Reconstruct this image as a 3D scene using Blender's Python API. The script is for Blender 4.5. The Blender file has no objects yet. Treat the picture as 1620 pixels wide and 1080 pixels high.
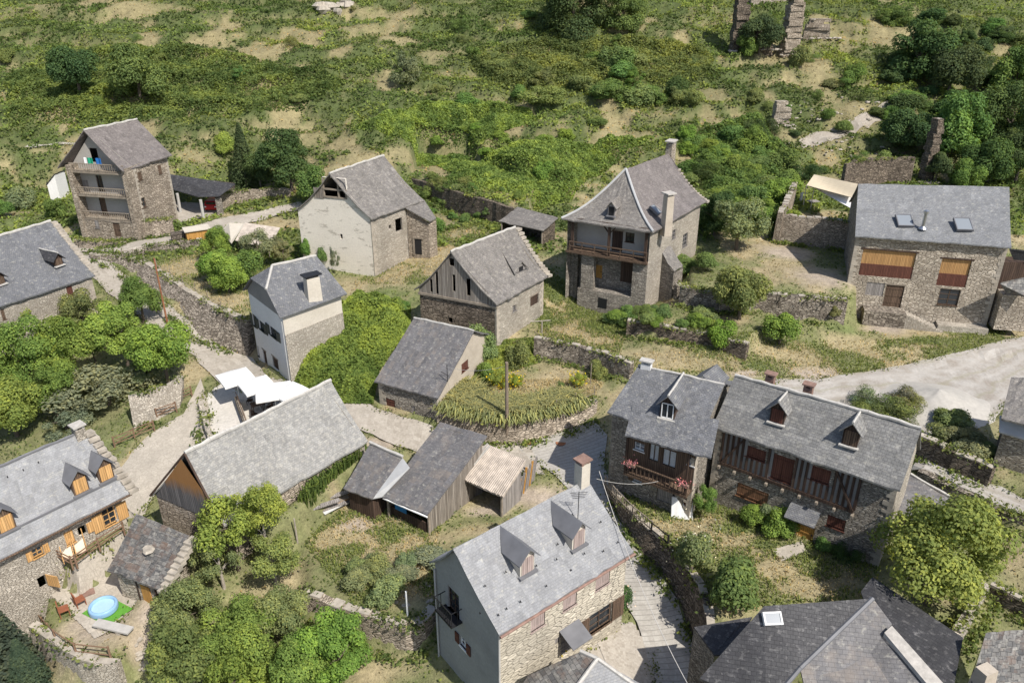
import bpy, math, random
import numpy as np
from mathutils import Vector
random.seed(7); RNG=np.random.default_rng(7)
S=bpy.context.scene; C=S.collection; R=math.radians
# ---------------------------------------------------------------- camera, sky, sun, exposure
FPX,TH,ZC=1270.0,R(26.0),38.0
cam=bpy.data.objects.new('camera',bpy.data.cameras.new('camera')); C.objects.link(cam)
cam.location=(0,0,ZC); cam.rotation_euler=(R(90)-TH,0,0)
cam.data.sensor_width=36; cam.data.lens=36*FPX/1620; cam.data.clip_end=2000; S.camera=cam
SUN_EL,SUN_AZ=R(51),R(138)          # azimuth clockwise from +Y
sd=Vector((math.sin(SUN_AZ)*math.cos(SUN_EL),math.cos(SUN_AZ)*math.cos(SUN_EL),math.sin(SUN_EL)))
W=bpy.data.worlds.new('World'); S.world=W; W.use_nodes=True
sk=W.node_tree.nodes.new('ShaderNodeTexSky'); sk.sky_type='NISHITA'; sk.sun_disc=False
sk.sun_elevation=SUN_EL; sk.sun_rotation=SUN_AZ; sk.altitude=900; sk.dust_density=2.5; sk.ozone_density=0.5
bg=W.node_tree.nodes['Background']; W.node_tree.links.new(sk.outputs[0],bg.inputs[0]); bg.inputs[1].default_value=0.115
sl=bpy.data.lights.new('sun','SUN'); sl.energy=4.4; sl.angle=R(0.5); sl.color=(1,.955,.885)
so=bpy.data.objects.new('sun',sl); C.objects.link(so); so.rotation_euler=sd.to_track_quat('Z','Y').to_euler(); so.location=(60,-60,90)
S.view_settings.view_transform='Standard'; S.view_settings.look='None'; S.view_settings.exposure=0.42; S.view_settings.gamma=1
try: S.cycles.max_bounces=5; S.cycles.diffuse_bounces=3; S.cycles.transparent_max_bounces=4; S.cycles.use_denoising=True
except Exception: pass

# ---------------------------------------------------------------- pixel <-> world
ST,CT=math.sin(TH),math.cos(TH)
def ray(px,py):
    u=(px-810)/FPX; v=(540-py)/FPX
    return np.array([u,CT+v*ST,-ST+v*CT])
def P(px,py,z):
    d=ray(px,py); t=(z-ZC)/d[2]
    return np.array([d[0]*t,d[1]*t,z])
def depth(p): return p[1]*CT-(p[2]-ZC)*ST
def mpp(p): return depth(p)/FPX                      # metres per photo pixel there
def lift(p,py):                                      # z above ground point p that projects to row py
    v=(540-py)/FPX; # up/dep=v ; up=y*ST+(z-ZC)*CT ; dep=y*CT-(z-ZC)*ST
    return ZC+p[1]*(v*CT-ST)/(CT+v*ST)
def onplane(px,py,o,n):
    d=ray(px,py); o=np.asarray(o,float)-np.array([0,0,ZC]); n=np.asarray(n,float)
    return np.array([0,0,ZC])+d*(o@n)/(d@n)

# ---------------------------------------------------------------- numpy noise
def vnoise(x,y,seed=0):
    x=np.asarray(x,float); y=np.asarray(y,float)
    i=np.floor(x).astype(np.int64); j=np.floor(y).astype(np.int64); fx=x-i; fy=y-j
    fx=fx*fx*(3-2*fx); fy=fy*fy*(3-2*fy)
    def h(a,b):
        n=(a*374761393+b*668265263+seed*1442695)&0xffffffff
        n=((n^(n>>13))*1274126177)&0xffffffff; n=n^(n>>16)
        return (n&0xffff)/65535.0
    return (h(i,j)*(1-fx)+h(i+1,j)*fx)*(1-fy)+(h(i,j+1)*(1-fx)+h(i+1,j+1)*fx)*fy
def fbm(x,y,s=0,o=4):
    r=0;a=.5;t=0
    for k in range(o):
        r=r+a*vnoise(x*2**k,y*2**k,s+k*17); t+=a; a*=.55
    return r/t

# ---------------------------------------------------------------- terrain height
CTL=[(1090,1078,-1.2),(1050,980,-.2),(1010,900,.3),(940,1000,.6),(860,1060,.5),
(880,715,1.6),(930,690,2.0),(830,740,1.5),(760,700,1.6),(690,690,1.8),(620,670,2.2),(560,645,2.6),(500,610,2.6),(420,604,2.5),(350,570,2.6),
(310,540,3.1),(200,455,4.3),(165,420,5),(130,390,4.9),(250,378,5.4),(340,352,6.2),(440,335,6.5),(965,760,1.7),(985,820,.7),
(320,640,2.4),(270,700,1.9),(200,750,1.5),(230,775,1.3),(250,880,.6),(170,940,.3),(130,1000,.2),(250,990,0),(60,1070,-3),(200,1075,-2.2),
(100,600,1.5),(30,680,.5),(250,560,3),(20,490,3),(150,500,3.8),(60,470,3.6),
(560,870,1.2),(640,800,1.3),(700,900,1.0),(520,800,1.4),(760,800,1.2),(800,770,1.3),(600,1065,-1.8),(350,1000,-.8),(420,870,.9),(480,1060,-1.6),
(720,650,3.4),(800,620,3.7),(880,610,3.7),(940,620,3.5),(820,570,4.1),(760,590,4.1),
(560,540,4.2),(500,590,3.4),(600,480,5.2),(470,560,3.6),(600,600,3.0),(620,440,5.5),(700,370,6),(760,360,6),(600,445,5.3),(540,450,5.2),
(300,430,5.4),(270,400,5.7),(360,400,5.7),(350,470,5.3),(470,450,5.3),
(880,470,5.0),(900,515,4.5),(960,530,4.4),(850,420,6),(880,400,6.2),(1030,500,4.7),
(1100,440,7.4),(1150,430,7.9),(1260,420,8.3),(1320,460,8.0),(1060,475,6.0),(1150,500,6.2),(1240,500,5.8),
(1100,570,4.6),(1050,590,4.4),(1250,560,4.7),(1350,530,4.7),(1500,560,4.2),(1600,540,4.3),(1400,600,4.1),(1300,620,4.1),(1480,640,3.9),(1550,640,4.0),(1450,690,4.0),(1100,620,4.0),
(1480,740,4.1),(1560,780,4.2),(1620,820,4.2),(1600,890,2.3),(1500,900,2.0),(1150,870,2.0),(1320,900,2.0),(1040,820,2.0),(1640,505,4.8),(1400,1000,1.5),(1600,1000,1.8),
(60,290,7.5),(40,340,6.0),(750,270,9.0),(800,335,6.3),(700,325,6.2),(1130,330,8.5),(1230,290,9.3),(1250,330,8.6),(1610,320,9.0),(870,345,6.4),(960,290,8.6),
(420,300,8.0),(400,280,8.6),(480,270,8.9),(300,330,6.3),(380,320,7.0),
(0,1250,-4),(800,1300,-2.5),(1620,1250,-1),(-300,800,0),(1950,800,3),(1950,600,5.5)]
cw=[P(a,b,z) for a,b,z in CTL]
cw+=[np.array(t,float) for t in [(-26.8,69,2.0),(-25.3,69.3,2.0),(-21.4,64.6,2.6),(7,77.6,4.0),(11.8,75.2,4.0),(15.4,76.9,4.7),(-3.5,68.2,4.6),(-15.1,84,4.9),(-46.4,93.5,5.8),(-56.4,98.4,4.7),(-49.3,96.9,5.0),(-140,90,4),(150,90,8),(-190,150,24),(190,150,24),(0,260,63),(-200,260,63),(200,260,63),(-90,30,-6),(90,30,0)]]
cw+=[np.array((x+((j%2)*9.),y,8.8+.36*(y-107)+(0.6 if x>20 else 0))) for x in range(-130,131,26) for j,y in enumerate((113,122,134,148,165,188))]
cw=np.array(cw); SC=50.0
def _U(r2): return np.where(r2>1e-12,0.5*r2*np.log(np.maximum(r2,1e-12)),0)
_n=len(cw); _xy=cw[:,:2]/SC
_K=_U(((_xy[:,None]-_xy[None])**2).sum(-1))+np.eye(_n)*1.2e-3
_Pm=np.c_[np.ones(_n),_xy]
_A=np.block([[_K,_Pm],[_Pm.T,np.zeros((3,3))]])
_w=np.linalg.solve(_A,np.r_[cw[:,2],0,0,0])
def tps(x,y):
    x=np.atleast_1d(np.asarray(x,float)); y=np.atleast_1d(np.asarray(y,float)); out=np.empty(x.size)
    xf=x.ravel()/SC; yf=y.ravel()/SC
    for k in range(0,x.size,20000):
        a=xf[k:k+20000]; b=yf[k:k+20000]
        r2=(a[:,None]-_xy[None,:,0])**2+(b[:,None]-_xy[None,:,1])**2
        out[k:k+20000]=_U(r2)@_w[:_n]+_w[_n]+_w[_n+1]*a+_w[_n+2]*b
    return out.reshape(x.shape)
def inpoly(x,y,poly):
    x=np.asarray(x); y=np.asarray(y); r=np.zeros(x.shape,bool); n=len(poly)
    for i in range(n):
        x0,y0=poly[i][:2]; x1,y1=poly[(i+1)%n][:2]
        c=((y0>y)!=(y1>y))&(x<(x1-x0)*(y-y0)/((y1-y0) or 1e-9)+x0); r^=c
    return r
def sdist(x,y,poly):                                 # signed distance, positive inside
    d=np.full(np.shape(x),1e9); n=len(poly)
    for i in range(n):
        a=np.array(poly[i][:2]); b=np.array(poly[(i+1)%n][:2]); e=b-a
        t=np.clip(((x-a[0])*e[0]+(y-a[1])*e[1])/(e@e+1e-9),0,1)
        d=np.minimum(d,np.hypot(x-a[0]-t*e[0],y-a[1]-t*e[1]))
    return np.where(inpoly(x,y,poly),d,-d)
def PP(z,pts): return [P(a,b,z) for a,b in pts]
TERR=[ # (polygon, height)
 (PP(2.2,[(965,762),(1000,812),(1056,862),(1100,925),(1120,990),(1209,975),(1364,945),(1545,985),(1600,900),(1575,850),(1500,800),(1430,770),(1300,720),(1150,690),(1030,700),(980,740)]),2.25),
 (PP(5.5,[(150,398),(228,415),(300,465),(384,503),(440,480),(470,420),(455,360),(390,372),(300,392)]),5.5),
 (PP(3.55,[(700,650),(745,660),(805,666),(880,653),(942,630),(985,590),(940,565),(860,550),(770,560),(735,600)]),3.6),
 (PP(1.1,[(480,942),(560,968),(640,994),(670,984),(692,962),(690,890),(780,830),(760,800),(640,830),(560,770),(480,830)]),1.1),
 (PP(6.2,[(1000,508),(1060,518),(1130,528),(1180,540),(1240,505),(1190,480),(1080,480),(1020,490)]),6.1),
 (PP(8.1,[(1085,455),(1200,462),(1260,468),(1340,474),(1345,400),(1240,370),(1150,390),(1090,420)]),8.1),
 (PP(2.45,[(314,634),(352,602),(420,600),(500,640),(430,690),(330,706)]),2.45),
 (PP(.2,[(60,985),(80,1012),(122,1044),(184,1050),(215,1000),(225,930),(170,900),(110,905),(70,940)]),.2),
 (PP(2.4,[(78,880),(118,897),(199,840),(215,800),(170,790),(40,860)]),2.4),
 (PP(3.3,[(395,838),(467,783),(583,702),(592,708),(550,750),(482,800),(420,848)]),3.3),
 (PP(4.2,[(1452,742),(1500,766),(1560,794),(1640,828),(1640,790),(1560,765),(1480,725),(1455,715)]),4.2),
 (PP(4.2,[(1346,482),(1480,506),(1612,522),(1680,540),(1660,562),(1480,560),(1350,536)]),4.3),
 (PP(8.6,[(648,281),(700,297),(760,315),(830,333),(850,300),(740,255),(660,255)]),8.7),
]
def terr_frac(x,y):
    f=(y+(fbm(x/11,y/11,6)-.5)*16+(fbm(x/2.5,y/2.5,7)-.5)*2)/8.5
    return f-np.floor(f)
def height(x,y):
    x=np.atleast_1d(np.asarray(x,float)); y=np.atleast_1d(np.asarray(y,float))
    h=tps(x,y)
    hill=np.clip((y-92)/40,0,1)
    fr=terr_frac(x,y); st_=np.clip((fr-.72)/.28,0,1); h=h+np.clip((y-104)/8,0,1)*(st_*st_*(3-2*st_)-fr)*1.5+hill*((fbm(x/9,y/9,3)-.5)*1.2+(fbm(x/2.5,y/2.5,5)-.5)*.8)+(fbm(x/3,y/3,9)-.5)*.18
    for poly,z in TERR:
        sdv=sdist(x,y,poly); t=np.clip(sdv/.5+.35,0,1); h=h*(1-t)+(z+(fbm(x/2,y/2,4)-.5)*.08)*t
    return h
def G(px,py):
    d=ray(px,py); t=np.linspace(25,420,1400)
    x=d[0]*t; y=d[1]*t; z=ZC+d[2]*t; h=height(x,y)
    k=np.argmax(z<h)
    if k==0: k=len(t)-1
    a=(z-h)[k-1]; b=(z-h)[k]; tt=t[k-1]+(t[k]-t[k-1])*a/(a-b+1e-9)
    return np.array([d[0]*tt,d[1]*tt,ZC+d[2]*tt])

# ---------------------------------------------------------------- mesh builder
class MB:
    def __init__(s): s.v=[]; s.f=[]
    def add(s,vs,fs):
        b=len(s.v); s.v+=[tuple(map(float,p)) for p in vs]; s.f+=[tuple(b+i for i in f) for f in fs]; return s
    def poly(s,pts): return s.add(pts,[tuple(range(len(pts)))])
    def frame(s,o,U,N,u0,u1,v0,v1,n0,n1):            # box in the (U, up, N) frame at o
        o=np.asarray(o,float); U=np.asarray(U,float); N=np.asarray(N,float); Z=np.array([0,0,1.])
        p=lambda u,v,n:o+U*u+Z*v+N*n
        V=[p(u,v,n) for u in(u0,u1) for v in(v0,v1) for n in(n0,n1)]
        return s.add(V,[(0,1,3,2),(4,6,7,5),(0,4,5,1),(2,3,7,6),(0,2,6,4),(1,5,7,3)])
    def box(s,c,size,rz=0,taper=1.0):
        x,y,z=size; cs,sn=math.cos(rz),math.sin(rz); V=[]
        for dz in(0,1):
            k=1 if dz==0 else taper
            for dx,dy in((-.5,-.5),(.5,-.5),(.5,.5),(-.5,.5)):
                a,b=dx*x*k,dy*y*k; V.append((c[0]+a*cs-b*sn,c[1]+a*sn+b*cs,c[2]+dz*z))
        return s.add(V,[(0,3,2,1),(4,5,6,7),(0,1,5,4),(1,2,6,5),(2,3,7,6),(3,0,4,7)])
    def bar(s,a,b,r,n=4,r2=None):                    # prism / tapered rod from a to b
        a=Vector(a); b=Vector(b); d=(b-a); r2=r if r2 is None else r2
        if d.length<1e-6: return s
        q=d.to_track_quat('Z','Y'); V=[]
        for c,rr in((a,r),(b,r2)):
            for k in range(n):
                t=2*math.pi*(k+.5)/n; V.append(c+q@Vector((rr*math.cos(t),rr*math.sin(t),0)))
        return s.add(V,[(k,(k+1)%n,n+(k+1)%n,n+k) for k in range(n)]+[tuple(range(n-1,-1,-1)),tuple(range(n,2*n))])
    def tube(s,pts,r,n=6):
        for i in range(len(pts)-1):
            r0=r[i] if isinstance(r,(list,tuple)) else r; r1=r[i+1] if isinstance(r,(list,tuple)) else r
            s.bar(pts[i],pts[i+1],r0,n,r1)
        return s
    def lathe(s,c,prof,n=16,sx=1,sy=1,rz=0):
        V=[];F=[]; cs,sn=math.cos(rz),math.sin(rz)
        for r,z in prof:
            for k in range(n):
                t=2*math.pi*k/n; x,y=r*math.cos(t)*sx,r*math.sin(t)*sy; V.append((c[0]+x*cs-y*sn,c[1]+x*sn+y*cs,c[2]+z))
        for i in range(len(prof)-1):
            for k in range(n): F.append((i*n+k,i*n+(k+1)%n,(i+1)*n+(k+1)%n,(i+1)*n+k))
        F.append(tuple(range((len(prof)-1)*n,len(prof)*n))); F.append(tuple(range(n-1,-1,-1)))
        return s.add(V,F)
    def grid(s,fn,nu,nv):                            # fn(i/nu, j/nv) -> point
        V=[fn(i/nu,j/nv) for j in range(nv+1) for i in range(nu+1)]; w=nu+1
        return s.add(V,[(j*w+i,j*w+i+1,(j+1)*w+i+1,(j+1)*w+i) for j in range(nv) for i in range(nu)])
    def rock(s,c,r,flat=.6,rng=random):
        V=[];n=7; ph=rng.random()*6
        for z,k in((-.8,.6),(-.1,1.),(.55,.75)):
            for i in range(n):
                t=2*math.pi*i/n+ph; q=r*k*(.75+.5*rng.random()); V.append((c[0]+q*math.cos(t),c[1]+q*math.sin(t),c[2]+z*r*flat*(.8+.4*rng.random())))
        F=[(j*n+i,j*n+(i+1)%n,(j+1)*n+(i+1)%n,(j+1)*n+i) for j in range(2) for i in range(n)]+[tuple(range(2*n,3*n)),tuple(range(n-1,-1,-1))]
        return s.add(V,F)
    def build(s,name,m,parent=None,smooth=False):
        org=np.zeros(3); q=parent
        while q is not None: org=org+np.array(q.location); q=q.parent
        me=bpy.data.meshes.new(name); v=np.array(s.v,float).reshape(-1,3)
        me.from_pydata((v-org).tolist(),[],s.f); me.materials.append(m)
        nl=len(me.loops); me.update()
        nrm=np.empty(len(me.polygons)*3); me.polygons.foreach_get('normal',nrm); nrm=nrm.reshape(-1,3)
        lt=np.empty(len(me.polygons),int); me.polygons.foreach_get('loop_total',lt); ln=np.repeat(nrm,lt,0)
        li=np.empty(nl,int); me.loops.foreach_get('vertex_index',li); p=v[li]
        hz=np.hypot(ln[:,0],ln[:,1]); flat=hz<.12; hz=np.maximum(hz,1e-6)
        U=np.c_[-ln[:,1]/hz,ln[:,0]/hz,0*hz]; U[flat]=(1,0,0); V=np.cross(ln,U)
        uv=np.c_[(p*U).sum(1),(p*V).sum(1)]
        me.uv_layers.new(name='UVMap').data.foreach_set('uv',uv.astype(np.float32).ravel())
        if smooth: me.polygons.foreach_set('use_smooth',[True]*len(me.polygons))
        o=bpy.data.objects.new(name,me); C.objects.link(o)
        if parent is not None: o.parent=parent
        return o
def tag(o,label=None,cat=None,group=None,kind=None):
    if label: o['label']=label
    if cat: o['category']=cat
    if group: o['group']=group
    if kind: o['kind']=kind
    return o
def thing(name,label,cat,loc=(0,0,0),group=None,rz=0):
    o=bpy.data.objects.new(name,None); C.objects.link(o); o.location=[float(a) for a in loc]; o.rotation_euler=(0,0,rz); o.empty_display_size=.3
    return tag(o,label,cat,group)
def copy_tree(o,parent=None):
    c=o.copy(); C.objects.link(c)
    if parent: c.parent=parent
    for ch in [x for x in bpy.data.objects if x.parent==o]: copy_tree(ch,c)
    return c

# ---------------------------------------------------------------- materials
class NT:
    def __init__(s,name):
        s.m=bpy.data.materials.new(name); s.m.use_nodes=True; s.t=s.m.node_tree; s.b=s.t.nodes['Principled BSDF']
        s.b.inputs['Specular IOR Level'].default_value=.25
    def n(s,typ,**k):
        x=s.t.nodes.new('ShaderNode'+typ)
        for a,b in k.items():
            if a.startswith('i_'):
                key=a[2:]; key=int(key) if key.isdigit() else key.replace('_',' ')
                if isinstance(b,bpy.types.NodeSocket): s.t.links.new(b,x.inputs[key])
                else: x.inputs[key].default_value=b
            else: setattr(x,a,b)
        return x
    def l(s,a,b): s.t.links.new(a,b)
    def uv(s,sx=1,sy=1,sz=1,coord='UV',loc=(0,0,0)):
        tc=s.n('TexCoord'); mp=s.n('Mapping'); s.l(tc.outputs[coord],mp.inputs[0]); mp.inputs['Scale'].default_value=(sx,sy,sz); mp.inputs['Location'].default_value=loc
        return mp.outputs[0]
    def noise(s,vec,scale,detail=4,rough=.6): 
        x=s.n('TexNoise',i_Scale=scale,i_Detail=detail,i_Roughness=rough); s.l(vec,x.inputs['Vector']); return x.outputs['Fac']
    def ramp(s,fac,stops):
        x=s.n('ValToRGB'); s.l(fac,x.inputs[0]); e=x.color_ramp.elements
        while len(e)<len(stops): e.new(.5)
        for q,(p,c) in zip(e,stops): q.position=p; q.color=(*(c if hasattr(c,'__len__') else (c,c,c)),1)
        return x.outputs[0]
    def mix(s,fac,a,b,mode='MIX'):
        x=s.n('Mix',data_type='RGBA',blend_type=mode)
        for i,q in((0,fac),(6,a),(7,b)):
            if isinstance(q,bpy.types.NodeSocket): s.l(q,x.inputs[i])
            else: x.inputs[i].default_value=q if i==0 else (*q,1)
        return x.outputs[2]
    def math(s,op,a,b=0.):
        x=s.n('Math',operation=op)
        for i,q in((0,a),(1,b)):
            if isinstance(q,bpy.types.NodeSocket): s.l(q,x.inputs[i])
            else: x.inputs[i].default_value=q
        return x.outputs[0]
    def fin(s,col,rough=.85,bump=None,strength=.5,dist=.05):
        if isinstance(col,bpy.types.NodeSocket): s.l(col,s.b.inputs['Base Color'])
        else: s.b.inputs['Base Color'].default_value=(*col,1)
        s.b.inputs['Roughness'].default_value=rough
        if bump is not None:
            b=s.n('Bump',i_Strength=strength,i_Distance=dist); s.l(bump,b.inputs['Height']); s.l(b.outputs[0],s.b.inputs['Normal'])
        return s.m
def plain(name,c,rough=.8,var=.25,scale=3.,metal=0):
    t=NT(name); v=t.uv(coord='Object'); n=t.noise(v,scale); k=t.ramp(n,[(.25,1-var),(.75,1+var)])
    m=t.fin(t.mix(1.,c,k,'MULTIPLY'),rough,n,.15); t.b.inputs['Metallic'].default_value=metal; return m
def stone(name,c1,c2,gap,su=3.0,sv=8.0,stain=None,gapw=.07,warp=.3):
    t=NT(name); v0=t.uv(); 
    nz=t.n('TexNoise',i_Scale=1.1,i_Detail=2.); t.l(v0,nz.inputs['Vector'])
    w=t.n('VectorMath',operation='MULTIPLY_ADD'); t.l(nz.outputs['Color'],w.inputs[0]); w.inputs[1].default_value=(warp,warp,0); t.l(v0,w.inputs[2])
    mp=t.n('Mapping'); t.l(w.outputs[0],mp.inputs[0]); mp.inputs['Scale'].default_value=(su,sv,1)
    vo=t.n('TexVoronoi',voronoi_dimensions='2D',feature='F1',i_Scale=1.); t.l(mp.outputs[0],vo.inputs['Vector'])
    ve=t.n('TexVoronoi',voronoi_dimensions='2D',feature='DISTANCE_TO_EDGE',i_Scale=1.); t.l(mp.outputs[0],ve.inputs['Vector'])
    sp=t.n('SeparateColor'); t.l(vo.outputs['Color'],sp.inputs[0])
    mid=tuple((a+b)/2 for a,b in zip(c1,c2))
    col=t.ramp(sp.outputs[0],[(0,c1),(.45,mid),(.8,c2),(1,tuple(min(1,x*1.25) for x in c2))])
    big=t.noise(v0,.35,5); col=t.mix(1.,col,t.ramp(big,[(.3,.72),(.7,1.22)]),'MULTIPLY')
    fine=t.noise(v0,9,3); col=t.mix(1.,col,t.ramp(fine,[(.3,.85),(.7,1.13)]),'MULTIPLY')
    if stain is not None:
        col=t.mix(t.ramp(t.noise(v0,.8,5),[(.5,0),(.68,.75)]),col,stain)
    e=t.ramp(ve.outputs['Distance'],[(0,0.),(gapw,.55),(gapw*2.6,1.)])
    col=t.mix(e,gap,col)
    return t.fin(col,.93,t.math('ADD',e,t.math('MULTIPLY',sp.outputs[1],.6)),.85,.07)
def slate(name,c1,c2,row=.2,w=.26,spot=.0,spotc=(.42,.40,.34),blotch=.25,blc=None,gapk=.45):
    t=NT(name); v=t.uv(); 
    br=t.n('TexBrick',offset=.5,i_Color1=(*c1,1),i_Color2=(*c2,1),i_Mortar=(*[x*gapk for x in c1],1),i_Scale=1.,i_Mortar_Size=.012,i_Mortar_Smooth=.3,i_Bias=0.,i_Brick_Width=w,i_Row_Height=row); t.l(v,br.inputs['Vector'])
    col=br.outputs['Color']
    wn=t.n('TexVoronoi',voronoi_dimensions='2D',i_Scale=1.); mp=t.uv(1/w*.9,1/row*.9); t.l(mp,wn.inputs['Vector']); sp=t.n('SeparateColor'); t.l(wn.outputs['Color'],sp.inputs[0])
    col=t.mix(1.,col,t.ramp(sp.outputs[1],[(0,.93),(.6,1.0),(1,1.07)]),'MULTIPLY')
    if spot>0: col=t.mix(t.ramp(t.noise(t.uv(2.6,3.4,loc=(3,5,0)),1.,3,.7),[(.56-spot*.5,0),(.74-spot*.5,.6)]),col,spotc)
    big=t.noise(v,.28,6,.65); col=t.mix(1.,col,t.ramp(big,[(.3,1-blotch),(.7,1+blotch)]),'MULTIPLY')
    str_=t.noise(t.uv(1.6,.25),1.,4); col=t.mix(1.,col,t.ramp(str_,[(.35,.88),(.65,1.1)]),'MULTIPLY')
    if blc is not None: col=t.mix(t.ramp(t.noise(v,.5,6,.7),[(.5,0),(.66,.7)]),col,blc)
    h=t.math('ADD',br.outputs['Fac'],t.math('MULTIPLY',sp.outputs[2],-.8))
    return t.fin(col,.62,h,.5,-.03)
def planks(name,c1,c2,w=.16,gap=.25,top=None):
    t=NT(name); v=t.uv()
    br=t.n('TexBrick',offset=0.,i_Color1=(*c1,1),i_Color2=(*c2,1),i_Mortar=(*[x*gap for x in c1],1),i_Scale=1.,i_Mortar_Size=.014,i_Mortar_Smooth=.2,i_Brick_Width=w,i_Row_Height=60.); t.l(v,br.inputs['Vector'])
    col=t.mix(1.,br.outputs['Color'],t.ramp(t.noise(t.uv(9,.7),1.,4),[(.3,.7),(.7,1.3)]),'MULTIPLY')
    if top: # (z0,z1,colour): bare wood where the rain does not reach under the verge
        sx=t.n('SeparateXYZ'); t.l(v,sx.inputs[0]); hz=t.math('ADD',sx.outputs[1],t.math('MULTIPLY',t.noise(t.uv(4,.6),1.,3),1.6)); col=t.mix(t.ramp(t.math('DIVIDE',hz,12.),[(6.3/12,0),(7.3/12,.9)]),col,top)
    return t.fin(col,.85,br.outputs['Fac'],.4,-.02)
def plaster(name,c,stain,amt=.5,scale=.5,under=None):
    t=NT(name); v=t.uv(); n=t.noise(v,scale,7,.65); f=t.noise(v,6,4)
    col=t.mix(t.ramp(n,[(.42,0),(.75,amt)]),c,stain)
    col=t.mix(1.,col,t.ramp(f,[(.3,.9),(.7,1.07)]),'MULTIPLY')
    if under is not None: col=t.mix(t.ramp(t.noise(t.uv(1,2.2),.55,6,.7),[(.56,0),(.6,.9)]),col,under)
    return t.fin(col,.9,t.math('ADD',n,f),.3,.03)
def leafmat(name,trans=.42):
    t=NT(name); oi=t.n('ObjectInfo'); at=t.n('Attribute',attribute_name='rv')
    col=t.mix(1.,oi.outputs['Color'],t.ramp(at.outputs['Fac'],[(0,(.42,.5,.5)),(.5,(1,1,1)),(1,(1.75,1.55,1.15))]),'MULTIPLY')
    hs=t.n('HueSaturation',i_Hue=.5); t.l(col,hs.inputs['Color']); col=hs.outputs[0]
    d=t.n('BsdfDiffuse'); tr=t.n('BsdfTranslucent'); mx=t.n('MixShader',i_0=trans)
    t.l(col,d.inputs[0]); t.l(t.mix(1.,col,(1.15,1.1,.6),'MULTIPLY'),tr.inputs[0]); t.l(d.outputs[0],mx.inputs[1]); t.l(tr.outputs[0],mx.inputs[2])
    t.l(mx.outputs[0],t.t.nodes['Material Output'].inputs[0]); return t.m
def glassmat(name,c):
    t=NT(name); m=t.fin(c,.12); t.b.inputs['Specular IOR Level'].default_value=.6; return m
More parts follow.
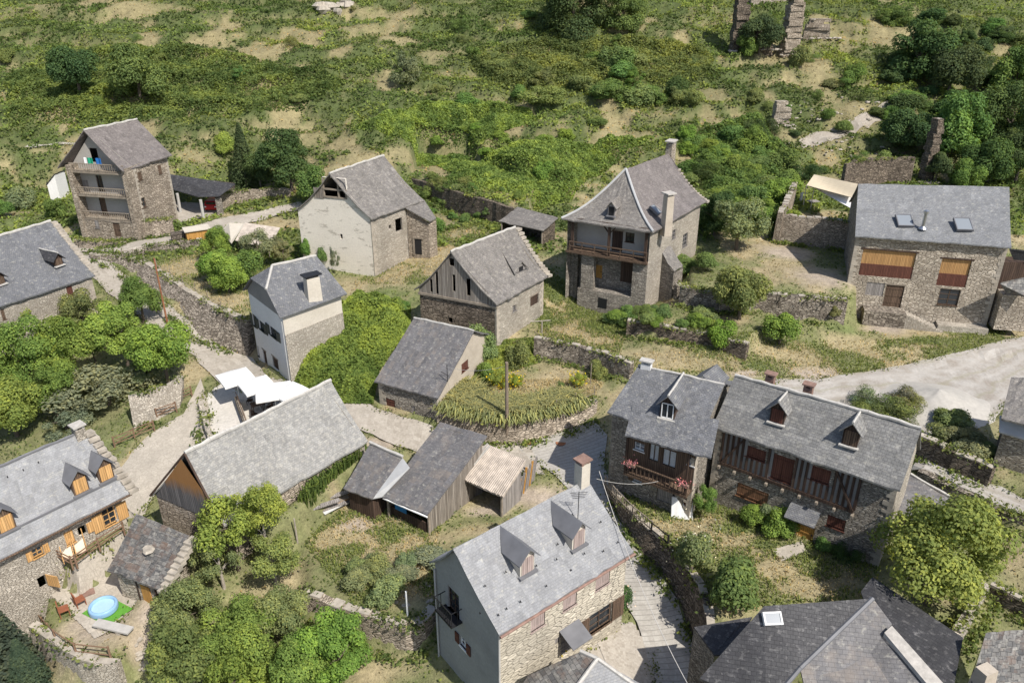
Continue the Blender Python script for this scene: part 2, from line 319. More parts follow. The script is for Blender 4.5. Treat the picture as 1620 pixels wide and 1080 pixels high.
M=dict(
 stoneA=stone('rubble_brown',(.25,.205,.155),(.42,.355,.28),(.13,.105,.08),2.3,6.6),
 stoneG=stone('rubble_grey',(.20,.175,.145),(.385,.345,.29),(.11,.095,.078),3.3,9.5),
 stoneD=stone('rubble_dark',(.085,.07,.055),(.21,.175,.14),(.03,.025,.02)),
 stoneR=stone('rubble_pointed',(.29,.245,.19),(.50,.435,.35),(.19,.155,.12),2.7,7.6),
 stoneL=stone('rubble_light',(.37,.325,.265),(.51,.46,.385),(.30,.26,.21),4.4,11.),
 stoneH=stone('stone_limewashed',(.46,.41,.325),(.53,.475,.38),(.40,.35,.275),2.0,5.5,gapw=.05,warp=.12),
 stoneW=stone('dry_stone',(.14,.115,.09),(.37,.32,.26),(.04,.033,.027),2.6,8.),
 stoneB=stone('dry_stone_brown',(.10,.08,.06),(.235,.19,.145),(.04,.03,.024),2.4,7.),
 sl_blue=slate('slate_blue',(.14,.142,.15),(.165,.166,.172),.14,.2,.03,blotch=.2),
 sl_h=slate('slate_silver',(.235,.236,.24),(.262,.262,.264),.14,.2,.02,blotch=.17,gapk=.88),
 sl_f=slate('slate_lichen',(.225,.219,.206),(.285,.277,.26),.15,.2,.14,(.42,.395,.34),.16,gapk=.8),
 sl_old=slate('slate_weathered',(.155,.142,.13),(.21,.194,.177),.16,.22,.08,(.36,.325,.27),.25,gapk=.6),
 sl_purple=slate('slate_purple_brown',(.145,.127,.12),(.19,.168,.157),.2,.26,.04,(.28,.25,.22),.2,gapk=.65),
 sl_dark=slate('slate_dark',(.045,.044,.047),(.058,.057,.059),.2,.26,.02,(.25,.24,.23),.2,gapk=.7),  # lowered to put shade into the cropped foreground house's left slope
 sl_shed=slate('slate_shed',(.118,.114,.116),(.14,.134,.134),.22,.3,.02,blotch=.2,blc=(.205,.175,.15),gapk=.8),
 sl_e2=slate('slate_grey_lichen',(.165,.162,.157),(.215,.21,.20),.2,.25,.08,(.38,.36,.31),.18,gapk=.55),
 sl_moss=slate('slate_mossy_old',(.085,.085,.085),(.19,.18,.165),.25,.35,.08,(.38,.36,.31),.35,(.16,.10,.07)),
 sl_r=slate('slate_new_grey',(.17,.173,.178),(.215,.217,.22),.18,.3,.02,blotch=.12,gapk=.6),
 zinc=plain('zinc_strip',(.40,.40,.395),.6,.15,1.), lead=plain('lead_grey',(.15,.15,.158),.55,.2,1.),
 mortar=plain('lime_mortar_ridge',(.43,.41,.375),.95,.2,4.),
 plasterB=plaster('old_lime_plaster',(.70,.64,.55),(.56,.505,.425),.5,.45,(.42,.375,.31)),
 plasterW=plaster('white_render',(.66,.65,.63),(.52,.50,.47),.4),
 plasterG=plaster('grey_cement_render',(.30,.30,.29),(.20,.20,.195),.8,.4),
 plasterC=plaster('cream_render',(.55,.50,.42),(.40,.35,.28),.6),
 plasterT=plaster('tan_wall_render',(.46,.40,.325),(.33,.28,.22),.7,.9),
 plasterA=plaster('grey_beige_render',(.40,.375,.34),(.29,.265,.235),.6),
 slatehung=plaster('weathered_gable_render',(.235,.225,.215),(.16,.155,.15),.7),
 wood=planks('weathered_boards',(.17,.145,.12),(.30,.265,.225)),
 woodF=planks('barn_boards',(.10,.095,.095),(.165,.155,.15),.17,.35,(.30,.145,.045)),
 woodD=planks('dark_timber',(.05,.032,.024),(.085,.055,.04),.2),
 woodB=planks('brown_timber',(.10,.066,.045),(.15,.10,.068),.14),
 woodR=planks('red_brown_shutter',(.10,.04,.028),(.135,.055,.038),.13,.5),
 woodN=planks('browned_pine',(.36,.20,.08),(.43,.25,.105),.14,.6), woodO=planks('varnished_pine',(.50,.285,.11),(.58,.345,.145),.14,.6),
 woodP=planks('pale_mauve_shutter',(.33,.26,.235),(.38,.30,.27),.14,.6),
 woodM=planks('mid_brown_boards',(.17,.085,.045),(.23,.12,.065),.13,.5), woodG=planks('grey_old_planks',(.22,.20,.185),(.33,.30,.28),.13,.35),
 woodL=planks('old_door_orange',(.42,.22,.06),(.52,.28,.08),.13,.6),
 green=plain('dark_green_shutter',(.055,.06,.05),.7,.2),
 beam=plain('timber_beam',(.25,.21,.165),.85,.35,2.), rust=plain('rusty_iron',(.26,.115,.06),.8,.35,2.), pole=plain('pole_wood',(.21,.165,.125),.85,.3,2.),
 fence=plain('fence_timber',(.20,.125,.08),.85,.3,3.), iron=plain('iron_and_opening_dark',(.02,.02,.022),.5,.1), steel=plain('flue_steel',(.55,.55,.56),.3,.1,1.,.9),  # the black of iron also serves as painted dark in openings
 white=plain('white_paint',(.78,.77,.75),.6,.06), canvas=plain('white_parasol_canvas',(.78,.76,.73),.8,.04,1.), sail=plain('sand_shade_cloth',(.62,.52,.37),.9,.06), 
 glass=glassmat('window_glass',(.025,.03,.035)), glassL=glassmat('sky_glass',(.22,.24,.26)), curtain=plain('lace_curtain',(.55,.55,.54),.8,.2,9.),
 brick=plain('terracotta_cap',(.23,.145,.115),.85,.3,3.), rubble=plain('rubble_stone',(.36,.32,.265),.95,.35,2.),
 blue=plain('pool_vinyl_blue',(.24,.40,.58),.35,.08), water=plain('pool_water',(.36,.53,.64),.08,.06), mat_g=plain('artificial_turf',(.10,.27,.035),.95,.2,8.),
 bluecloth=plain('blue_cloth',(.02,.13,.38),.8,.2), greencloth=plain('green_cloth',(.02,.28,.16),.8,.2), bluetarp=plain('blue_tarpaulin',(.02,.16,.36),.6,.2),
 red=plain('red_car_paint',(.42,.02,.02),.3,.05), tyre=plain('rubber',(.02,.02,.02),.8,.1), chairw=plain('red_wood_chair',(.26,.095,.05),.7,.2),
 deckc=plain('cream_canvas',(.66,.54,.40),.85,.06), dgrey=plain('dark_fabric',(.05,.05,.055),.8,.2), conc=plain('concrete',(.42,.40,.37),.9,.15,2.), tileP=plain('pale_fibre_sheet',(.44,.38,.32),.9,.35,2.),
 gravel=plain('pale_gravel',(.40,.375,.335),.98,.12,3.), bark=plain('bark',(.13,.105,.08),.9,.3,4.), barkP=plain('pale_branch',(.33,.29,.24),.9,.3,4.),
 leaf=leafmat('leaves'), petalY=leafmat('yellow_blossom',.3), quoin=plain('corner_stone',(.37,.325,.265),.93,.3,1.2), petalP=leafmat('pink_blossom',.3),
 clay=plain('clay_pot',(.45,.38,.32),.85,.15), skinp=plain('skin',(.45,.27,.19),.6,.05),
)
def ground_mat(name):
    t=NT(name); at=t.n('Attribute',attribute_name='gc'); v=t.uv(coord='Object')
    f=t.noise(v,1.7,7,.7); g=t.noise(v,7,4,.7)
    col=t.mix(1.,at.outputs['Color'],t.ramp(f,[(.25,.62),(.5,1.),(.75,1.35)]),'MULTIPLY'); col=t.mix(1.,col,t.ramp(g,[(.25,.7),(.75,1.3)]),'MULTIPLY')
    return t.fin(col,.97,t.math('ADD',f,g),.7,.12)
M['ground']=ground_mat('hillside_ground')
def road_mat(name,c,c2,rib=None,cob=None,ruts=False):
    t=NT(name); v=t.uv(); f=t.noise(v,.5,8,.72); g=t.noise(v,5,4)
    col=t.mix(t.ramp(f,[(.38,0),(.62,1)]),c,c2); col=t.mix(t.ramp(t.noise(v,2.3,6,.75),[(.56,0),(.7,.45)]),col,tuple(x*.62 for x in c2)); col=t.mix(1.,col,t.ramp(g,[(.3,.85),(.7,1.12)]),'MULTIPLY'); h=g
    if cob:
        vo=t.n('TexVoronoi',voronoi_dimensions='2D',feature='DISTANCE_TO_EDGE',i_Scale=cob); t.l(v,vo.inputs['Vector'])
        e=t.ramp(vo.outputs['Distance'],[(0,0.),(.08,1.)]); col=t.mix(e,tuple(x*.7 for x in c),col)
    if ruts:
        at=t.n('Attribute',attribute_name='cv'); w=t.math('ADD',at.outputs['Fac'],t.math('MULTIPLY',t.math('SUBTRACT',t.noise(v,.35,3),.5),.35)); w=t.math('ABSOLUTE',t.math('SUBTRACT',t.math('FRACT',t.math('MULTIPLY',w,3.)),.5)); col=t.mix(t.ramp(w,[(.0,.5),(.2,0)]),col,tuple(min(1,x*1.12) for x in c2)); col=t.mix(t.ramp(w,[(.36,0),(.5,.4)]),col,(.24,.225,.14))
    if rib:
        at=t.n('Attribute',attribute_name='sv'); w=t.math('FRACT',t.math('MULTIPLY',at.outputs['Fac'],rib)); e=t.ramp(w,[(0,0.),(.1,0.),(.18,1.)])
        col=t.mix(e,tuple(x*.6 for x in c),col)
    return t.fin(col,.93,h,.3,.02)
M['road']=road_mat('worn_concrete',(.41,.37,.315),(.30,.265,.22)); M['ribbed']=road_mat('ribbed_concrete',(.41,.385,.345),(.33,.305,.27),rib=2.7)
M['dirt']=road_mat('dusty_track',(.29,.255,.215),(.40,.375,.34),ruts=True); M['paving']=road_mat('stone_paving',(.46,.41,.34),(.36,.32,.265),cob=2.3); M['deck']=road_mat('pale_terrace_slabs',(.56,.52,.465),(.48,.45,.40))
M['scree']=road_mat('scree',(.27,.235,.19),(.36,.32,.27))
# ---------------------------------------------------------------- ground, roads, paths
ROADS=[ # name, material, [(left px),(right px)]..., (as seen walking up), lift
 ('alley','ribbed',[((1035,1095),(1116,1095)),((1026,1040),(1100,1030)),((1004,985),(1081,972)),((975,915),(1048,913)),((952,860),(1004,868)),((915,795),(966,788)),((880,752),(956,742)),((845,728),(958,690)),((815,709),(938,664))]),
 ('village_street','road',[((862,752),(838,705)),((760,745),(780,704)),((680,722),(694,678)),((600,695),(603,648)),((530,660),(545,622)),((468,640),(452,602)),((352,612),(425,598)),((322,580),(398,566)),((296,553),(362,543)),((236,515),(305,515)),((188,478),(246,470)),((148,440),(206,440)),((118,398),(160,408))]),
 ('lane','road',[((112,398),(126,380)),((205,402),(200,386)),((300,380),(282,366)),((370,358),(347,346)),((445,338),(440,327)),((480,332),(476,320))]),
 ('dirt_track','dirt',[((1240,650),(1225,600)),((1310,650),(1290,600)),((1400,660),(1370,588)),((1500,700),(1450,572)),((1565,665),(1520,558)),((1625,610),(1600,535)),((1700,590),(1690,520))]),
 ('upper_path','dirt',[((1440,748),(1462,712)),((1490,764),(1500,735)),((1556,792),(1568,765)),((1650,832),(1650,796))]),
 ('stone_path','paving',[((205,850),(150,800)),((235,800),(190,740)),((290,730),(230,692)),((335,690),(290,655)),((330,640),(318,600))]),
 ('hill_path','dirt',[((120,231),(120,227)),((75,232),(75,228)),((35,233),(35,229))]),
 ('rubble_path','scree',[((1270,236),(1262,222)),((1310,224),(1300,208)),((1360,205),(1350,188)),((1420,180),(1405,160))]),
]
POLYS=[('courtyard','paving',[(75,905),(118,905),(160,872),(205,850),(250,900),(225,935),(170,1000),(150,1010),(70,950)],80),
 ('house_forecourt','road',[(905,1045),(985,985),(1002,985),(1030,1035),(1045,1095),(880,1095)],40),
 ('restaurant_terrace','deck',[(317,634),(352,604),(420,602),(495,640),(430,688),(331,702)],44),
 ('carport_floor','road',[(215,345),(262,318),(345,320),(345,340),(290,352)],30),
 ('garden_paving','paving',[(1222,870),(1268,856),(1276,872),(1236,888)],30)]
ROADPOLY=[]
for nm,mt,pr in ROADS:
    L=[G(*a) for a,b in pr]; Q=[G(*b) for a,b in pr]
    ROADPOLY.append([p[:2] for p in L]+[p[:2] for p in Q][::-1])
    bm=MB(); V=[];F=[];cum=0; sv=[]
    nx=8; cv=[]
    for i in range(len(pr)-1):
        seg=np.linalg.norm((L[i+1]+Q[i+1]-L[i]-Q[i])[:2]/2); ns=max(2,int(seg/.6))
        for k in range(ns+(i==len(pr)-2)):
            t=k/ns; a=L[i]*(1-t)+L[i+1]*t; b=Q[i]*(1-t)+Q[i+1]*t
            jl=(vnoise(cum/1.2,0,31)-.5)*.35; jr=(vnoise(cum/1.2,9,32)-.5)*.35
            a=a+(a-b)/np.linalg.norm(a-b)*jl; b=b-(a-b)/np.linalg.norm(a-b)*jr
            for j in range(nx+1): V.append(a*(1-j/nx)+b*j/nx); sv.append(cum); cv.append(j/nx)
            cum+=seg/ns
    V=np.array(V); V[:,2]=height(V[:,0],V[:,1])+.06
    w=nx+1; n=len(V)//w
    F=[(j*w+i,j*w+i+1,(j+1)*w+i+1,(j+1)*w+i) for j in range(n-1) for i in range(nx)]
    bm.v=[tuple(p) for p in V]; bm.f=[f[::-1] for f in F]
    o=bm.build(nm,M[mt]); o['kind']='structure'
    at=o.data.attributes.new('sv','FLOAT','POINT'); at.data.foreach_set('value',np.array(sv,np.float32)); at=o.data.attributes.new('cv','FLOAT','POINT'); at.data.foreach_set('value',np.array(cv,np.float32))
    if np.mean([p.normal.z for p in o.data.polygons])<0: o.data.flip_normals()
def clip(poly,a,b,c):                               # keep a*x+b*y<=c
    out=[];n=len(poly)
    for i in range(n):
        p,q=poly[i],poly[(i+1)%n]; dp=a*p[0]+b*p[1]-c; dq=a*q[0]+b*q[1]-c
        if dp<=0: out.append(p)
        if dp*dq<0:
            t=dp/(dp-dq); out.append((p[0]+(q[0]-p[0])*t,p[1]+(q[1]-p[1])*t))
    return out
for nm,mt,pts,n in POLYS:
    pw=[G(*p) for p in pts]; xy=[tuple(p[:2]) for p in pw]; ROADPOLY.append(xy); A=np.array(xy); lo,hi=A.min(0),A.max(0); bm=MB()
    st=(hi-lo)/n
    gx=lo[0]+st[0]*np.arange(n+1); gy=lo[1]+st[1]*np.arange(n+1); GX,GY=np.meshgrid(gx,gy); GZ=height(GX,GY)+.05
    cxm,cym=np.meshgrid((gx[1:]+gx[:-1])/2,(gy[1:]+gy[:-1])/2); ins=inpoly(cxm,cym,xy); vid={}
    for j in range(n):
        for i in range(n):
            if ins[j,i]:
                f=[]
                for a_,b_ in((i,j),(i+1,j),(i+1,j+1),(i,j+1)):
                    if (a_,b_) not in vid: vid[(a_,b_)]=len(bm.v); bm.v.append((GX[b_,a_],GY[b_,a_],GZ[b_,a_]))
                    f.append(vid[(a_,b_)])
                bm.f.append(tuple(f))
    me=bm; o=bm.build(nm,M[mt]); o['kind']='structure'
# zones: (cx,cy,rx,ry, weight) in photo pixels turned to ellipses on the ground; + green, - dry
DRY=[(300,245,60,22),(480,215,70,28),(545,262,50,28),(640,245,70,26),(700,262,60,25),(420,200,70,12),(60,240,50,8),(340,95,40,22),(400,85,30,15),(560,45,60,18),(640,70,50,22),(690,85,40,20),(600,30,80,12),(250,25,110,16),(60,12,60,12),(470,50,60,10),
 (1120,150,45,30),(1290,120,40,40),(1350,180,60,40),(1300,225,60,25),(1380,250,60,22),(1330,60,60,30),(1420,50,60,20),(1555,95,25,22),(1270,80,30,25),(1250,215,30,20),(1000,215,50,14),(880,265,60,12),(800,300,60,10),(1100,215,35,14),(940,295,40,10),(1090,100,30,10),
 (650,400,45,45),(620,440,40,25),(690,350,60,25),(730,370,50,20),(690,420,30,30),(560,450,40,15),(750,345,30,15),
 (300,420,50,28),(330,450,40,20),(270,435,40,15),(370,480,40,20),(420,300,30,12),(385,305,25,8),
 (900,520,70,22),(950,540,60,14),(880,480,30,18),(1050,570,90,22),(1150,575,80,20),(1000,560,50,14),(1270,570,60,25),(1350,545,70,18),(1220,560,40,20),
 (800,590,50,20),(870,600,60,18),(930,615,40,14),(830,570,30,15),(760,600,30,10),
 (560,860,45,30),(600,900,55,35),(660,900,40,30),(640,940,50,25),(700,850,60,20),(760,790,50,22),(520,850,25,25),(650,860,40,20),(540,800,25,18),(780,770,30,15),
 (1100,830,70,25),(1180,860,60,25),(1230,900,40,20),(1290,930,60,25),(1050,830,30,14),(1590,890,40,50),(1150,960,40,20),(1500,930,60,30),(1340,920,60,30),
 (1545,690,40,25),(1600,690,40,30),(150,980,40,25),(100,1010,40,20),(190,1000,30,30),(430,940,60,60),(600,1065,60,25),(1280,430,60,20),(1240,345,30,20),(1300,290,60,20)]
GRN=[(1070,815,45,10),(1170,835,40,10),(1210,860,30,10),(640,840,60,12),(560,870,25,15),(690,830,40,10),(620,850,30,14),(720,690,30,20),(700,335,70,10),(760,350,20,25),(850,500,50,18),(960,515,40,16),(900,440,20,25),(880,460,25,20),(870,400,40,10),(1080,490,60,14),(1130,420,40,16),
 (560,540,100,60),(600,470,50,20),(660,480,20,20),(1200,580,30,20),(1330,520,60,12),(1480,540,60,10),(300,395,40,8),(670,540,20,15),(540,1000,50,50),(1590,500,30,15)]
BARE=[(880,790,60,25),(830,785,40,20),(760,810,40,8),(1290,590,50,12),(1260,620,40,15),(240,960,30,60),(235,1010,30,40),(600,700,40,10),(560,830,30,14),(1180,590,30,6),(700,950,20,20),(1300,440,50,20),(1400,520,40,8),(620,905,30,14),(1240,400,40,12),(150,990,60,40)]
def ell(L):
    r=[]
    for e in L:
        c=G(e[0],e[1]); up=G(e[0],e[1]-e[3]); dn=G(e[0],e[1]+e[3]); m=mpp(c); r.append((c[0],c[1],e[2]*m,max(.6,min(abs(up[1]-dn[1])/2,12)*(.72 if c[1]>95 else 1))))
    return r
ED,EG,EB=ell(DRY),ell(GRN),ell(BARE)
def emask(x,y,E,soft=.9):
    m=np.zeros(np.shape(x)); wx=(fbm(x/2.2,y/2.2,21)-.5)*1.1+(fbm(x/.7,y/.7,22)-.5)*.5
    for cx,cy,rx,ry in E:
        d=np.hypot((x-cx)/rx,(y-cy)/ry)+wx; m=np.maximum(m,np.clip((1.25-d)/soft,0,1))
    return m
def zones(x,y):
    dry=emask(x,y,ED)*np.where(y>95,.9,1); f_=terr_frac(x,y); band=np.exp(-((f_-.72)/.13)**2)*np.clip((fbm(x/15,y/9,46)-.44)*9,0,1)*np.clip((y-106)/5,0,1)*np.clip((fbm(x/1.3,y/1.3,47)-.3)*4,0,1); dry=np.maximum(dry,band*.95); grn=emask(x,y,EG); bare=emask(x,y,EB)
    n=fbm(x/5,y/5,41); base=np.clip((n-.37)*7+.45,0,1); lowl=np.clip((92-y)/10,0,1)
    base=np.clip(base*(1-.25*lowl)+.0,0,1)
    g=base*(1-dry*.85); g=np.maximum(g,grn*.95); g=g*(1-bare)
    g=np.clip(g+(fbm(x/.9,y/.9,44)-.5)*.5*(g>.02),0,1)
    return g,dry,bare
def inroad(x,y,grow=0.):
    m=np.zeros(np.shape(x),bool)
    for p in ROADPOLY: m|=inpoly(x,y,p)
    return m
xs=np.r_[-190:-92:2.0,np.arange(-92,82,.42),82:190:2.0]; ys=np.r_[np.arange(14,26,.8),np.arange(26,112,.42),np.arange(112,170,.8),170:262:3.0]
X,Y=np.meshgrid(xs,ys); H=height(X,Y); g,dry,bare=zones(X,Y); rd=inroad(X,Y)
H=H-rd*.14; far=np.clip((Y-92)/30,0,1)
H=H+np.clip(g-.35,0,1)*far*(fbm(X/1.3,Y/1.3,52)-.3)*1.1*(~rd)
cG=np.array([.075,.095,.032]); cD=np.array([.235,.20,.105]); cB=np.array([.36,.30,.235]); cL=np.array([.15,.175,.065])
n1=fbm(X/3,Y/3,61)[...,None]; n2=fbm(X/1.1,Y/1.1,62)[...,None]
near=(1-far)[...,None]
col=(cD*(1-near)+np.array([.31,.255,.15])*near)*(.8+.5*n1)*(1-g[...,None])+(cG*(1-near*.6)+cL*near*.6)*(.7+.7*n2)*g[...,None]
bm_=bare[...,None]; col=col*(1-bm_)+cB*(.8+.4*n2)*bm_
col=np.clip(np.concatenate([col,np.ones(col.shape[:2]+(1,))],-1),0,1)
nx_,ny_=len(xs),len(ys); me=bpy.data.meshes.new('hillside_ground')
idx=np.arange(nx_*ny_).reshape(ny_,nx_); F=np.stack([idx[:-1,:-1],idx[:-1,1:],idx[1:,1:],idx[1:,:-1]],-1).reshape(-1,4)
me.vertices.add(nx_*ny_); me.vertices.foreach_set('co',np.stack([X,Y,H],-1).astype(np.float32).ravel())
me.loops.add(F.size); me.loops.foreach_set('vertex_index',F.ravel().astype(np.int32)); me.polygons.add(len(F)); me.polygons.foreach_set('loop_start',np.arange(0,F.size,4,dtype=np.int32))
me.update(calc_edges=True); me.polygons.foreach_set('use_smooth',[True]*len(F))
a=me.attributes.new('gc','FLOAT_COLOR','POINT'); a.data.foreach_set('color',col.astype(np.float32).ravel()); me.materials.append(M['ground'])
go=bpy.data.objects.new('ground',me); C.objects.link(go); go['kind']='structure'

# ---------------------------------------------------------------- foliage
def quads(name,cen,nrm,size,rv,mat,color,parent=None,asp=.62):
    n=len(cen); nrm=nrm/np.maximum(np.linalg.norm(nrm,axis=1,keepdims=True),1e-6)
    t=RNG.normal(size=(n,3)); t-= (t*nrm).sum(1,keepdims=True)*nrm; t/=np.maximum(np.linalg.norm(t,axis=1,keepdims=True),1e-6); b=np.cross(nrm,t)
    s=np.asarray(size).reshape(-1,1)*np.ones((n,1)); bend=nrm*s*.22
    v=np.stack([cen-t*s,cen-b*s*asp+bend,cen+t*s,cen+b*s*asp+bend],1).reshape(-1,3)
    me=bpy.data.meshes.new(name); me.vertices.add(4*n); me.vertices.foreach_set('co',v.astype(np.float32).ravel())
    me.loops.add(4*n); me.loops.foreach_set('vertex_index',np.arange(4*n,dtype=np.int32)); me.polygons.add(n); me.polygons.foreach_set('loop_start',np.arange(0,4*n,4,dtype=np.int32))
    me.update(calc_edges=True); at=me.attributes.new('rv','FLOAT','FACE'); at.data.foreach_set('value',np.clip(rv,0,1).astype(np.float32)); me.materials.append(mat)
    o=bpy.data.objects.new(name,me); C.objects.link(o); o.color=(*color,1)
    if parent: o.parent=parent
    return o
def crown_points(n,lobes,rng,shell=.35,squash=.92,up=.35):
    k=len(lobes); w=np.array([l[3]**2 for l in lobes]); pick=rng.choice(k,n,p=w/w.sum()); L=np.array(lobes)[pick]
    d=rng.normal(size=(n,3)); d/=np.linalg.norm(d,axis=1,keepdims=True); d[:,2]=np.where(d[:,2]<-.6,-d[:,2],d[:,2])
    r=1-shell*rng.random(n)**1.6; r=r*(1+.16*rng.normal(size=n)*(rng.random(n)<.35))
    c=L[:,:3]+d*(r*L[:,3])[:,None]*np.array([1,1,squash]); nr=d+rng.normal(size=(n,3))*.36+np.array([0,0,up])
    return c,nr,pick
def make_crown(kind,seed):
    rng=np.random.default_rng(seed); l=[]
    if kind=='round': K,n,s=30,13500,.034
    elif kind=='big': K,n,s=34,20000,.026
    elif kind=='loose': K,n,s=26,8000,.032
    elif kind=='bush': K,n,s=12,5200,.049
    elif kind=='broom': K,n,s=8,2400,.06
    elif kind=='conifer': K,n,s=0,9000,.03
    if kind=='conifer':
        z=rng.random(n)**.8; lay=np.floor(z*13)/13; a=rng.random(n)*2*math.pi; arm=np.round(a/(2*math.pi)*11+lay*7)/11*2*math.pi-lay*7/11*2*math.pi
        a=arm+rng.normal(size=n)*.13; rr=(1-z*.93)*(.35+.65*rng.random(n)**.6)*.62
        c=np.c_[rr*np.cos(a),rr*np.sin(a),z*2-1-.16*rr+rng.normal(size=n)*.02]; nr=np.c_[np.cos(a)*.4,np.sin(a)*.4,.8+0*a]+rng.normal(size=(n,3))*.35; pick=np.floor(lay*13)
    else:
        for i in range(K):
            t=rng.random()*2*math.pi; e=math.acos(1-1.75*rng.random()); rad=(.74 if kind!='bush' else .56)*(.35+.65*rng.random()**.5)
            r0=(.75+.6*rng.random()**2)*{'round':.29,'big':.28,'loose':.24,'bush':.38,'broom':.45}[kind]*(.7+.5*rng.random())
            l.append((rad*math.sin(e)*math.cos(t),rad*math.sin(e)*math.sin(t),rad*math.cos(e)*1.0,r0))
        c,nr,pick=crown_points(n,l,rng,.35 if kind!='loose' else .8)
        if kind=='broom': c[:,2]*=1.0; nr=nr*np.array([1,1,.35])
    tone=rng.random(40)[pick.astype(int)%40]
    rv=.5+.34*(tone-.5)+.17*rng.normal(size=n)
    return quads('crown',c,nr,s*(.65+.7*rng.random(n)),rv,M['leaf'],(.1,.15,.03),asp=.6 if kind!='broom' else .25)
PROTO={}
for kind,cnt in(('round',3),('big',2),('loose',2),('bush',3),('broom',2),('conifer',1)):
    PROTO[kind]=[]
    for i in range(cnt):
        o=make_crown(kind,100+len(kind)*7+i); PROTO[kind].append(o.data); bpy.data.objects.remove(o)
def trunk_mesh(base,top,r,seed,mat='bark',parent=None,limbs=5,spread=1.):
    rng=random.Random(seed); b=MB(); base=Vector(base); top=Vector(top); mid=base.lerp(top,.5)+Vector((rng.uniform(-.2,.2),rng.uniform(-.2,.2),0))
    b.tube([base-Vector((0,0,.4)),base.lerp(mid,.5),mid,top],[r*1.25,r,r*.8,r*.4],7)
    for k in range(limbs):
        t=2*math.pi*k/max(1,limbs)+rng.random(); p=base.lerp(top,.35+.5*rng.random()); q=p+Vector((math.cos(t),math.sin(t),.75))*spread*(.5+.5*rng.random())
        b.tube([p,p.lerp(q,.5)+Vector((0,0,.1*spread)),q],[r*.5,r*.35,r*.12],5)
    return b.build('trunk',M[mat],parent)
def rgb(h):                                          # albedo from a sunlit 0..255 look
    return h
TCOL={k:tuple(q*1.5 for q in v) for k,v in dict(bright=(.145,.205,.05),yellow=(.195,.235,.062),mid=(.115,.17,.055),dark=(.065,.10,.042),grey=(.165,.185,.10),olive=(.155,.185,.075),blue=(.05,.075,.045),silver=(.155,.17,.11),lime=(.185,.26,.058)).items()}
NT_=[0]
def tree(cx,cy,rp,by,kind,colr,label,cat='tree',name=None,group=None,sz=1.,sx=1.,trunk=True,bx=None,rz=None,limb='bark'):
    NT_[0]+=1; k=NT_[0]; g0=G(bx if bx is not None else cx,by); m=mpp(g0); r=rp*m; cz=lift(g0,cy)
    name=name or ('tree' if cat=='tree' else 'bush'); t=thing(name,label,cat,g0,group)
    me=PROTO[kind][k%len(PROTO[kind])]; c=bpy.data.objects.new('crown' if cat=='tree' else 'foliage',me); C.objects.link(c); c.parent=t
    dx=(cx-(bx if bx is not None else cx))*m
    c.location=(dx,0,cz-g0[2]); cf=1.7 if kind=='conifer' else 1; c.scale=(r*1.1*sx*cf,r*1.1*cf,r*1.15*sz); c.rotation_euler=(0,0,(k*1.7)%6.28 if rz is None else rz)
    cc=TCOL[colr]; j=lambda:.9+.2*random.random(); c.color=(cc[0]*j(),cc[1]*j(),cc[2]*j(),1)
    if trunk:
        top=(g0[0]+dx,g0[1],max(g0[2]+.5,cz+r*sz*.2)); trunk_mesh(g0,top,max(.05,r*.055),k,limb,t,5 if r>1 else 3,r*.6)
    return t
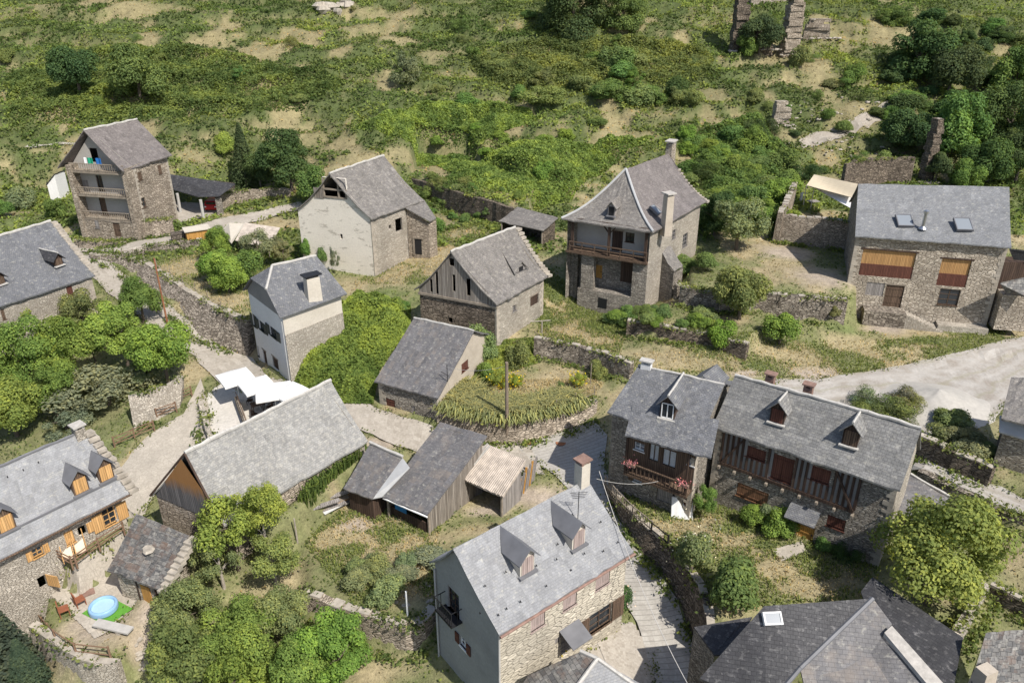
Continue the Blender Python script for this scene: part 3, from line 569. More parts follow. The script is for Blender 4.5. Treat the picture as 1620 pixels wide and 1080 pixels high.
# ---------------------------------------------------------------- house builder
Zv=np.array([0,0,1.])
def unit(v): v=np.asarray(v,float); return v/max(np.linalg.norm(v),1e-9)
def clip2(poly,a,b,c):
    return clip(poly,a,b,c)
def prj(p):
    d=np.asarray(p,float)-[0,0,ZC]; dep=d[1]*CT-d[2]*ST; return 810+FPX*d[0]/dep,540-FPX*(d[1]*ST+d[2]*CT)/dep
class Wall:                                          # a -> b left to right seen from outside
    def __init__(s,a,b,prof,mat,name='wall'):
        s.o=np.array([a[0],a[1],0.]); d=np.array([b[0]-a[0],b[1]-a[1],0.]); s.W=np.linalg.norm(d); s.U=d/s.W; s.N=np.array([s.U[1],-s.U[0],0.]); s.prof=prof; s.mat=mat; s.holes=[]; s.cloth=None
    def uvw(s,px,py):
        p=onplane(px,py,s.o,s.N); return float((p-s.o)@s.U),float(p[2])
    def rect(s,px):                                  # (x0,y0)-(x1,y1): top-left, bottom-right on the photo
        u_,z_=s.uvw((px[0]+px[2])/2,(px[1]+px[3])/2); a=prj(s.pt(u_-.5,z_)); b=prj(s.pt(u_+.5,z_)); sl_=max(0,-(b[1]-a[1])/(b[0]-a[0]+1e-6)); dy=min(sl_*(px[2]-px[0]),.42*(px[3]-px[1]))   # walls whose level lines climb to the right
        u0,v1=s.uvw(px[0],px[1]+dy); u1,v0=s.uvw(px[2],px[3]-dy)
        if u1<u0: u0,u1=u1,u0
        return [max(.04,u0),max(v0,-9),min(s.W-.04,u1),v1]
    def pt(s,u,v,n=0): return s.o+s.U*u+Zv*v+s.N*n
    def mesh(s,mb,poly=None,skip=(),n=0.,reveal=.24):
        poly=poly or s.prof
        us=sorted({min(p[0] for p in poly),max(p[0] for p in poly)}|{q for h in s.holes for q in(h[0],h[2])}); vs=sorted({min(p[1] for p in poly),max(p[1] for p in poly)}|{q for h in s.holes for q in(h[1],h[3])})
        lo_u,hi_u=min(p[0] for p in poly),max(p[0] for p in poly)
        for i in range(len(us)-1):
            for j in range(len(vs)-1):
                cu,cv=(us[i]+us[i+1])/2,(vs[j]+vs[j+1])/2
                if any(h[0]<cu<h[2] and h[1]<cv<h[3] for h in s.holes): continue
                q=clip(clip(clip(clip(list(poly),-1,0,-us[i]),1,0,us[i+1]),0,-1,-vs[j]),0,1,vs[j+1])
                if len(q)>=3: mb.poly([s.pt(u,v,n) for u,v in q])
        for h in s.holes:
            if not(min(p[1] for p in poly)-.05<=h[1] and h[3]<=max(p[1] for p in poly)+.5): continue
            c=[(h[0],h[1]),(h[2],h[1]),(h[2],h[3]),(h[0],h[3])]
            for k in range(4):
                p,q=c[k],c[(k+1)%4]; mb.poly([s.pt(*p,n),s.pt(*p,n-reveal),s.pt(*q,n-reveal),s.pt(*q,n)])
def fit_opening(w,h,kind,par,mat='woodB',lab=None):
    u0,v0,u1,v1=h; f=lambda mb,*a: mb.frame(w.o,w.U,w.N,*a)
    W_,H_=u1-u0,v1-v0
    if kind=='dark': return None
    if kind in('win','winw','open','openw'):
        m=MB(); t=.07
        f(m,u0,u0+t,v0,v1,-.2,-.1); f(m,u1-t,u1,v0,v1,-.2,-.1); f(m,u0+t,u1-t,v0,v0+t,-.2,-.1); f(m,u0+t,u1-t,v1-t,v1,-.2,-.1)
        if W_>.6: f(m,(u0+u1)/2-.035,(u0+u1)/2+.035,v0+t,v1-t,-.195,-.105)
        for k in range(1,1+(2 if H_>1.3 else 1)): f(m,u0+t,u1-t,v0+H_*k/(3 if H_>1.3 else 2)-.02,v0+H_*k/(3 if H_>1.3 else 2)+.02,-.19,-.11)
        f(m,u0-.06,u1+.06,v0-.08,v0,-.1,.07)
        o=m.build('window',M['white' if kind.endswith('w') else mat],par)
        MB().frame(w.o,w.U,w.N,u0+t*.5,u1-t*.5,v0+t*.5,v1-t*.5,-.17,-.15).build('pane',M['glassL' if kind=='winw' else 'glass'],o)
        if kind.startswith('open'):
            for a,b in((u0-W_*.52-.02,u0-.02),(u1+.02,u1+.02+W_*.52)):
                s=MB(); f(s,a,b,v0,v1,.03,.08); f(s,a+.03,b-.03,v0+.2*H_,v0+.2*H_+.07,.08,.1); f(s,a+.03,b-.03,v0+.8*H_,v0+.8*H_+.07,.08,.1); s.build('shutter',M[mat],par)
        return o
    if kind=='shut':
        m=MB(); c=(u0+u1)/2
        f(m,u0+.02,c-.008,v0+.02,v1-.02,-.09,-.04); f(m,c+.008,u1-.02,v0+.02,v1-.02,-.09,-.04)
        for k in(.18,.82): f(m,u0+.05,u1-.05,v0+H_*k-.04,v0+H_*k+.04,-.04,-.015)
        f(m,u0-.05,u1+.05,v0-.07,v0,-.1,.06)
        o=m.build('shutter',M[mat],par)
        if lab: o['label']=lab
        return o
    if kind=='board':
        m=MB(); f(m,u0+.01,u1-.01,v0+.01,v1-.01,-.12,-.06); return m.build('boarded_opening',M[mat],par)
    if kind=='door':
        m=MB(); f(m,u0+.02,u1-.02,v0,v1-.02,-.16,-.09)
        for k in(.2,.5,.82): f(m,u0+.06,u1-.06,v0+H_*k-.05,v0+H_*k+.05,-.09,-.065)
        o=m.build('door',M[mat],par); k=MB(); f(k,u1-.17,u1-.1,v0+H_*.45,v0+H_*.45+.14,-.065,-.02); k.build('handle',M['iron'],o)
        MB().frame(w.o,w.U,w.N,u0-.12,u1+.12,v1,v1+.14,-.2,.02).build('lintel',M['beam'],par)
        return o
    if kind=='half':                                 # pine boards above, brown boards below
        m=MB(); f(m,u0+.03,u1-.03,v0+H_*.45,v1,-.2,-.14); o=m.build('shutter',M['woodN'],par); o['label']='varnished pine upper boards'
        m=MB(); f(m,u0+.02,u1-.02,v0,v0+H_*.45,-.13,-.05); o=m.build('balcony_panel',M['woodR'],par)
        MB().frame(w.o,w.U,w.N,u0-.2,u1+.2,v1,v1+.16,-.2,.03).build('lintel',M['woodD'],par); return o
    if kind=='curtain':
        m=MB(); f(m,u0,u1,v0,v1,-.16,-.12); o=m.build('glazed_door',M['curtain'],par)
        m=MB(); 
        for a in(u0,(u0+u1)/2-.03,u1-.06): f(m,a,a+.06,v0,v1,-.12,-.07)
        m.build('door_frame',M['woodB'],o); return o
def slab(mb,Fa,Fb,Rb,Ra,sag=.0,th=.13,nx=16,ny=9,jit=.028,seed=0):
    Fa,Fb,Rb,Ra=[np.asarray(p,float) for p in(Fa,Fb,Rb,Ra)]; rng=np.random.default_rng(seed); J=rng.normal(size=(ny+1,nx+1))*jit
    def top(i,j):
        a=Fa*(1-i)+Fb*i; b=Ra*(1-i)+Rb*i; p=a*(1-j)+b*j
        jj=J[int(round(j*ny)),int(round(i*nx))]*(1 if 0<j<1 else .9); p=p.copy(); p[2]+=jj-sag*math.sin(math.pi*min(1,j*1.0))*(1-.35*j)
        if j==0:
            d=unit((Ra-Fa)*[1,1,0]); p[:2]+=d[:2]*rng.normal()*.04
        return p
    T=[[top(i/nx,j/ny) for i in range(nx+1)] for j in range(ny+1)]
    V=[p for r in T for p in r]; n=len(V); V=V+[p-[0,0,th] for p in V]; w=nx+1
    F=[(j*w+i,j*w+i+1,(j+1)*w+i+1,(j+1)*w+i) for j in range(ny) for i in range(nx)]
    F+=[tuple(n+q for q in f[::-1]) for f in F]
    for i in range(nx): F.append((i+1,i,n+i,n+i+1)); a=ny*w; F.append((a+i,a+i+1,n+a+i+1,n+a+i))
    for j in range(ny): F.append((j*w,(j+1)*w,n+(j+1)*w,n+j*w)); a=nx; F.append(((j+1)*w+a,j*w+a,n+j*w+a,n+(j+1)*w+a))
    mb.add(V,F); return T
def ridge_bar(a,b,r,seed=0):
    mb=MB(); a=np.asarray(a,float); b=np.asarray(b,float); n=max(3,int(np.linalg.norm(b-a)/.6)); rng=random.Random(seed)
    pts=[tuple(a*(1-i/n)+b*i/n+np.array([0,0,rng.uniform(-.05,.05)])) for i in range(n+1)]
    return mb.tube(pts,[r*rng.uniform(.8,1.15) for _ in pts],6)
class House:
    def __init__(s,name,label,zb,ze,zr,px,cat='house',group=None,oe=.4,og=.3,zeb=None,symB=True,og1=None,zr1=None,ze1=None):
        s.zb,s.ze,s.zr=zb,ze,zr; q={}
        q['R0']=P(*px['R0'],zr); q['R1']=P(*px['R1'],zr1 or zr); q['F0']=P(*px['F0'],ze); q['F1']=P(*px['F1'],ze1 or ze); zeb=zeb or ze; s.zeb=zeb
        if 'B0' in px:
            q['B0']=P(*px['B0'],zeb); q['B1']=q['B0']+(q['R1']-q['R0'])*[1,1,0]
        else:
            k=(zr-zeb)/(zr-ze)
            for e in '01': q['B'+e]=np.r_[(q['R'+e]+(q['R'+e]-q['F'+e])*k)[:2],zeb]
        s.q=q; s.root=thing(name,label,cat,tuple(np.r_[((q['F0']+q['F1']+q['B0']+q['B1'])/4)[:2],zb]),group)
        s.U=unit((q['R1']-q['R0'])*[1,1,0]); og1=og if og1 is None else og1
        c={}
        for sd in 'FB':
            for e in '01':
                n=unit((q['R'+e]-q[sd+e])*[1,1,0]); c[sd+e]=q[sd+e]+n*oe+s.U*(og if e=='0' else -og1)
        s.c=c; s.oe=oe
        def tz(sd,e):
            d=np.linalg.norm((q['R'+e]-q[sd+e])[:2]); return q[sd+e][2]+oe*(q['R'+e][2]-q[sd+e][2])/d-.2
        zb2=zb-2.5
        s.w={}
        A,B=c['F0'],c['F1']; L=np.linalg.norm((B-A)[:2]); s.w['F']=Wall(A,B,[(0,zb2),(L,zb2),(L,tz('F','1')),(0,tz('F','0'))],None)
        A,B=c['B1'],c['B0']; L=np.linalg.norm((B-A)[:2]); s.w['B']=Wall(A,B,[(0,zb2),(L,zb2),(L,tz('B','0')),(0,tz('B','1'))],None)
        for e,(a,b) in {'0':('B0','F0'),'1':('F1','B1')}.items():
            A,B=c[a],c[b]; w=Wall(A,B,None,None); rp=q['R'+e]+s.U*(og if e=='0' else -og1); ur=float(np.clip((rp-w.o)@w.U,.3,w.W-.3)); zz=q['R'+e][2]-.25
            w.prof=[(0,zb2),(w.W,zb2),(w.W,tz(b[0],e)),(ur,zz),(0,tz(a[0],e))]; s.w[e]=w
        s.parts=[]
    def hole(s,side,px,kind,mat='woodB',lab=None):
        w=s.w[side]; h=w.rect(px)
        if h[2]-h[0]<.3: c_=(h[0]+h[2])/2; h[0],h[2]=c_-.15,c_+.15
        if h[2]-h[0]<.15 or h[3]-h[1]<.15: print('tiny hole',s.root.name,side,px,h); return
        w.holes.append(h); s.parts.append((w,h,kind,mat,lab))
    def walls(s,mats,split=None,reveal=.24):         # mats: dict side->mat ; split: side->(z,mat,name)
        split=split or {}; by={}
        for k,w in s.w.items():
            by.setdefault(mats.get(k,mats['*']),[]).append((k,w))
        for m,L in by.items():
            mb=MB()
            for k,w in L:
                poly=w.prof
                if k in split and split[k][0] is not None: poly=clip(list(w.prof),0,1,split[k][0])
                w.mesh(mb,poly,reveal=reveal)
            mb.build('wall',M[m],s.root)
        for k,(z,m,nm) in split.items():
            mb=MB(); w=s.w[k]; w.mesh(mb,clip(list(w.prof),0,-1,-z),n=.04,reveal=.1); mb.build(nm,M[m],s.root)
        for e in '01':
            if 'stone' in mats.get('F',mats['*']) and 'stoneH' not in mats.get('F',mats['*']):
                mb=MB(); w=s.w['F']; z=s.zb-1.5; zt_=w.prof[2][1] if e=='1' else w.prof[3][1]; k=0; rg=random.Random(int(abs(w.o[0]*10)))
                while z<zt_-.3:
                    hq=rg.uniform(.22,.36); lq=(.55 if k%2 else .3)*rg.uniform(.8,1.2); u0,u1=(w.W-lq,w.W+.03) if e=='1' else (-.03,lq)
                    mb.frame(w.o,w.U,w.N,u0,u1,z,z+hq-.025,-(.3 if k%2 else .55)*rg.uniform(.8,1.1),.03); z+=hq; k+=1
                mb.build('quoins',M['quoin'],s.root)
        for w,h,kind,mat,lab in s.parts: fit_opening(w,h,kind,s.root,mat,lab)
        return s
    def roof(s,mat,sag=.15,ridge='mortar',th=.13,seed=1,verge=None,rr=.13):
        q=s.q; mb=MB(); s.T=slab(mb,q['F0'],q['F1'],q['R1'],q['R0'],sag,th,seed=seed); slab(mb,q['B1'],q['B0'],q['R0'],q['R1'],sag,th,seed=seed+1)
        s.rf=mb.build('roof',M[mat],s.root); s.sag=sag
        if ridge: ridge_bar(q['R0']+[0,0,.03],q['R1']+[0,0,.03],rr,seed).build('ridge_cap',M[ridge],s.rf)
        if verge:                                    # stepped verge stones along the R1-F1 edge, sitting on the wall beyond the roof
            mb=MB(); rng=random.Random(seed); a,b=(q['F1'],q['R1']) if verge!='0' else (q['F0'],q['R0']); out=s.U*(1 if verge!='0' else -1); n=int(np.linalg.norm(b-a)/.42)
            for i in range(n):
                t=(i+.5)/n; p=a*(1-t)+b*t+out*.22; mb.box((p[0],p[1],p[2]-.22-s.sag*.8*math.sin(math.pi*t)),(.62+rng.uniform(-.1,.15),.5+rng.uniform(-.06,.12),.24),math.atan2(s.U[1],s.U[0])+rng.uniform(-.15,.15))
            mb.build('verge_stones',M['rubble'],s.rf)
        return s
    def rp(s,px,py,side='F'):                        # point on the front roof plane under a photo pixel
        q=s.q; a,b,c=q[side+'0'],q[side+'1'],q['R0']; return onplane(px,py,a,np.cross(b-a,c-a))
    def slope(s,side='F'):
        d=np.linalg.norm((q:=s.q)['R0'][:2]-q[side+'0'][:2]); n=unit((q[side+'0']-q['R0'])*[1,1,0]); n=n-s.U*(n@s.U); return unit(n),(q['R0'][2]-q[side+'0'][2])/d
    def dormer(s,px,py,w,h,g,roofm,facem='woodO',bodym='woodB',over=.18,ridge=None,kind='shut',lab=None,sill=True):
        b=s.rp(px,py); N,k=s.slope(); U=s.U if np.cross(s.U,N)[2]<0 else -s.U
        U=np.array([-N[1],N[0],0]); b=b-[0,0,.1]; dp=lambda hh:hh/k
        body=MB(); P_=lambda u,v,n: b+U*u+Zv*v+N*n
        hw=w/2; B_=[P_(-hw,0,0),P_(hw,0,0),P_(hw,h,0),P_(0,h+g,0),P_(-hw,h,0)]
        d=dp(h)+.1; e=dp(h+g)+.1
        body.poly(B_); body.poly([P_(hw,0,0),P_(hw,h,-d),P_(hw,h,0)]); body.poly([P_(-hw,0,0),P_(-hw,h,0),P_(-hw,h,-d)])
        o=body.build('dormer',M[bodym],s.root)
        if lab: o['label']=lab
        r=MB()
        for sg in(-1,1):
            ov=over; fl=-g/hw*ov
            a0=P_(sg*(hw+ov),h+fl+.03,ov); a1=P_(0,h+g+.06,ov); a2=P_(0,h+g+.06,-e); a3=P_(sg*(hw+ov),h+fl+.03,-dp(h+fl))
            q=[a0,a1,a2,a3] if sg>0 else [a1,a0,a3,a2]
            top=[p+[0,0,.07] for p in q]; r.add(q+top,[(0,3,2,1),(4,5,6,7),(0,1,5,4),(1,2,6,5),(2,3,7,6),(3,0,4,7)])
        r.build('dormer_roof',M[roofm],o)
        if ridge: ridge_bar(P_(0,h+g+.14,over),P_(0,h+g+.14,-e),.08).build('dormer_ridge',M[ridge],o)
        f=MB(); i=.1
        if kind=='shut':
            f.frame(b,U,N,-hw+i,-.01,.12,h-.04,.01,.05); f.frame(b,U,N,.01,hw-i,.12,h-.04,.01,.05); f.build('shutter',M[facem],o)
        elif kind=='win':
            for a in((-hw+i,-hw+i+.06,.1,h),(hw-i-.06,hw-i,.1,h),(-hw+i,hw-i,.1,.16),(-hw+i,hw-i,h-.06,h),(-.03,.03,.1,h)): f.frame(b,U,N,*a,.01,.06)
            x=f.build('window',M[facem],o); MB().frame(b,U,N,-hw+i,hw-i,.1,h,.005,.02).build('pane',M['glass'],o)
        elif kind=='dark': f.frame(b,U,N,-hw+i,hw-i,.1,h,.01,.03).build('opening_dark',M['iron'],o)  # black panel stands for the unlit inside of an open dormer
        if sill: MB().frame(b,U,N,-hw-.12,hw+.12,-.02,.08,-.05,.22).build('sill',M['mortar' if ridge else 'lead'],o)
        return o
    def chimney(s,p,sx,sy,zt,mat,capm='slab',zb=None,taper=.9,rz=None):
        rz=math.atan2(s.U[1],s.U[0]) if rz is None else rz; zb=zb if zb is not None else p[2]-1.2
        o=MB().box((p[0],p[1],zb),(sx,sy,zt-zb),rz,taper).build('chimney',M[mat],s.root)
        c=MB()
        for a in(-1,1):
            for b in(-1,1):
                dx,dy=a*sx*.33,b*sy*.33; c.box((p[0]+dx*math.cos(rz)-dy*math.sin(rz),p[1]+dx*math.sin(rz)+dy*math.cos(rz),zt),(.14,.14,.2),rz)
        c.box((p[0],p[1],zt+.2),(sx*1.22,sy*1.22,.1),rz); c.build('chimney_cap',M[capm],o); return o
    def skylight(s,px,py,w,h,mat='lead',glass='glassL'):
        p=s.rp(px,py); N,k=s.slope(); U=np.array([-N[1],N[0],0]); D=unit(N*1-Zv*k); Q=unit(np.cross(U,D)); Q=Q if Q[2]>0 else -Q
        m=MB(); f=lambda mb,a0,a1,b0,b1,c0,c1:mb.add([p+U*a+D*b+Q*c for a in(a0,a1) for b in(b0,b1) for c in(c0,c1)],[(0,1,3,2),(4,6,7,5),(0,4,5,1),(2,3,7,6),(0,2,6,4),(1,5,7,3)])
        t=.09
        f(m,-w/2,-w/2+t,-h/2,h/2,-.12,.12); f(m,w/2-t,w/2,-h/2,h/2,-.12,.12); f(m,-w/2+t,w/2-t,-h/2,-h/2+t,-.12,.12); f(m,-w/2+t,w/2-t,h/2-t,h/2,-.12,.12)
        o=m.build('skylight',M[mat],s.root); g=MB(); f(g,-w/2+t*.6,w/2-t*.6,-h/2+t*.6,h/2-t*.6,.0,.08); g.build('pane',M[glass],o); return o
    def hooks(s,pts):
        N,k=s.slope()
        for a,b in pts:
            p=s.rp(a,b); m=MB(); m.bar(p-[0,0,.02],p+[0,0,.12],.03); m.bar(p+[0,0,.1],p+N*.1+np.array([0,0,.07]),.025); m.build('snow_hook',M['iron'],s.root)
def prism_roof(mb,pts,th=.12):                       # thick polygon
    n=len(pts); V=[np.asarray(p,float) for p in pts]; V+= [p-[0,0,th] for p in V]
    mb.add(V,[tuple(range(n)),tuple(range(2*n-1,n-1,-1))]+[(i,n+i,n+(i+1)%n,(i+1)%n) for i in range(n)])
    return mb
WALLPTS=[]
def rwall(name,label,pts,zt,zb,mat='stoneW',th=.55,cap=True,jit=.1,cat='wall',group=None,seed=0,zts=None,step=.7,foot=None):
    W_=[P(a,b,(zts[i] if zts else zt)) for i,(a,b) in enumerate(pts)]; rng=random.Random(seed+len(pts)); L=[]
    for i in range(len(W_)-1):
        n=max(1,int(np.linalg.norm((W_[i+1]-W_[i])[:2])/step))
        for k in range(n+(i==len(W_)-2)): L.append(W_[i]*(1-k/n)+W_[i+1]*k/n)
    FT=None
    if foot:
        F_p=np.array([G(*p) for p in foot]); cs=np.r_[0,np.cumsum(np.linalg.norm(np.diff(F_p[:,:2],axis=0),axis=1))]; LL=np.array(L); cl=np.r_[0,np.cumsum(np.linalg.norm(np.diff(LL[:,:2],axis=0),axis=1))]; FT=np.stack([np.interp(cl/cl[-1]*cs[-1],cs,F_p[:,k]) for k in range(3)],1)-[0,0,.4]
    WALLPTS.append(([p.copy() for p in L],None if FT is None else FT,zb)); t=thing(name,label,cat,(L[len(L)//2][0],L[len(L)//2][1],zb if not callable(zb) else zb(L[0])),group)
    mb=MB(); n=len(L); A=[];B=[]
    for i,p in enumerate(L):
        d=unit((L[min(i+1,n-1)]-L[max(i-1,0)])*[1,1,0]); nn=np.array([d[1],-d[0],0]); z=p[2]+rng.uniform(-jit,jit)
        f=p+nn*rng.uniform(-.05,.05); A.append((np.r_[f[:2],z],np.r_[(f+nn*.18)[:2],zb] if FT is None else FT[i])); bk=p-nn*th; B.append((np.r_[bk[:2],z+rng.uniform(-.04,.04)],np.r_[bk[:2],zb]))
    nv=4; V=[];w=nv+1
    for i in range(n):
        for j in range(nv+1): V.append(A[i][1]*(1-j/nv)+A[i][0]*j/nv+ (unit(A[i][1]-A[i][0])*[1,1,0])*rng.uniform(-.03,.03))
    F=[(i*w+j,(i+1)*w+j,(i+1)*w+j+1,i*w+j+1) for i in range(n-1) for j in range(nv)]
    o=len(V); V+=[q for b in B for q in b]
    F+=[(i*w+nv,(i+1)*w+nv,o+(i+1)*2,o+i*2) for i in range(n-1)]+[(o+i*2+1,o+i*2,o+i*2+2,o+i*2+3) for i in range(n-1)]
    F+=[tuple([j for j in range(nv+1)][::-1]+[o+1,o][::1])[::-1],tuple([(n-1)*w+j for j in range(nv+1)]+[o+2*n-2,o+2*n-1])]
    mb.add(V,F); mb.build('masonry',M[mat],t)
    if cap:
        c=MB()
        for i in range(n-1):
            p=(A[i][0]+A[i+1][0]+B[i][0]+B[i+1][0])/4; d=unit((L[i+1]-L[i])*[1,1,0])
            if rng.random()<.8: c.box((p[0],p[1],p[2]-.06),(np.linalg.norm((L[i+1]-L[i])[:2])*rng.uniform(.7,1.05),th*rng.uniform(.8,1.2),rng.uniform(.1,.2)),math.atan2(d[1],d[0])+rng.uniform(-.12,.12))
        if c.v: c.build('coping',M['rubble'],t)
    return t
def fence(name,label,pts,h=1.0,rails=3,mat='fence',group=None,post=1.8,r=.05,pickets=0,diag=False):
    W_=[G(*p) if len(p)==2 else P(*p) for p in pts]; t=thing(name,label,'fence',W_[0],group); L=[]
    for i in range(len(W_)-1):
        n=max(1,int(round(np.linalg.norm(W_[i+1]-W_[i])/post)))
        for k in range(n+(i==len(W_)-2)): L.append(W_[i]*(1-k/n)+W_[i+1]*k/n)
    for p in L: MB().bar(p-[0,0,.2],p+[0,0,h+.08],r*1.3,6).build('post',M[mat],t)
    m=MB()
    for i in range(len(L)-1):
        for k in range(rails): z=np.array([0,0,h*(.35+.62*k/max(1,rails-1))]); m.bar(L[i]+z,L[i+1]+z,r*.8,4)
        if diag: m.bar(L[i]+[0,0,h*.3],L[i+1]+[0,0,h*.95],r*.7,4)
        if pickets:
            n=int(np.linalg.norm(L[i+1]-L[i])/pickets)
            for k in range(n): p=L[i]*(1-k/n)+L[i+1]*k/n; m.bar(p+[0,0,.05],p+[0,0,h*random.uniform(.9,1.08)],r*.5,4)
    m.build('rails',M[mat],t); return t
M['slab']=plain('stone_cap',(.42,.39,.35),.9,.25,4.)
# ================================================================ buildings
# --- tall house with three balconies
A=House('stone_house','tall grey-roofed stone house with three stacked wooden balconies in its gable',6,14.3,18.7,dict(R0=(132,206),R1=(217,189),F0=(194,271),F1=(272,245),B0=(90,265)),oe=.45,og=1.75,og1=.35)
A.hole('0',(141,234,158,257),'dark'); A.hole('0',(151,277,166,302),'win','woodD'); A.hole('0',(121,284,143,303),'shut','woodG'); A.hole('0',(156,311,172,340),'shut','woodB'); 
A.hole('F',(217,270,226,287),'shut'); A.hole('F',(249,259,257,277),'shut'); A.hole('F',(221,310,232,331),'win')
A.walls({'*':'stoneA'},{'0':(8.3,'plasterA','gable_render')}).roof('sl_purple',sag=.1,ridge='mortar',seed=3)
A.skylight(234,233,.7,1.1)
wA=A.w['0']
def balcony(w,z,u0,u1,par,dep=1.25,h=1.0,mat='beam'):
    m=MB().frame(w.o,w.U,w.N,u0,u1,z-.2,z,0,dep); o=m.build('balcony',M[mat],par); r=MB()
    f=lambda *a:r.frame(w.o,w.U,w.N,*a)
    f(u0,u1,z+h-.08,z+h,dep-.1,dep); f(u0,u1,z+.1,z+.17,dep-.09,dep-.01)
    n=int((u1-u0)/.3)
    for k in range(n+1): u=u0+.03+(u1-u0-.06)*k/n; f(u-.03,u+.03,z,z+h-.08,dep-.08,dep-.03)
    r.build('railing',M[mat],o); return o
for kk,px in enumerate(((142,266),(149,303),(153,340))):
    _,z=wA.uvw(*px); balcony(wA,z-.12,.35,wA.W-.35,A.root)
    if kk==2: wG=Wall(wA.pt(.3,0,1.32),wA.pt(wA.W-.3,0,1.32),[(0,3),(wA.W-.6,3),(wA.W-.6,z-.34),(0,z-.34)],None)
for e,(u) in (('l',.0),('r',wA.W)):
    m=MB(); zt=wA.prof[2][1]-.05 if e=='r' else wA.prof[4][1]-.05
    m.frame(wA.o,wA.U,wA.N,u-(.05 if e=='l' else .6),u+(.6 if e=='l' else .05),3.6,zt,.0,1.42); m.build('stone_pier',M['stoneA'],A.root)
m=MB()
for r,k,mt in(((177,352,193,375),'door','woodB'),((148,348,158,361),'shut','woodG'),((123,351,128,357),'dark','woodD')):
    h=wG.rect(r)
    if h[2]-h[0]>.15 and h[3]-h[1]>.15: wG.holes.append(h); fit_opening(wG,h,k,A.root,mt)
wG.mesh(m); m.build('base_wall',M['stoneA'],A.root)
# --- white plastered barn
B=House('barn','tall barn with a bright plastered gable and an open hayloft under its grey roof',5.4,11.8,16.4,dict(R0=(521,275),R1=(607,246),F0=(588,346),F1=(671,317),B0=(465,334)),cat='barn',oe=.3,og=.25)
B.hole('0',(509,280,549,315),'dark'); B.hole('0',(538,370,542,378),'dark'); B.hole('F',(625,343,637,368),'dark'); B.hole('F',(615,355,619,363),'dark')
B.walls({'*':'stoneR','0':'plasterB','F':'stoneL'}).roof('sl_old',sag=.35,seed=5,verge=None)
w=B.w['0']; h=w.holes[0]; m=MB()
for u in(h[0]+.05,h[0]+(h[2]-h[0])*.66,h[2]-.05): m.frame(w.o,w.U,w.N,u-.09,u+.09,h[1],h[3]-(0.2 if u<h[2]-.5 else 1.2),-.12,.06)
for v in(h[1]+.05,h[1]+(h[3]-h[1])*.42): m.frame(w.o,w.U,w.N,h[0],h[2],v-.08,v+.08,-.1,.08)
m.build('loft_beams',M['beam'],B.root)
m=MB(); m.frame(w.o,w.U,w.N,h[0]-1.15,h[0]-.02,h[1]-.2,h[1]+1.0,.0,.05); m.build('gable_boarding',M['wood'],B.root)
z1=10.3; a=P(640,328,11.7); b=P(671,316,11.75); c=P(690,345,z1); d=P(680,350,z1); m=prism_roof(MB(),[a,d,c,b]); m.build('catslide_roof',M['sl_old'],B.root)
m=MB(); e=a+unit((b-a))*.3; d2=d+unit((c-d))*.25+unit((a-d)*[1,1,0])*.3; 
for p,q in((e,d2),(d2,c)): m.poly([np.r_[p[:2],4.],np.r_[q[:2],4.],q-[0,0,.2],p-[0,0,.2]])
m.build('annex_wall',M['stoneA'],B.root)
ww=Wall(e,d2,None,None); m=MB(); m.frame(ww.o,ww.U,ww.N,ww.W*.30,ww.W*.62,6.1,8.0,.005,.03); m.build('annex_doorway_dark',M['iron'],B.root); m=MB(); m.frame(ww.o,ww.U,ww.N,ww.W*.22,ww.W*.7,8.0,8.18,0,.12); m.frame(ww.o,ww.U,ww.N,ww.W*.22,ww.W*.3,6,8.,0,.1); m.build('timber_frame',M['beam'],B.root)  # black doorway panel paints the unlit interior onto the annex wall
# --- white restaurant house
L=House('white_house','narrow white house with dark green shutters and a half hipped slate roof beside the street',2.9,9.5,12.6,dict(R0=(405,426),R1=(500,404),F0=(443,503),F1=(549,464),B0=(384,458)),oe=.35,og=.35,ze1=9.5)
for r in((397,494,406,518),(409,505,420,527),(426,514,439,538)): L.hole('0',r,'open','green')
L.hole('0',(401,541,411,564),'win','green'); L.hole('0',(415,552,425,586),'door','woodD'); L.hole('0',(430,562,442,588),'door','woodD')
# roof: clipped gable at the street end
q=L.q; r0=q['R0']; hf=q['F0']*.42+r0*.58; hb=q['B0']*.42+r0*.58; rr0=r0*.74+q['R1']*.26
mb=MB(); prism_roof(mb,[q['F0'],q['F1'],q['R1'],rr0,hf]); prism_roof(mb,[q['B1'],q['B0'],hb,rr0,q['R1']]); prism_roof(mb,[hb,hf,rr0]); L.rf=mb.build('roof',M['sl_blue'],L.root); L.sag=0
ridge_bar(rr0,q['R1'],.12).build('ridge_cap',M['mortar'],L.rf); ridge_bar(rr0,hf,.12).build('hip_cap',M['mortar'],L.rf)
for k in '0': 
    pr=L.w[k].prof; zc=hf[2]-.2; L.w[k].prof=clip(list(pr),0,1,zc)
L.walls({'*':'plasterC','0':'plasterW','F':'plasterC','1':'stoneG'},{'0':(9.25,'slatehung','gable_cladding')})
m=MB(); w=L.w['F']; m.frame(w.o,w.U,w.N,0,w.W,0,7.6,.0,.05); m.build('bare_stone_base',M['stoneL'],L.root)
L.chimney(L.rp(496,470),1.35,.85,P(496,440,11.6)[2]+.3,'plasterC','iron',zb=9.3)
m=MB(); a=L.w['0'].pt(L.w['0'].W-.1,3,.1); m.bar(a,a+[0,0,6],.05,6); m.build('downpipe',M['zinc'],L.root)
p=L.w['0'].pt(L.w['0'].holes[2][0]+.4,L.w['0'].holes[2][1],.2)
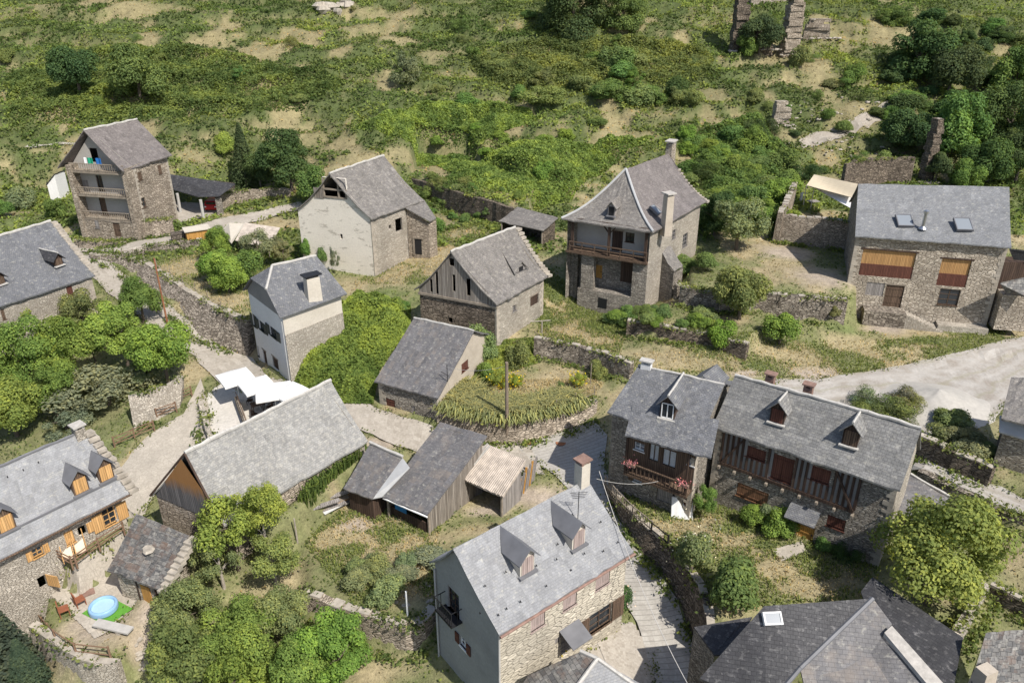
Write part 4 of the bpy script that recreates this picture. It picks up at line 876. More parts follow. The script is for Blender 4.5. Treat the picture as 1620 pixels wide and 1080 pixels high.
# --- boarded barn
Cb=House('barn','weathered barn with a gappy grey board gable and ivy on its corner',4.8,9.0,13.3,dict(R0=(713,398),R1=(815,359),F0=(786,481),F1=(867,437),B0=(655,457)),cat='barn',oe=.3,og=.35)
for r in((681,441,684,462),(690,429,693,465),(717,434,720,461),(738,440,745,468),(711,408,719,421)): Cb.hole('0',r,'dark')
Cb.hole('0',(709,502,716,511),'dark'); Cb.hole('F',(839,463,852,486),'door','woodD'); Cb.hole('F',(811,481,817,493),'win','woodG')
zsp=Cb.w['0'].uvw(700,470)[1]
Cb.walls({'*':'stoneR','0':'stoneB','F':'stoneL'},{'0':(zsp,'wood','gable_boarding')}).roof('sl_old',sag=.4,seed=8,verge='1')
w=Cb.w['0']; MB().frame(w.o,w.U,w.N,-.1,w.W+.1,zsp-.1,zsp+.12,-.05,.14).build('gable_sill_beam',M['beam'],Cb.root)
b=Cb.rp(824,429); t=Cb.rp(789,389); N,k=Cb.slope(); U=np.array([-N[1],N[0],0]); m=MB(); hw=1.0
pl=b-U*hw*.9+[0,0,.05]; pr=b+U*hw*.9+[0,0,.05]; ap=b+[0,0,1.0]; m.poly([pl,pr,ap]); o=m.build('dormer',M['woodG'],Cb.root)
m=MB(); prism_roof(m,[pl-U*.2+N*.15,ap+N*.15+[0,0,.08],t+[0,0,.05]]); prism_roof(m,[ap+N*.15+[0,0,.08],pr+U*.2+N*.15,t+[0,0,.05]]); m.build('dormer_roof',M['sl_old'],o)
m=MB().frame(b,U,N,-.3,.3,.1,.5,.01,.05); m.build('opening_dark',M['iron'],o)  # black panel painted as the unlit hole of the dormer
# --- low slate roofed house on the street
D=House('stone_house','low stone house with a broad plain slate roof and a small red end door',2.2,4.95,8.4,dict(R0=(655,503),R1=(750,523),F0=(592,603),F1=(693,630)),oe=.25,og=.25,symB=True)
D.q['B0']=np.r_[(D.q['R0']+(D.q['R0']-D.q['F0'])*.45)[:2],6.9]; D.q['B1']=np.r_[(D.q['R1']+(D.q['R1']-D.q['F1'])*.45)[:2],6.9]
for e,(a,b2) in {'0':('B0','F0'),'1':('F1','B1')}.items():
    for s_ in 'B': 
        n=unit((D.q['R'+e]-D.q['B'+e])*[1,1,0]); D.c['B'+e]=D.q['B'+e]+n*.25+D.U*(.25 if e=='0' else -.25)
    Aq,Bq=D.c[a],D.c[b2]; w=Wall(Aq,Bq,None,None); ur=float(np.clip((D.q['R'+e]-w.o)@w.U,.3,w.W-.3)); l,r=(6.75,4.9) if e=='0' else (4.9,6.75); w.prof=[(0,-.5),(w.W,-.5),(w.W,r),(ur,8.15),(0,l)]; D.w[e]=w
w=Wall(D.c['B1'],D.c['B0'],None,None); w.prof=[(0,0),(w.W,0),(w.W,6.8),(0,6.8)]; D.w['B']=w
D.hole('F',(610,629,626,654),'shut','woodR'); D.hole('F',(650,641,657,652),'board','woodG'); D.hole('1',(730,567,741,590),'shut','woodR')
D.walls({'*':'stoneG','1':'plasterT','F':'stoneG'}).roof('sl_shed',sag=.05,seed=11,rr=.11)
m=MB(); p=D.rp(708,603); m.bar(p,p+[0,0,1.6],.03,5); m.bar(p+[-.5,0,.9],p+[.1,0,.5],.025,4); m.build('antenna',M['iron'],D.root)
# --- hipped tower house
zb,ze,zr=5.3,13.5,18.0
q=dict(R0=P(990,268,zr),R1=P(1057,243,zr),E0=P(888,346,ze),E1=P(1033,367,ze),E2=P(1118,318,ze))
q['E3']=np.r_[(q['E0']+(q['R1']-q['R0'])*1.35)[:2],ze]
Wt=thing('stone_house','tall stone house with a steep flared hip roof and front balcony','house',tuple(np.r_[((q['E0']+q['E1']+q['E2']+q['E3'])/4)[:2],zb]))
mb=MB(); slab(mb,q['E0'],q['E1'],q['R0']+(q['E1']-q['E0'])*.006,q['R0']-(q['E1']-q['E0'])*.006,.75,.13,nx=14,ny=10,seed=21); rfW=mb.build('roof',M['sl_old'],Wt)
mb=MB(); slab(mb,q['E1'],q['E2'],q['R1'],q['R0'],.75,.13,nx=14,ny=10,seed=22); slab(mb,q['E3'],q['E0'],q['R0'],q['R1'],.75,.13,nx=14,ny=10,seed=23); slab(mb,q['E2'],q['E3'],q['R1'],q['R1']+[.1,.1,0],.6,.13,seed=24); o=mb.build('roof',M['sl_purple'],Wt); o['label']='smooth dark slate slope on the right of the hip'
def hipcap(a,b,sag,r,par):
    n=10; pts=[]
    for i in range(n+1):
        t=i/n; p=a*(1-t)+b*t; pts.append(p+np.array([0,0,.08-sag*math.sin(math.pi*t)*(1-.35*t)]))
    MB().tube(pts,r,6).build('hip_cap',M['zinc'],par)
hipcap(q['E1'],q['R0'],.75,.13,rfW); hipcap(q['E0'],q['R0'],.75,.12,rfW)
UF=unit((q['E1']-q['E0'])*[1,1,0]); US=unit((q['E2']-q['E1'])*[1,1,0]); i_=.45
c0=q['E0']+UF*i_+US*i_; c1=q['E1']-UF*i_+US*i_; c2=q['E2']-UF*i_-US*i_; c3=q['E3']+UF*i_-US*i_
zt=ze+.12
wF=Wall(c0,c1,[(0,3),(np.linalg.norm((c1-c0)[:2]),3),(np.linalg.norm((c1-c0)[:2]),zt),(0,zt)],None)
REC=1.5                                               # the front is open: balcony storey above a loggia
back=Wall(c0-wF.N*REC,c1-wF.N*REC,wF.prof,None)
def wp(px,py,w=wF): return w.uvw(px,py)
zbal=wp(960,404)[1]; zlow=wp(955,462)[1]
mb=MB()
for r,kd in(((969,364,984,399),'door'),((990,367,1003,384),'win')):
    u0,v1=back.uvw(r[0],r[1]); u1,v0=back.uvw(r[2],r[3]); back.holes.append([u0,max(v0,zbal+.02) if kd=='door' else v0,u1,v1])
u0,v1=back.uvw(940,418); u1,v0=back.uvw(952,441); back.holes.append([u0,v0,u1,v1])
bw=MB(); back.mesh(bw,clip(list(back.prof),0,-1,-zbal)); bw.build('balcony_wall',M['plasterA'],Wt)
bw=MB(); back.mesh(bw,clip(list(back.prof),0,1,zbal)); bw.build('loggia_wall',M['stoneG'],Wt)
fit_opening(back,back.holes[0],'door',Wt,'woodD'); fit_opening(back,back.holes[1],'win',Wt,'woodD'); fit_opening(back,back.holes[2],'door',Wt,'woodL')
u0=wp(975,425)[0]; u1=wp(1000,440)[0]
MB().frame(back.o,back.U,back.N,u0,u1-.4,zlow+.9,zbal-.35,.01,.05).build('shutter',M['woodD'],Wt)
m=MB(); Lw=wF.W; a=wp(921,425)[0]; b=wp(939,425)[0]; r0_=wp(1000,440)[0]
m.frame(wF.o,wF.U,wF.N,0,a*.5,3,zbal-.2,-REC,-REC+.5); m.frame(wF.o,wF.U,wF.N,a-.1,b,3,zbal-.15,-.75,.0); m.frame(wF.o,wF.U,wF.N,r0_,Lw,3,zbal-.1,-REC,.04)
m.build('pier',M['stoneG'],Wt)
m=MB(); m.frame(wF.o,wF.U,wF.N,a-.4,r0_,3,zlow,-REC,.08); o=m.build('base_wall',M['stoneG'],Wt)
p=[wp(947,470),wp(960,488)]; MB().frame(wF.o,wF.U,wF.N,p[0][0],p[1][0],p[1][1],p[0][1],.085,.1).build('cellar_opening_dark',M['iron'],o)  # flat black panel paints the darkness inside the cellar hole
m=MB(); m.frame(wF.o,wF.U,wF.N,.0,Lw,zbal-.22,zbal,-REC,.35); o=m.build('balcony',M['woodB'],Wt); m=MB()
for v in(.5,1.0): m.frame(wF.o,wF.U,wF.N,.35,Lw-.05,zbal+v-.05,zbal+v+.05,.25,.33)
for k in range(7): u=.4+(Lw-.5)*k/6; m.frame(wF.o,wF.U,wF.N,u-.04,u+.04,zbal,zbal+1.,.25,.33)
m.build('railing',M['woodB'],o)
m=MB()
for u in(.6,Lw*.52,Lw-.35): m.frame(wF.o,wF.U,wF.N,u-.12,u+.12,zbal,zt,-.1,.12)
for s_ in(-1,1): m.bar(wF.pt(Lw*.52,zt-1.1,0),wF.pt(Lw*.52+s_*.9,zt-.05,0),.08)
m.frame(wF.o,wF.U,wF.N,0,Lw,zt-.2,zt+.05,-.15,.15); m.build('balcony_posts',M['woodD'],Wt)
m=MB(); m.frame(wF.o,wF.U,wF.N,-.02,.5,3,zt,-REC,-.9); m.build('side_wall',M['stoneG'],Wt); m=MB(); m.frame(wF.o,wF.U,wF.N,Lw-.55,Lw,zbal,zt,-REC,-.2); m.build('side_wall',M['stoneG'],Wt)
wS=Wall(c1,c2,None,None); wS.prof=[(0,3),(wS.W,3),(wS.W,zt),(0,zt)]
for r in((1064,362,1069,378),(1081,368,1087,391)): wS.holes.append(wS.rect(r))
m=MB(); wS.mesh(m); m.build('wall',M['stoneL'],Wt)
for h in wS.holes: fit_opening(wS,h,'win',Wt,'woodG')
m=MB()
for a_,b_ in((c2,c3),(c3,c0-wF.N*0)): m.poly([np.r_[a_[:2],3],np.r_[b_[:2],3],np.r_[b_[:2],zt],np.r_[a_[:2],zt]])
m.build('wall',M['stoneG'],Wt)
def hchim(root,p,sx,sy,zb_,zt_,rz,mat,capm='slab'):
    MB().box((p[0],p[1],zb_),(sx,sy,zt_-zb_),rz,.88).build('chimney',M[mat],root); c=MB()
    for i in range(5): t=i*1.256; c.box((p[0]+math.cos(t)*sx*.36,p[1]+math.sin(t)*sx*.36,zt_),(.2,.16,.16),t)
    c.box((p[0],p[1],zt_+.16),(sx*1.25,sy*1.25,.12),rz+.1); c.build('chimney_cap',M[capm],root)
nS=np.cross(q['E2']-q['E1'],q['R0']-q['E1']); p=onplane(1054,360,q['E1'],nS); hchim(Wt,p,.85,.85,p[2]-.8,lift(p,309),.4,'plasterT')
p=q['R1']+US*.6; hchim(Wt,p,1.15,.8,zr-2.5,lift(p,226),math.atan2(US[1],US[0]),'stoneR')
nF=np.cross(q['E1']-q['E0'],q['R0']-q['E0'])
fk=type('o',(),{})(); fk=House.__new__(House); fk.root=Wt; fk.q=dict(R0=q['R0'],F0=q['E0'],F1=q['E1'],R1=q['R0']+(q['E1']-q['E0'])*.05); fk.U=UF
fk.dormer(967,341,.75,1.0,.45,'sl_old','woodD','woodG',.2,None,'dark')
fk.q=dict(R0=q['R0'],R1=q['R1'],F0=q['E1'],F1=q['E2']); fk.U=US
fk.skylight(1037,332,.9,1.2)
mb=MB(); rng=random.Random(5)
for i in range(13):
    t=(i+.5)/13*.8; p=q['E2']*(1-t)+q['R1']*t+US*.25; mb.box((p[0],p[1],p[2]-.3-.7*math.sin(math.pi*t)),(.6,.55,.22),math.atan2(US[1],US[0])+rng.uniform(-.2,.2))
mb.build('verge_stones',M['rubble'],Wt)
hut=thing('stone_lean_to','little stone lean-to with a slumped slate roof against the tall house','shed',tuple(G(1062,470)))
a,b,c,d=P(1044,393,10.6),P(1061,389,10.6),P(1081,420,8.7),P(1066,429,8.7); m=MB(); slab(m,d,c,b,a,.15,.12,nx=5,ny=5,jit=.04); m.build('roof',M['sl_old'],hut)
m=MB()
for p_,q_ in((a,d),(d,c)): m.poly([np.r_[p_[:2],5],np.r_[q_[:2],5],q_-[0,0,.2],p_-[0,0,.2]])
m.build('wall',M['stoneG'],hut)
# --- big house at the right with the boarded loft windows
Rr=House('stone_house','wide stone house with pine boarded windows, two roof lights and a steel flue',4.3,13.1,16.6,dict(R0=(1358,291),R1=(1597,296),F0=(1353,373),F1=(1600,391)),oe=.45,og=.2)
Rr.hole('F',(1366,394,1441,442),'half'); Rr.hole('F',(1491,409,1527,455),'half'); Rr.hole('F',(1488,456,1514,484),'win'); Rr.hole('F',(1372,446,1396,469),'board','woodG'); Rr.hole('F',(1403,450,1424,487),'door')
Rr.walls({'*':'stoneG','F':'stoneR'}).roof('sl_r',sag=.15,ridge=None,seed=31,jit=.02) if False else Rr.walls({'*':'stoneG','F':'stoneR'}).roof('sl_r',sag=.15,ridge=None,seed=31)
Rr.skylight(1431,349,1.5,1.55); Rr.skylight(1524,355,1.55,1.6)
w=Rr.w['F']; h=w.holes[0]; ap=w.pt((h[0]+h[2])/2,h[3]+1.0,.02)
p=Rr.rp(1460,360); MB().lathe(p-[0,0,.1],[(.42,0),(.3,.12),(.17,.25),(.17,1.5),(.26,1.52),(.26,1.75),(.05,1.85)],14).build('flue',M['steel'],Rr.root)
m=MB(); m.frame(w.o,w.U,w.N,0,w.W*.52,0,P(1353,385,13)[2],.0,.0) if False else None
zc=w.uvw(1412,486)[1]-.02
st=thing('stone_steps','flight of stone steps with a landing at the door of the wide house','steps',tuple(G(1440,520)))
a=w.uvw(1366,476)[0]; b=w.uvw(1430,489)[0]; e_=w.uvw(1497,505)[0]; m=MB(); zg=4.2
m.frame(w.o,w.U,w.N,a,b,3,zc-.0,.02,1.5); m.build('landing',M['stoneW'],st); m=MB(); n=11
for k in range(n):
    u0=b+(e_-b)*k/n; u1=b+(e_-b)*(k+1)/n; m.frame(w.o,w.U,w.N,u0+.002,u1,3,zc-(zc-zg)*(k+1)/n,.25,1.5)
m.build('treads',M['stoneL'],st)
bt=thing('stone_bench','low stone bench wall along the foot of the wide house','bench',tuple(w.pt(w.W*.8,5,0.5))); MB().frame(w.o,w.U,w.N,w.W*.66,w.W*1.0,3,4.9,.03,1.1).build('bench_block',M['stoneL'],bt)
pc=thing('porch','dark little slate porch on the right end of the wide house','porch',tuple(P(1598,468,8)))
m=MB(); a,b,c,d=P(1583,447,10.0),P(1622,438,10.4),P(1630,470,8.9),P(1592,462,9.0); prism_roof(m,[d,c,b,a]); m.build('roof',M['sl_moss'],pc); m=MB().box((P(1606,480,8)[0]+.6,P(1606,480,8)[1]+1.2,5),(2.8,1.6,3.6),-.2); m.build('wall',M['stoneR'],pc)
pc=thing('shed','dark shed roof tucked behind the right end of the wide house','shed',tuple(P(1612,400,9)))
m=MB(); a,b,c,d=P(1597,393,12.6),P(1640,398,12.6),P(1650,414,11.6),P(1604,409,11.6); prism_roof(m,[d,c,b,a]); m.build('roof',M['sl_dark'],pc); e=(a+b+c+d)/4; MB().box((e[0],e[1]+1,5),(3.4,1.6,6.3),0).build('wall',M['woodD'],pc)
# --- house with flowered balcony
E1=House('stone_house','slate house with pink flowers on its long wooden balcony',2,8.8,10.9,dict(R0=(1010,578),R1=(1146,608),F0=(961,651),F1=(1104,700)),oe=.3,og=.25,og1=.1)
q=E1.q; nE=np.cross(q['F1']-q['F0'],q['R0']-q['F0']); oE=lambda x,y:onplane(x,y,q['F0'],nE)+np.array([0,0,.012])
m=MB(); slab(m,oE(989,687),oE(1125,725),oE(1138,664),oE(1001,640),0,.13,seed=41); m.build('balcony_roof',M['sl_blue'],E1.root)
E1.hole('F',(1004,697,1019,715),'winw'); E1.hole('F',(1089,721,1103,739),'winw'); E1.hole('F',(1028,700,1041,731),'curtain'); E1.hole('F',(1049,708,1068,741),'curtain'); E1.hole('F',(1003,743,1015,765),'openw','woodB'); E1.hole('F',(1041,757,1066,800),'door','woodG'); E1.hole('F',(1083,772,1096,808),'door','woodR')
w=E1.w['F']; zb_=w.uvw(1050,757)[1]
E1.walls({'*':'stoneG','0':'stoneR'},{'F':(zb_,'woodB','balcony_wall')}).roof('sl_blue',sag=.05,seed=42,rr=.1)
m=MB(); m.frame(w.o,w.U,w.N,0,w.uvw(993,700)[0]-.1,0,8.5,.0,.06); m.build('stone_face',M['stoneG'],E1.root)
b=balcony(w,zb_,w.uvw(993,730)[0]+.2,w.W,E1.root,.95,.95,'woodB')
m=MB()
for u in(w.uvw(993,730)[0]+.3,w.W-.15): m.frame(w.o,w.U,w.N,u-.07,u+.07,zb_,oE(1060,705)[2]-.12,.8,.94)
m.build('balcony_posts',M['woodD'],E1.root)
E1.dormer(1055,661,1.05,1.25,.55,'sl_blue','white','woodD',.25,'mortar','win')
p=E1.rp(1019,582); E1.chimney(E1.q['R0']+E1.U*.6,.8,.5,11.2,'plasterW','mortar',zb=10)
m=MB(); a=P(1100,600,10.6)
bm_=E1.q['R0']*.25+E1.q['R1']*.75; nb=unit((E1.q['B0']-E1.q['R0'])*[1,1,0]); a0=bm_+nb*2.2; h_=.35
m=MB(); prism_roof(m,[bm_-E1.U*1.0+[0,0,-.5],bm_+[0,0,.35],a0+[0,0,.35],a0-E1.U*1.0+[0,0,-.5]]); prism_roof(m,[bm_+[0,0,.35],bm_+E1.U*1.+[0,0,-.5],a0+E1.U*1.+[0,0,-.5],a0+[0,0,.35]]); m.build('rear_gable_roof',M['sl_blue'],E1.root)
# --- long half timbered house
E2=House('half_timbered_house','long house with a dark half timbered upper floor and red brown shutters',2,8.6,11.6,dict(R0=(1163,593),R1=(1458,677),F0=(1127,674),F1=(1424,776)),oe=.35,og=.2)
for r in((1181,703,1210,731),(1224,716,1251,766),(1283,734,1311,767),(1310,813,1335,841)): E2.hole('F',r,'shut','woodR')
E2.hole('F',(1167,762,1213,801),'shut','woodM','brown double shutter, left leaf lighter'); E2.hole('F',(1262,824,1284,862),'door','woodL')
E2.walls({'*':'stoneG','1':'stoneL'}).roof('sl_e2',sag=.08,seed=51,rr=.12)
w=E2.w['F']; u0,v1=w.uvw(1146,687); u1,v0=w.uvw(1352,805); zlo=w.uvw(1140,731)[1]; zhi=w.prof[2][1]-.02; u1=w.uvw(1357,780)[0]; m=MB()
f=lambda *a:m.frame(w.o,w.U,w.N,*a)
f(u0,u1,zlo-.1,zlo+.12,0,.14); f(u0,u1,zhi-.16,zhi,0,.12); inf=MB(); n=int((u1-u0)/.36); hs=[h for h in w.holes]
for k in range(n+1):
    u=u0+(u1-u0)*k/n
    seg=[(zlo+.12,zhi-.16)]
    for h in hs:
        if h[0]-.08<u<h[2]+.08 and h[3]>zlo: seg=[(zlo+.12,h[1]-.08)] if h[1]>zlo+.3 else []
    for a_,b_ in seg:
        if b_-a_>.15:
            f(u-.085,u+.085,a_,b_,0,.1)
            if k<n: inf.frame(w.o,w.U,w.N,u+.085,u+(u1-u0)/n-.085,a_,b_,0,.03)
for a_,b_ in(((u0+1.6,zhi-.2),(u0+.1,zlo+.1)),((u1-1.6,zhi-.2),(u1-.1,zlo+.1))): m.bar(w.pt(*a_,.12),w.pt(*b_,.12),.09,4)
m.build('timber_framing',M['woodD'],E2.root); inf.build('infill',M['slatehung'],E2.root)
m=MB()
for k in range(9): u=u0+(u1-u0)*k/8; m.frame(w.o,w.U,w.N,u-.08,u+.08,zlo-.35,zlo-.15,0,.35)
m.build('joist_ends',M['beam'],E2.root)
E2.dormer(1228,668,.95,1.15,.5,'sl_e2','woodR','woodD',.25,'mortar','shut'); E2.dormer(1343,704,.95,1.2,.5,'sl_e2','woodB','woodD',.25,'mortar','shut')
for px in((1214,601),(1278,621)):
    t=(px[0]-1163)/(1458-1163); p=E2.q['R0']*(1-t)+E2.q['R1']*t+unit((E2.q['B0']-E2.q['R0'])*[1,1,0])*.9
    E2.chimney(p,.65,.5,11.75,'brick','brick',zb=10)
cv=w.pt(0,0,0); u=w.uvw(1275,803)[0]; zc2=w.uvw(1270,800)[1]; m=MB(); prism_roof(m,[w.pt(u-1.0,zc2-.5,1.15),w.pt(u+1.0,zc2-.5,1.15),w.pt(u+1.0,zc2,.02),w.pt(u-1.0,zc2,.02)],.08); m.build('door_canopy',M['sl_blue'],E2.root)
# --- big house in the foreground
Hh=House('stone_house','big foreground house with a pale slate roof, two dormers and a grey rendered gable',-.2,6.5,9.45,dict(R0=(717,868),R1=(929,757),F0=(790,1004),F1=(1003,872),B0=(679,888)),oe=.35,og=.2)
for r in((840,965,862,1000),(891,934,912,967),(943,901,964,934)): Hh.hole('F',r,'shut','woodP')
Hh.hole('F',(932,957,966,1000),'open','woodB'); Hh.hole('F',(888,993,909,1034),'door','woodG'); Hh.hole('F',(878,1006,885,1020),'board','woodG')
Hh.hole('0',(708,924,727,978),'win','woodD'); Hh.hole('0',(727,1003,739,1031),'openw','woodR')
Hh.walls({'*':'stoneH','0':'plasterG'}).roof('sl_h',sag=.18,ridge=None,seed=61)
Hh.dormer(834,905,1.0,1.2,.5,'lead','woodP','plasterC',.25,None,'shut'); Hh.dormer(915,863,1.0,1.25,.5,'lead','woodP','plasterC',.25,None,'shut')
p=Hh.q['R1']-Hh.U*.45; Hh.chimney(p,.72,.66,10.8,'plasterC','brick',zb=8.5,taper=.95)
Hh.hooks([(759,970),(767,927),(801,1003-40),(788,973),(800,905),(823,952),(848,895),(864,927),(882,861),(903,902),(924,896-20),(950,826),(954,872),(977,858),(880,885),(905,815)])
w=Hh.w['F']; u=w.uvw(899,1010)[0]; zc2=w.uvw(899,988)[1]; m=MB(); prism_roof(m,[w.pt(u-.75,zc2-.5,1.2),w.pt(u+.75,zc2-.5,1.2),w.pt(u+.75,zc2,.02),w.pt(u-.75,zc2,.02)],.06); m.build('door_canopy',M['lead'],Hh.root)
m=MB(); m.bar(w.pt(-.02,-1,.1),w.pt(-.02,6.2,.1),.06,8); m.build('downpipe',M['conc'],Hh.root); w0=Hh.w['0']; m=MB(); m.bar(w0.pt(.05,-1,.1),w0.pt(.05,6.2,.1),.06,8); m.build('downpipe',M['zinc'],Hh.root)
a,b=Hh.q['F0'],Hh.q['F1']; MB().bar(a+[0,0,-.12]+w.N*.08,b+[0,0,-.12]+w.N*.08,.085,8).build('gutter',M['brick'],Hh.root)
h=w0.holes[0]; m=MB(); f=lambda *a:m.frame(w0.o,w0.U,w0.N,*a); f(h[0]-.3,h[2]+.3,h[1]-.1,h[1],0,.75)
for k in range(9): u=h[0]-.28+(h[2]-h[0]+.56)*k/8; f(u-.015,u+.015,h[1],h[1]+.95,.7,.73)
f(h[0]-.3,h[2]+.3,h[1]+.93,h[1]+.98,.69,.74)
for e in(h[0]-.3,h[2]+.27): f(e,e+.03,h[1]+.93,h[1]+.98,0,.7); f(e,e+.03,h[1],h[1]+.95,.69,.73); f(e,e+.03,h[1],h[1]+.95,.3,.33)
m.build('balconet',M['iron'],Hh.root)
p=Hh.rp(914,822); m=MB(); m.bar(p,p+[0,0,2.0],.025,5)
for k in range(4): m.bar(p+[-.5+.05*k,0,1.9-.12*k],p+[.5-.05*k,.1,1.9-.12*k],.015,4)
m.build('antenna',M['iron'],Hh.root)
# --- long lichen roofed barn in front of the terrace
F_=House('barn','long barn with a pale lichen speckled roof and a boarded gable stained orange',1.4,4.4,8.7,dict(R0=(292,716),R1=(523,601),F0=(353,832),F1=(582,697),B0=(238,783)),cat='barn',oe=.2,og=.25)
zs=F_.w['0'].uvw(290,800)[1]-.1
F_.walls({'*':'stoneA','0':'stoneA'},{'0':(zs,'woodF','gable_boarding')}).roof('sl_f',sag=.3,seed=71,rr=.15)
mb=MB(); w=F_.w['0']; 
for sd,e in(('F0',1),('B0',0)): mb.bar(F_.q[sd]-F_.U*.02+[0,0,-.02],F_.q['R0']-F_.U*.02+[0,0,-.05],.09,4)
mb.build('barge_boards',M['woodD'],F_.rf)
# --- left foreground house with orange shutters
Gh=House('stone_house','stone house with orange pine shutters and dormers beside the paddling pool yard',.4,4.9,9.0,dict(R0=(-80,772),R1=(132,681),F0=(-80,925),F1=(207,779)),oe=.5,og=.3,og1=.45)
for r,k in(((49,860,70,886),'open'),((100,833,120,866),'shut'),((122,826,139,852),'dark'),((160,795,187,838),'win')): Gh.hole('F',r,k,'woodO')
Gh.hole('F',(58,905,76,935),'dark')
Gh.walls({'*':'stoneL'}).roof('sl_h',sag=.1,ridge='lead',seed=81,verge='1',rr=.1)
w=Gh.w['F']; h=w.holes[-1]; m=MB(); m.add([w.pt(h[2],h[1],.02),w.pt(h[2]+.35,h[1],.85),w.pt(h[2]+.35,h[3],.85),w.pt(h[2],h[3],.02)]+[w.pt(h[2]+.05,h[1],.0),w.pt(h[2]+.4,h[1],.83),w.pt(h[2]+.4,h[3],.83),w.pt(h[2]+.05,h[3],.0)],[(0,1,2,3),(7,6,5,4),(0,4,5,1),(3,2,6,7),(1,5,6,2)]); m.build('door',M['woodO'],Gh.root)
h=w.holes[3]; m=MB(); m.frame(w.o,w.U,w.N,h[2]+.05,h[2]+.75,h[1],h[3],.06,.12); m.build('shutter',M['woodO'],Gh.root); m=MB(); m.frame(w.o,w.U,w.N,h[0]-.75,h[0]-.05,h[1],h[3],.06,.12); m.build('shutter',M['woodO'],Gh.root)
h=w.holes[2]; m=MB(); m.frame(w.o,w.U,w.N,h[2]+.02,h[2]+.4,h[1],h[3],.05,.1); m.build('shutter',M['woodO'],Gh.root)
for px in((170,758),(130,778),(13,838)): Gh.dormer(px[0],px[1],1.0,1.2,.55,'lead','woodO','woodB',.22,None,'shut')
a=Gh.rp(0,848); b=Gh.rp(200,750); MB().bar(a+[0,0,.02],b+[0,0,.02],.07,4).build('roof_step',M['lead'],Gh.rf)
Gh.chimney(Gh.q['R1']-Gh.U*.3+[0,0,0],.7,.7,9.35,'stoneL','slab',zb=8)
m=MB(); a,b=Gh.q['F0'],Gh.q['F1']; m.bar(a+[0,0,-.1]+w.N*.06,b+[0,0,-.1]+w.N*.06,.07,8).build('gutter',M['woodB'],Gh.root)
Gh.hooks([(12,755),(37,744),(61,732)])
# --- house at the left edge
Mm=House('stone_house','grey slate house at the left edge with two small dark dormers above the bright trees',3.6,8.6,12.6,dict(R0=(-70,393),R1=(80,350),F0=(-70,506),F1=(150,436)),oe=.3,og=.3)
Mm.hole('F',(104,450,117,470),'shut','woodR'); Mm.hole('F',(0,487,10,507),'shut','woodB')
Mm.walls({'*':'stoneL','1':'stoneR'}).roof('sl_dark' if False else 'sl_blue',sag=.25,seed=91,verge='1')
for px in((94,419),(2,449)): Mm.dormer(px[0],px[1],.85,.8,.45,'sl_dark','woodB','woodD',.25,'mortar','shut')
# ---------------------------------------------------------------- sheds and cropped buildings
def shed(name,label,rp,zs,roofm,wallm,zb,sag=.05,th=.1,inset=.25,cat='shed',sides=(0,1,2,3),seed=0,open_=(),group=None,nx=8,ny=8):
    # rp: four pixels (low-left, low-right, high-right, high-left) with heights zs
    Q=[P(a,b,z) for (a,b),z in zip(rp,zs)]; t=thing(name,label,cat,tuple(np.r_[(sum(Q)/4)[:2],zb]),group)
    m=MB(); slab(m,Q[0],Q[1],Q[2],Q[3],sag,th,nx=nx,ny=ny,seed=seed,jit=.025); r=m.build('roof',M[roofm],t)
    c=sum(Q)/4; I=[q+unit((c-q)*[1,1,0])*inset*1.4 for q in Q]; m=MB(); po=MB()
    for i in range(4):
        a,b=I[i],I[(i+1)%4]
        if i in open_:
            for k in(0,1): p=a if k==0 else b; po.bar(np.r_[p[:2],zb-.5],p-[0,0,th],.1,6)
            continue
        m.poly([np.r_[a[:2],zb-1.5],np.r_[b[:2],zb-1.5],b-[0,0,th+.05],a-[0,0,th+.05]])
    if m.v: m.build('wall',M[wallm],t)
    if po.v: po.build('post',M['beam'],t)
    return t,Q,r
s1,Q,r=shed('slate_shed','small slate shed, leftmost of the three joined sheds below the street',[(543,772),(588,789),(637,723),(585,701)],(3.2,3.2,4.9,4.9),'sl_shed','woodD',1.3,seed=1)
ridge_bar(Q[3]+[0,0,.08],Q[2]+[0,0,.08],.12).build('ridge_cap',M['mortar'],r)
m=MB(); prism_roof(m,[P(588,788,3.15),P(604,785,3.15),P(648,739,4.75),P(637,724,4.85)],.08); o=m.build('zinc_gutter_strip',M['zinc'],s1)
s2,Q,r=shed('slate_shed','long brown stained shed with a blue tarpaulin, middle of the three joined sheds',[(604,785),(676,814),(771,689),(696,667)],(3.1,3.1,6.0,6.0),'sl_shed','wood',1.2,seed=2,inset=.3,open_=(0,))
wl=Wall(Q[0]+[.3,.5,0],Q[1]+[-.2,.5,0],None,None); m=MB(); m.frame(wl.o,wl.U,wl.N,0,wl.W,0,2.0,-.1,0); m.frame(wl.o,wl.U,wl.N,0,wl.W,0,3,-1.6,-1.5); m.build('front_boards',M['woodD'],s2)
tag(MB().frame(wl.o,wl.U,wl.N,wl.W*.22,wl.W*.52,2.05,2.75,.05,.1).build('tarpaulin',M['bluetarp']),'blue tarpaulin hanging under the eave of the middle shed','tarpaulin')
MB().tube([tuple(Q[0]+[.1,0,-.15]),tuple(Q[1]+[0,-.05,-.15])],.07,6).build('gutter',M['white'],s2)
s3,Q,r=shed('open_shed','open fronted shed with a pale ribbed sheet roof, rightmost of the three joined sheds',[(727,756),(796,786),(832,729),(772,704)],(3.4,3.1,4.6,4.9),'tileP','woodG',1.3,seed=3,open_=(0,),nx=4,ny=4)
m=MB(); n=24
for i in range(n):
    t=(i+.5)/n; a=Q[0]*(1-t)+Q[1]*t+[0,0,.06]; b=Q[3]*(1-t)+Q[2]*t+[0,0,.06]; k=random.uniform(0,.06); m.bar(a+(a-b)*k*.4,b,.075,6)
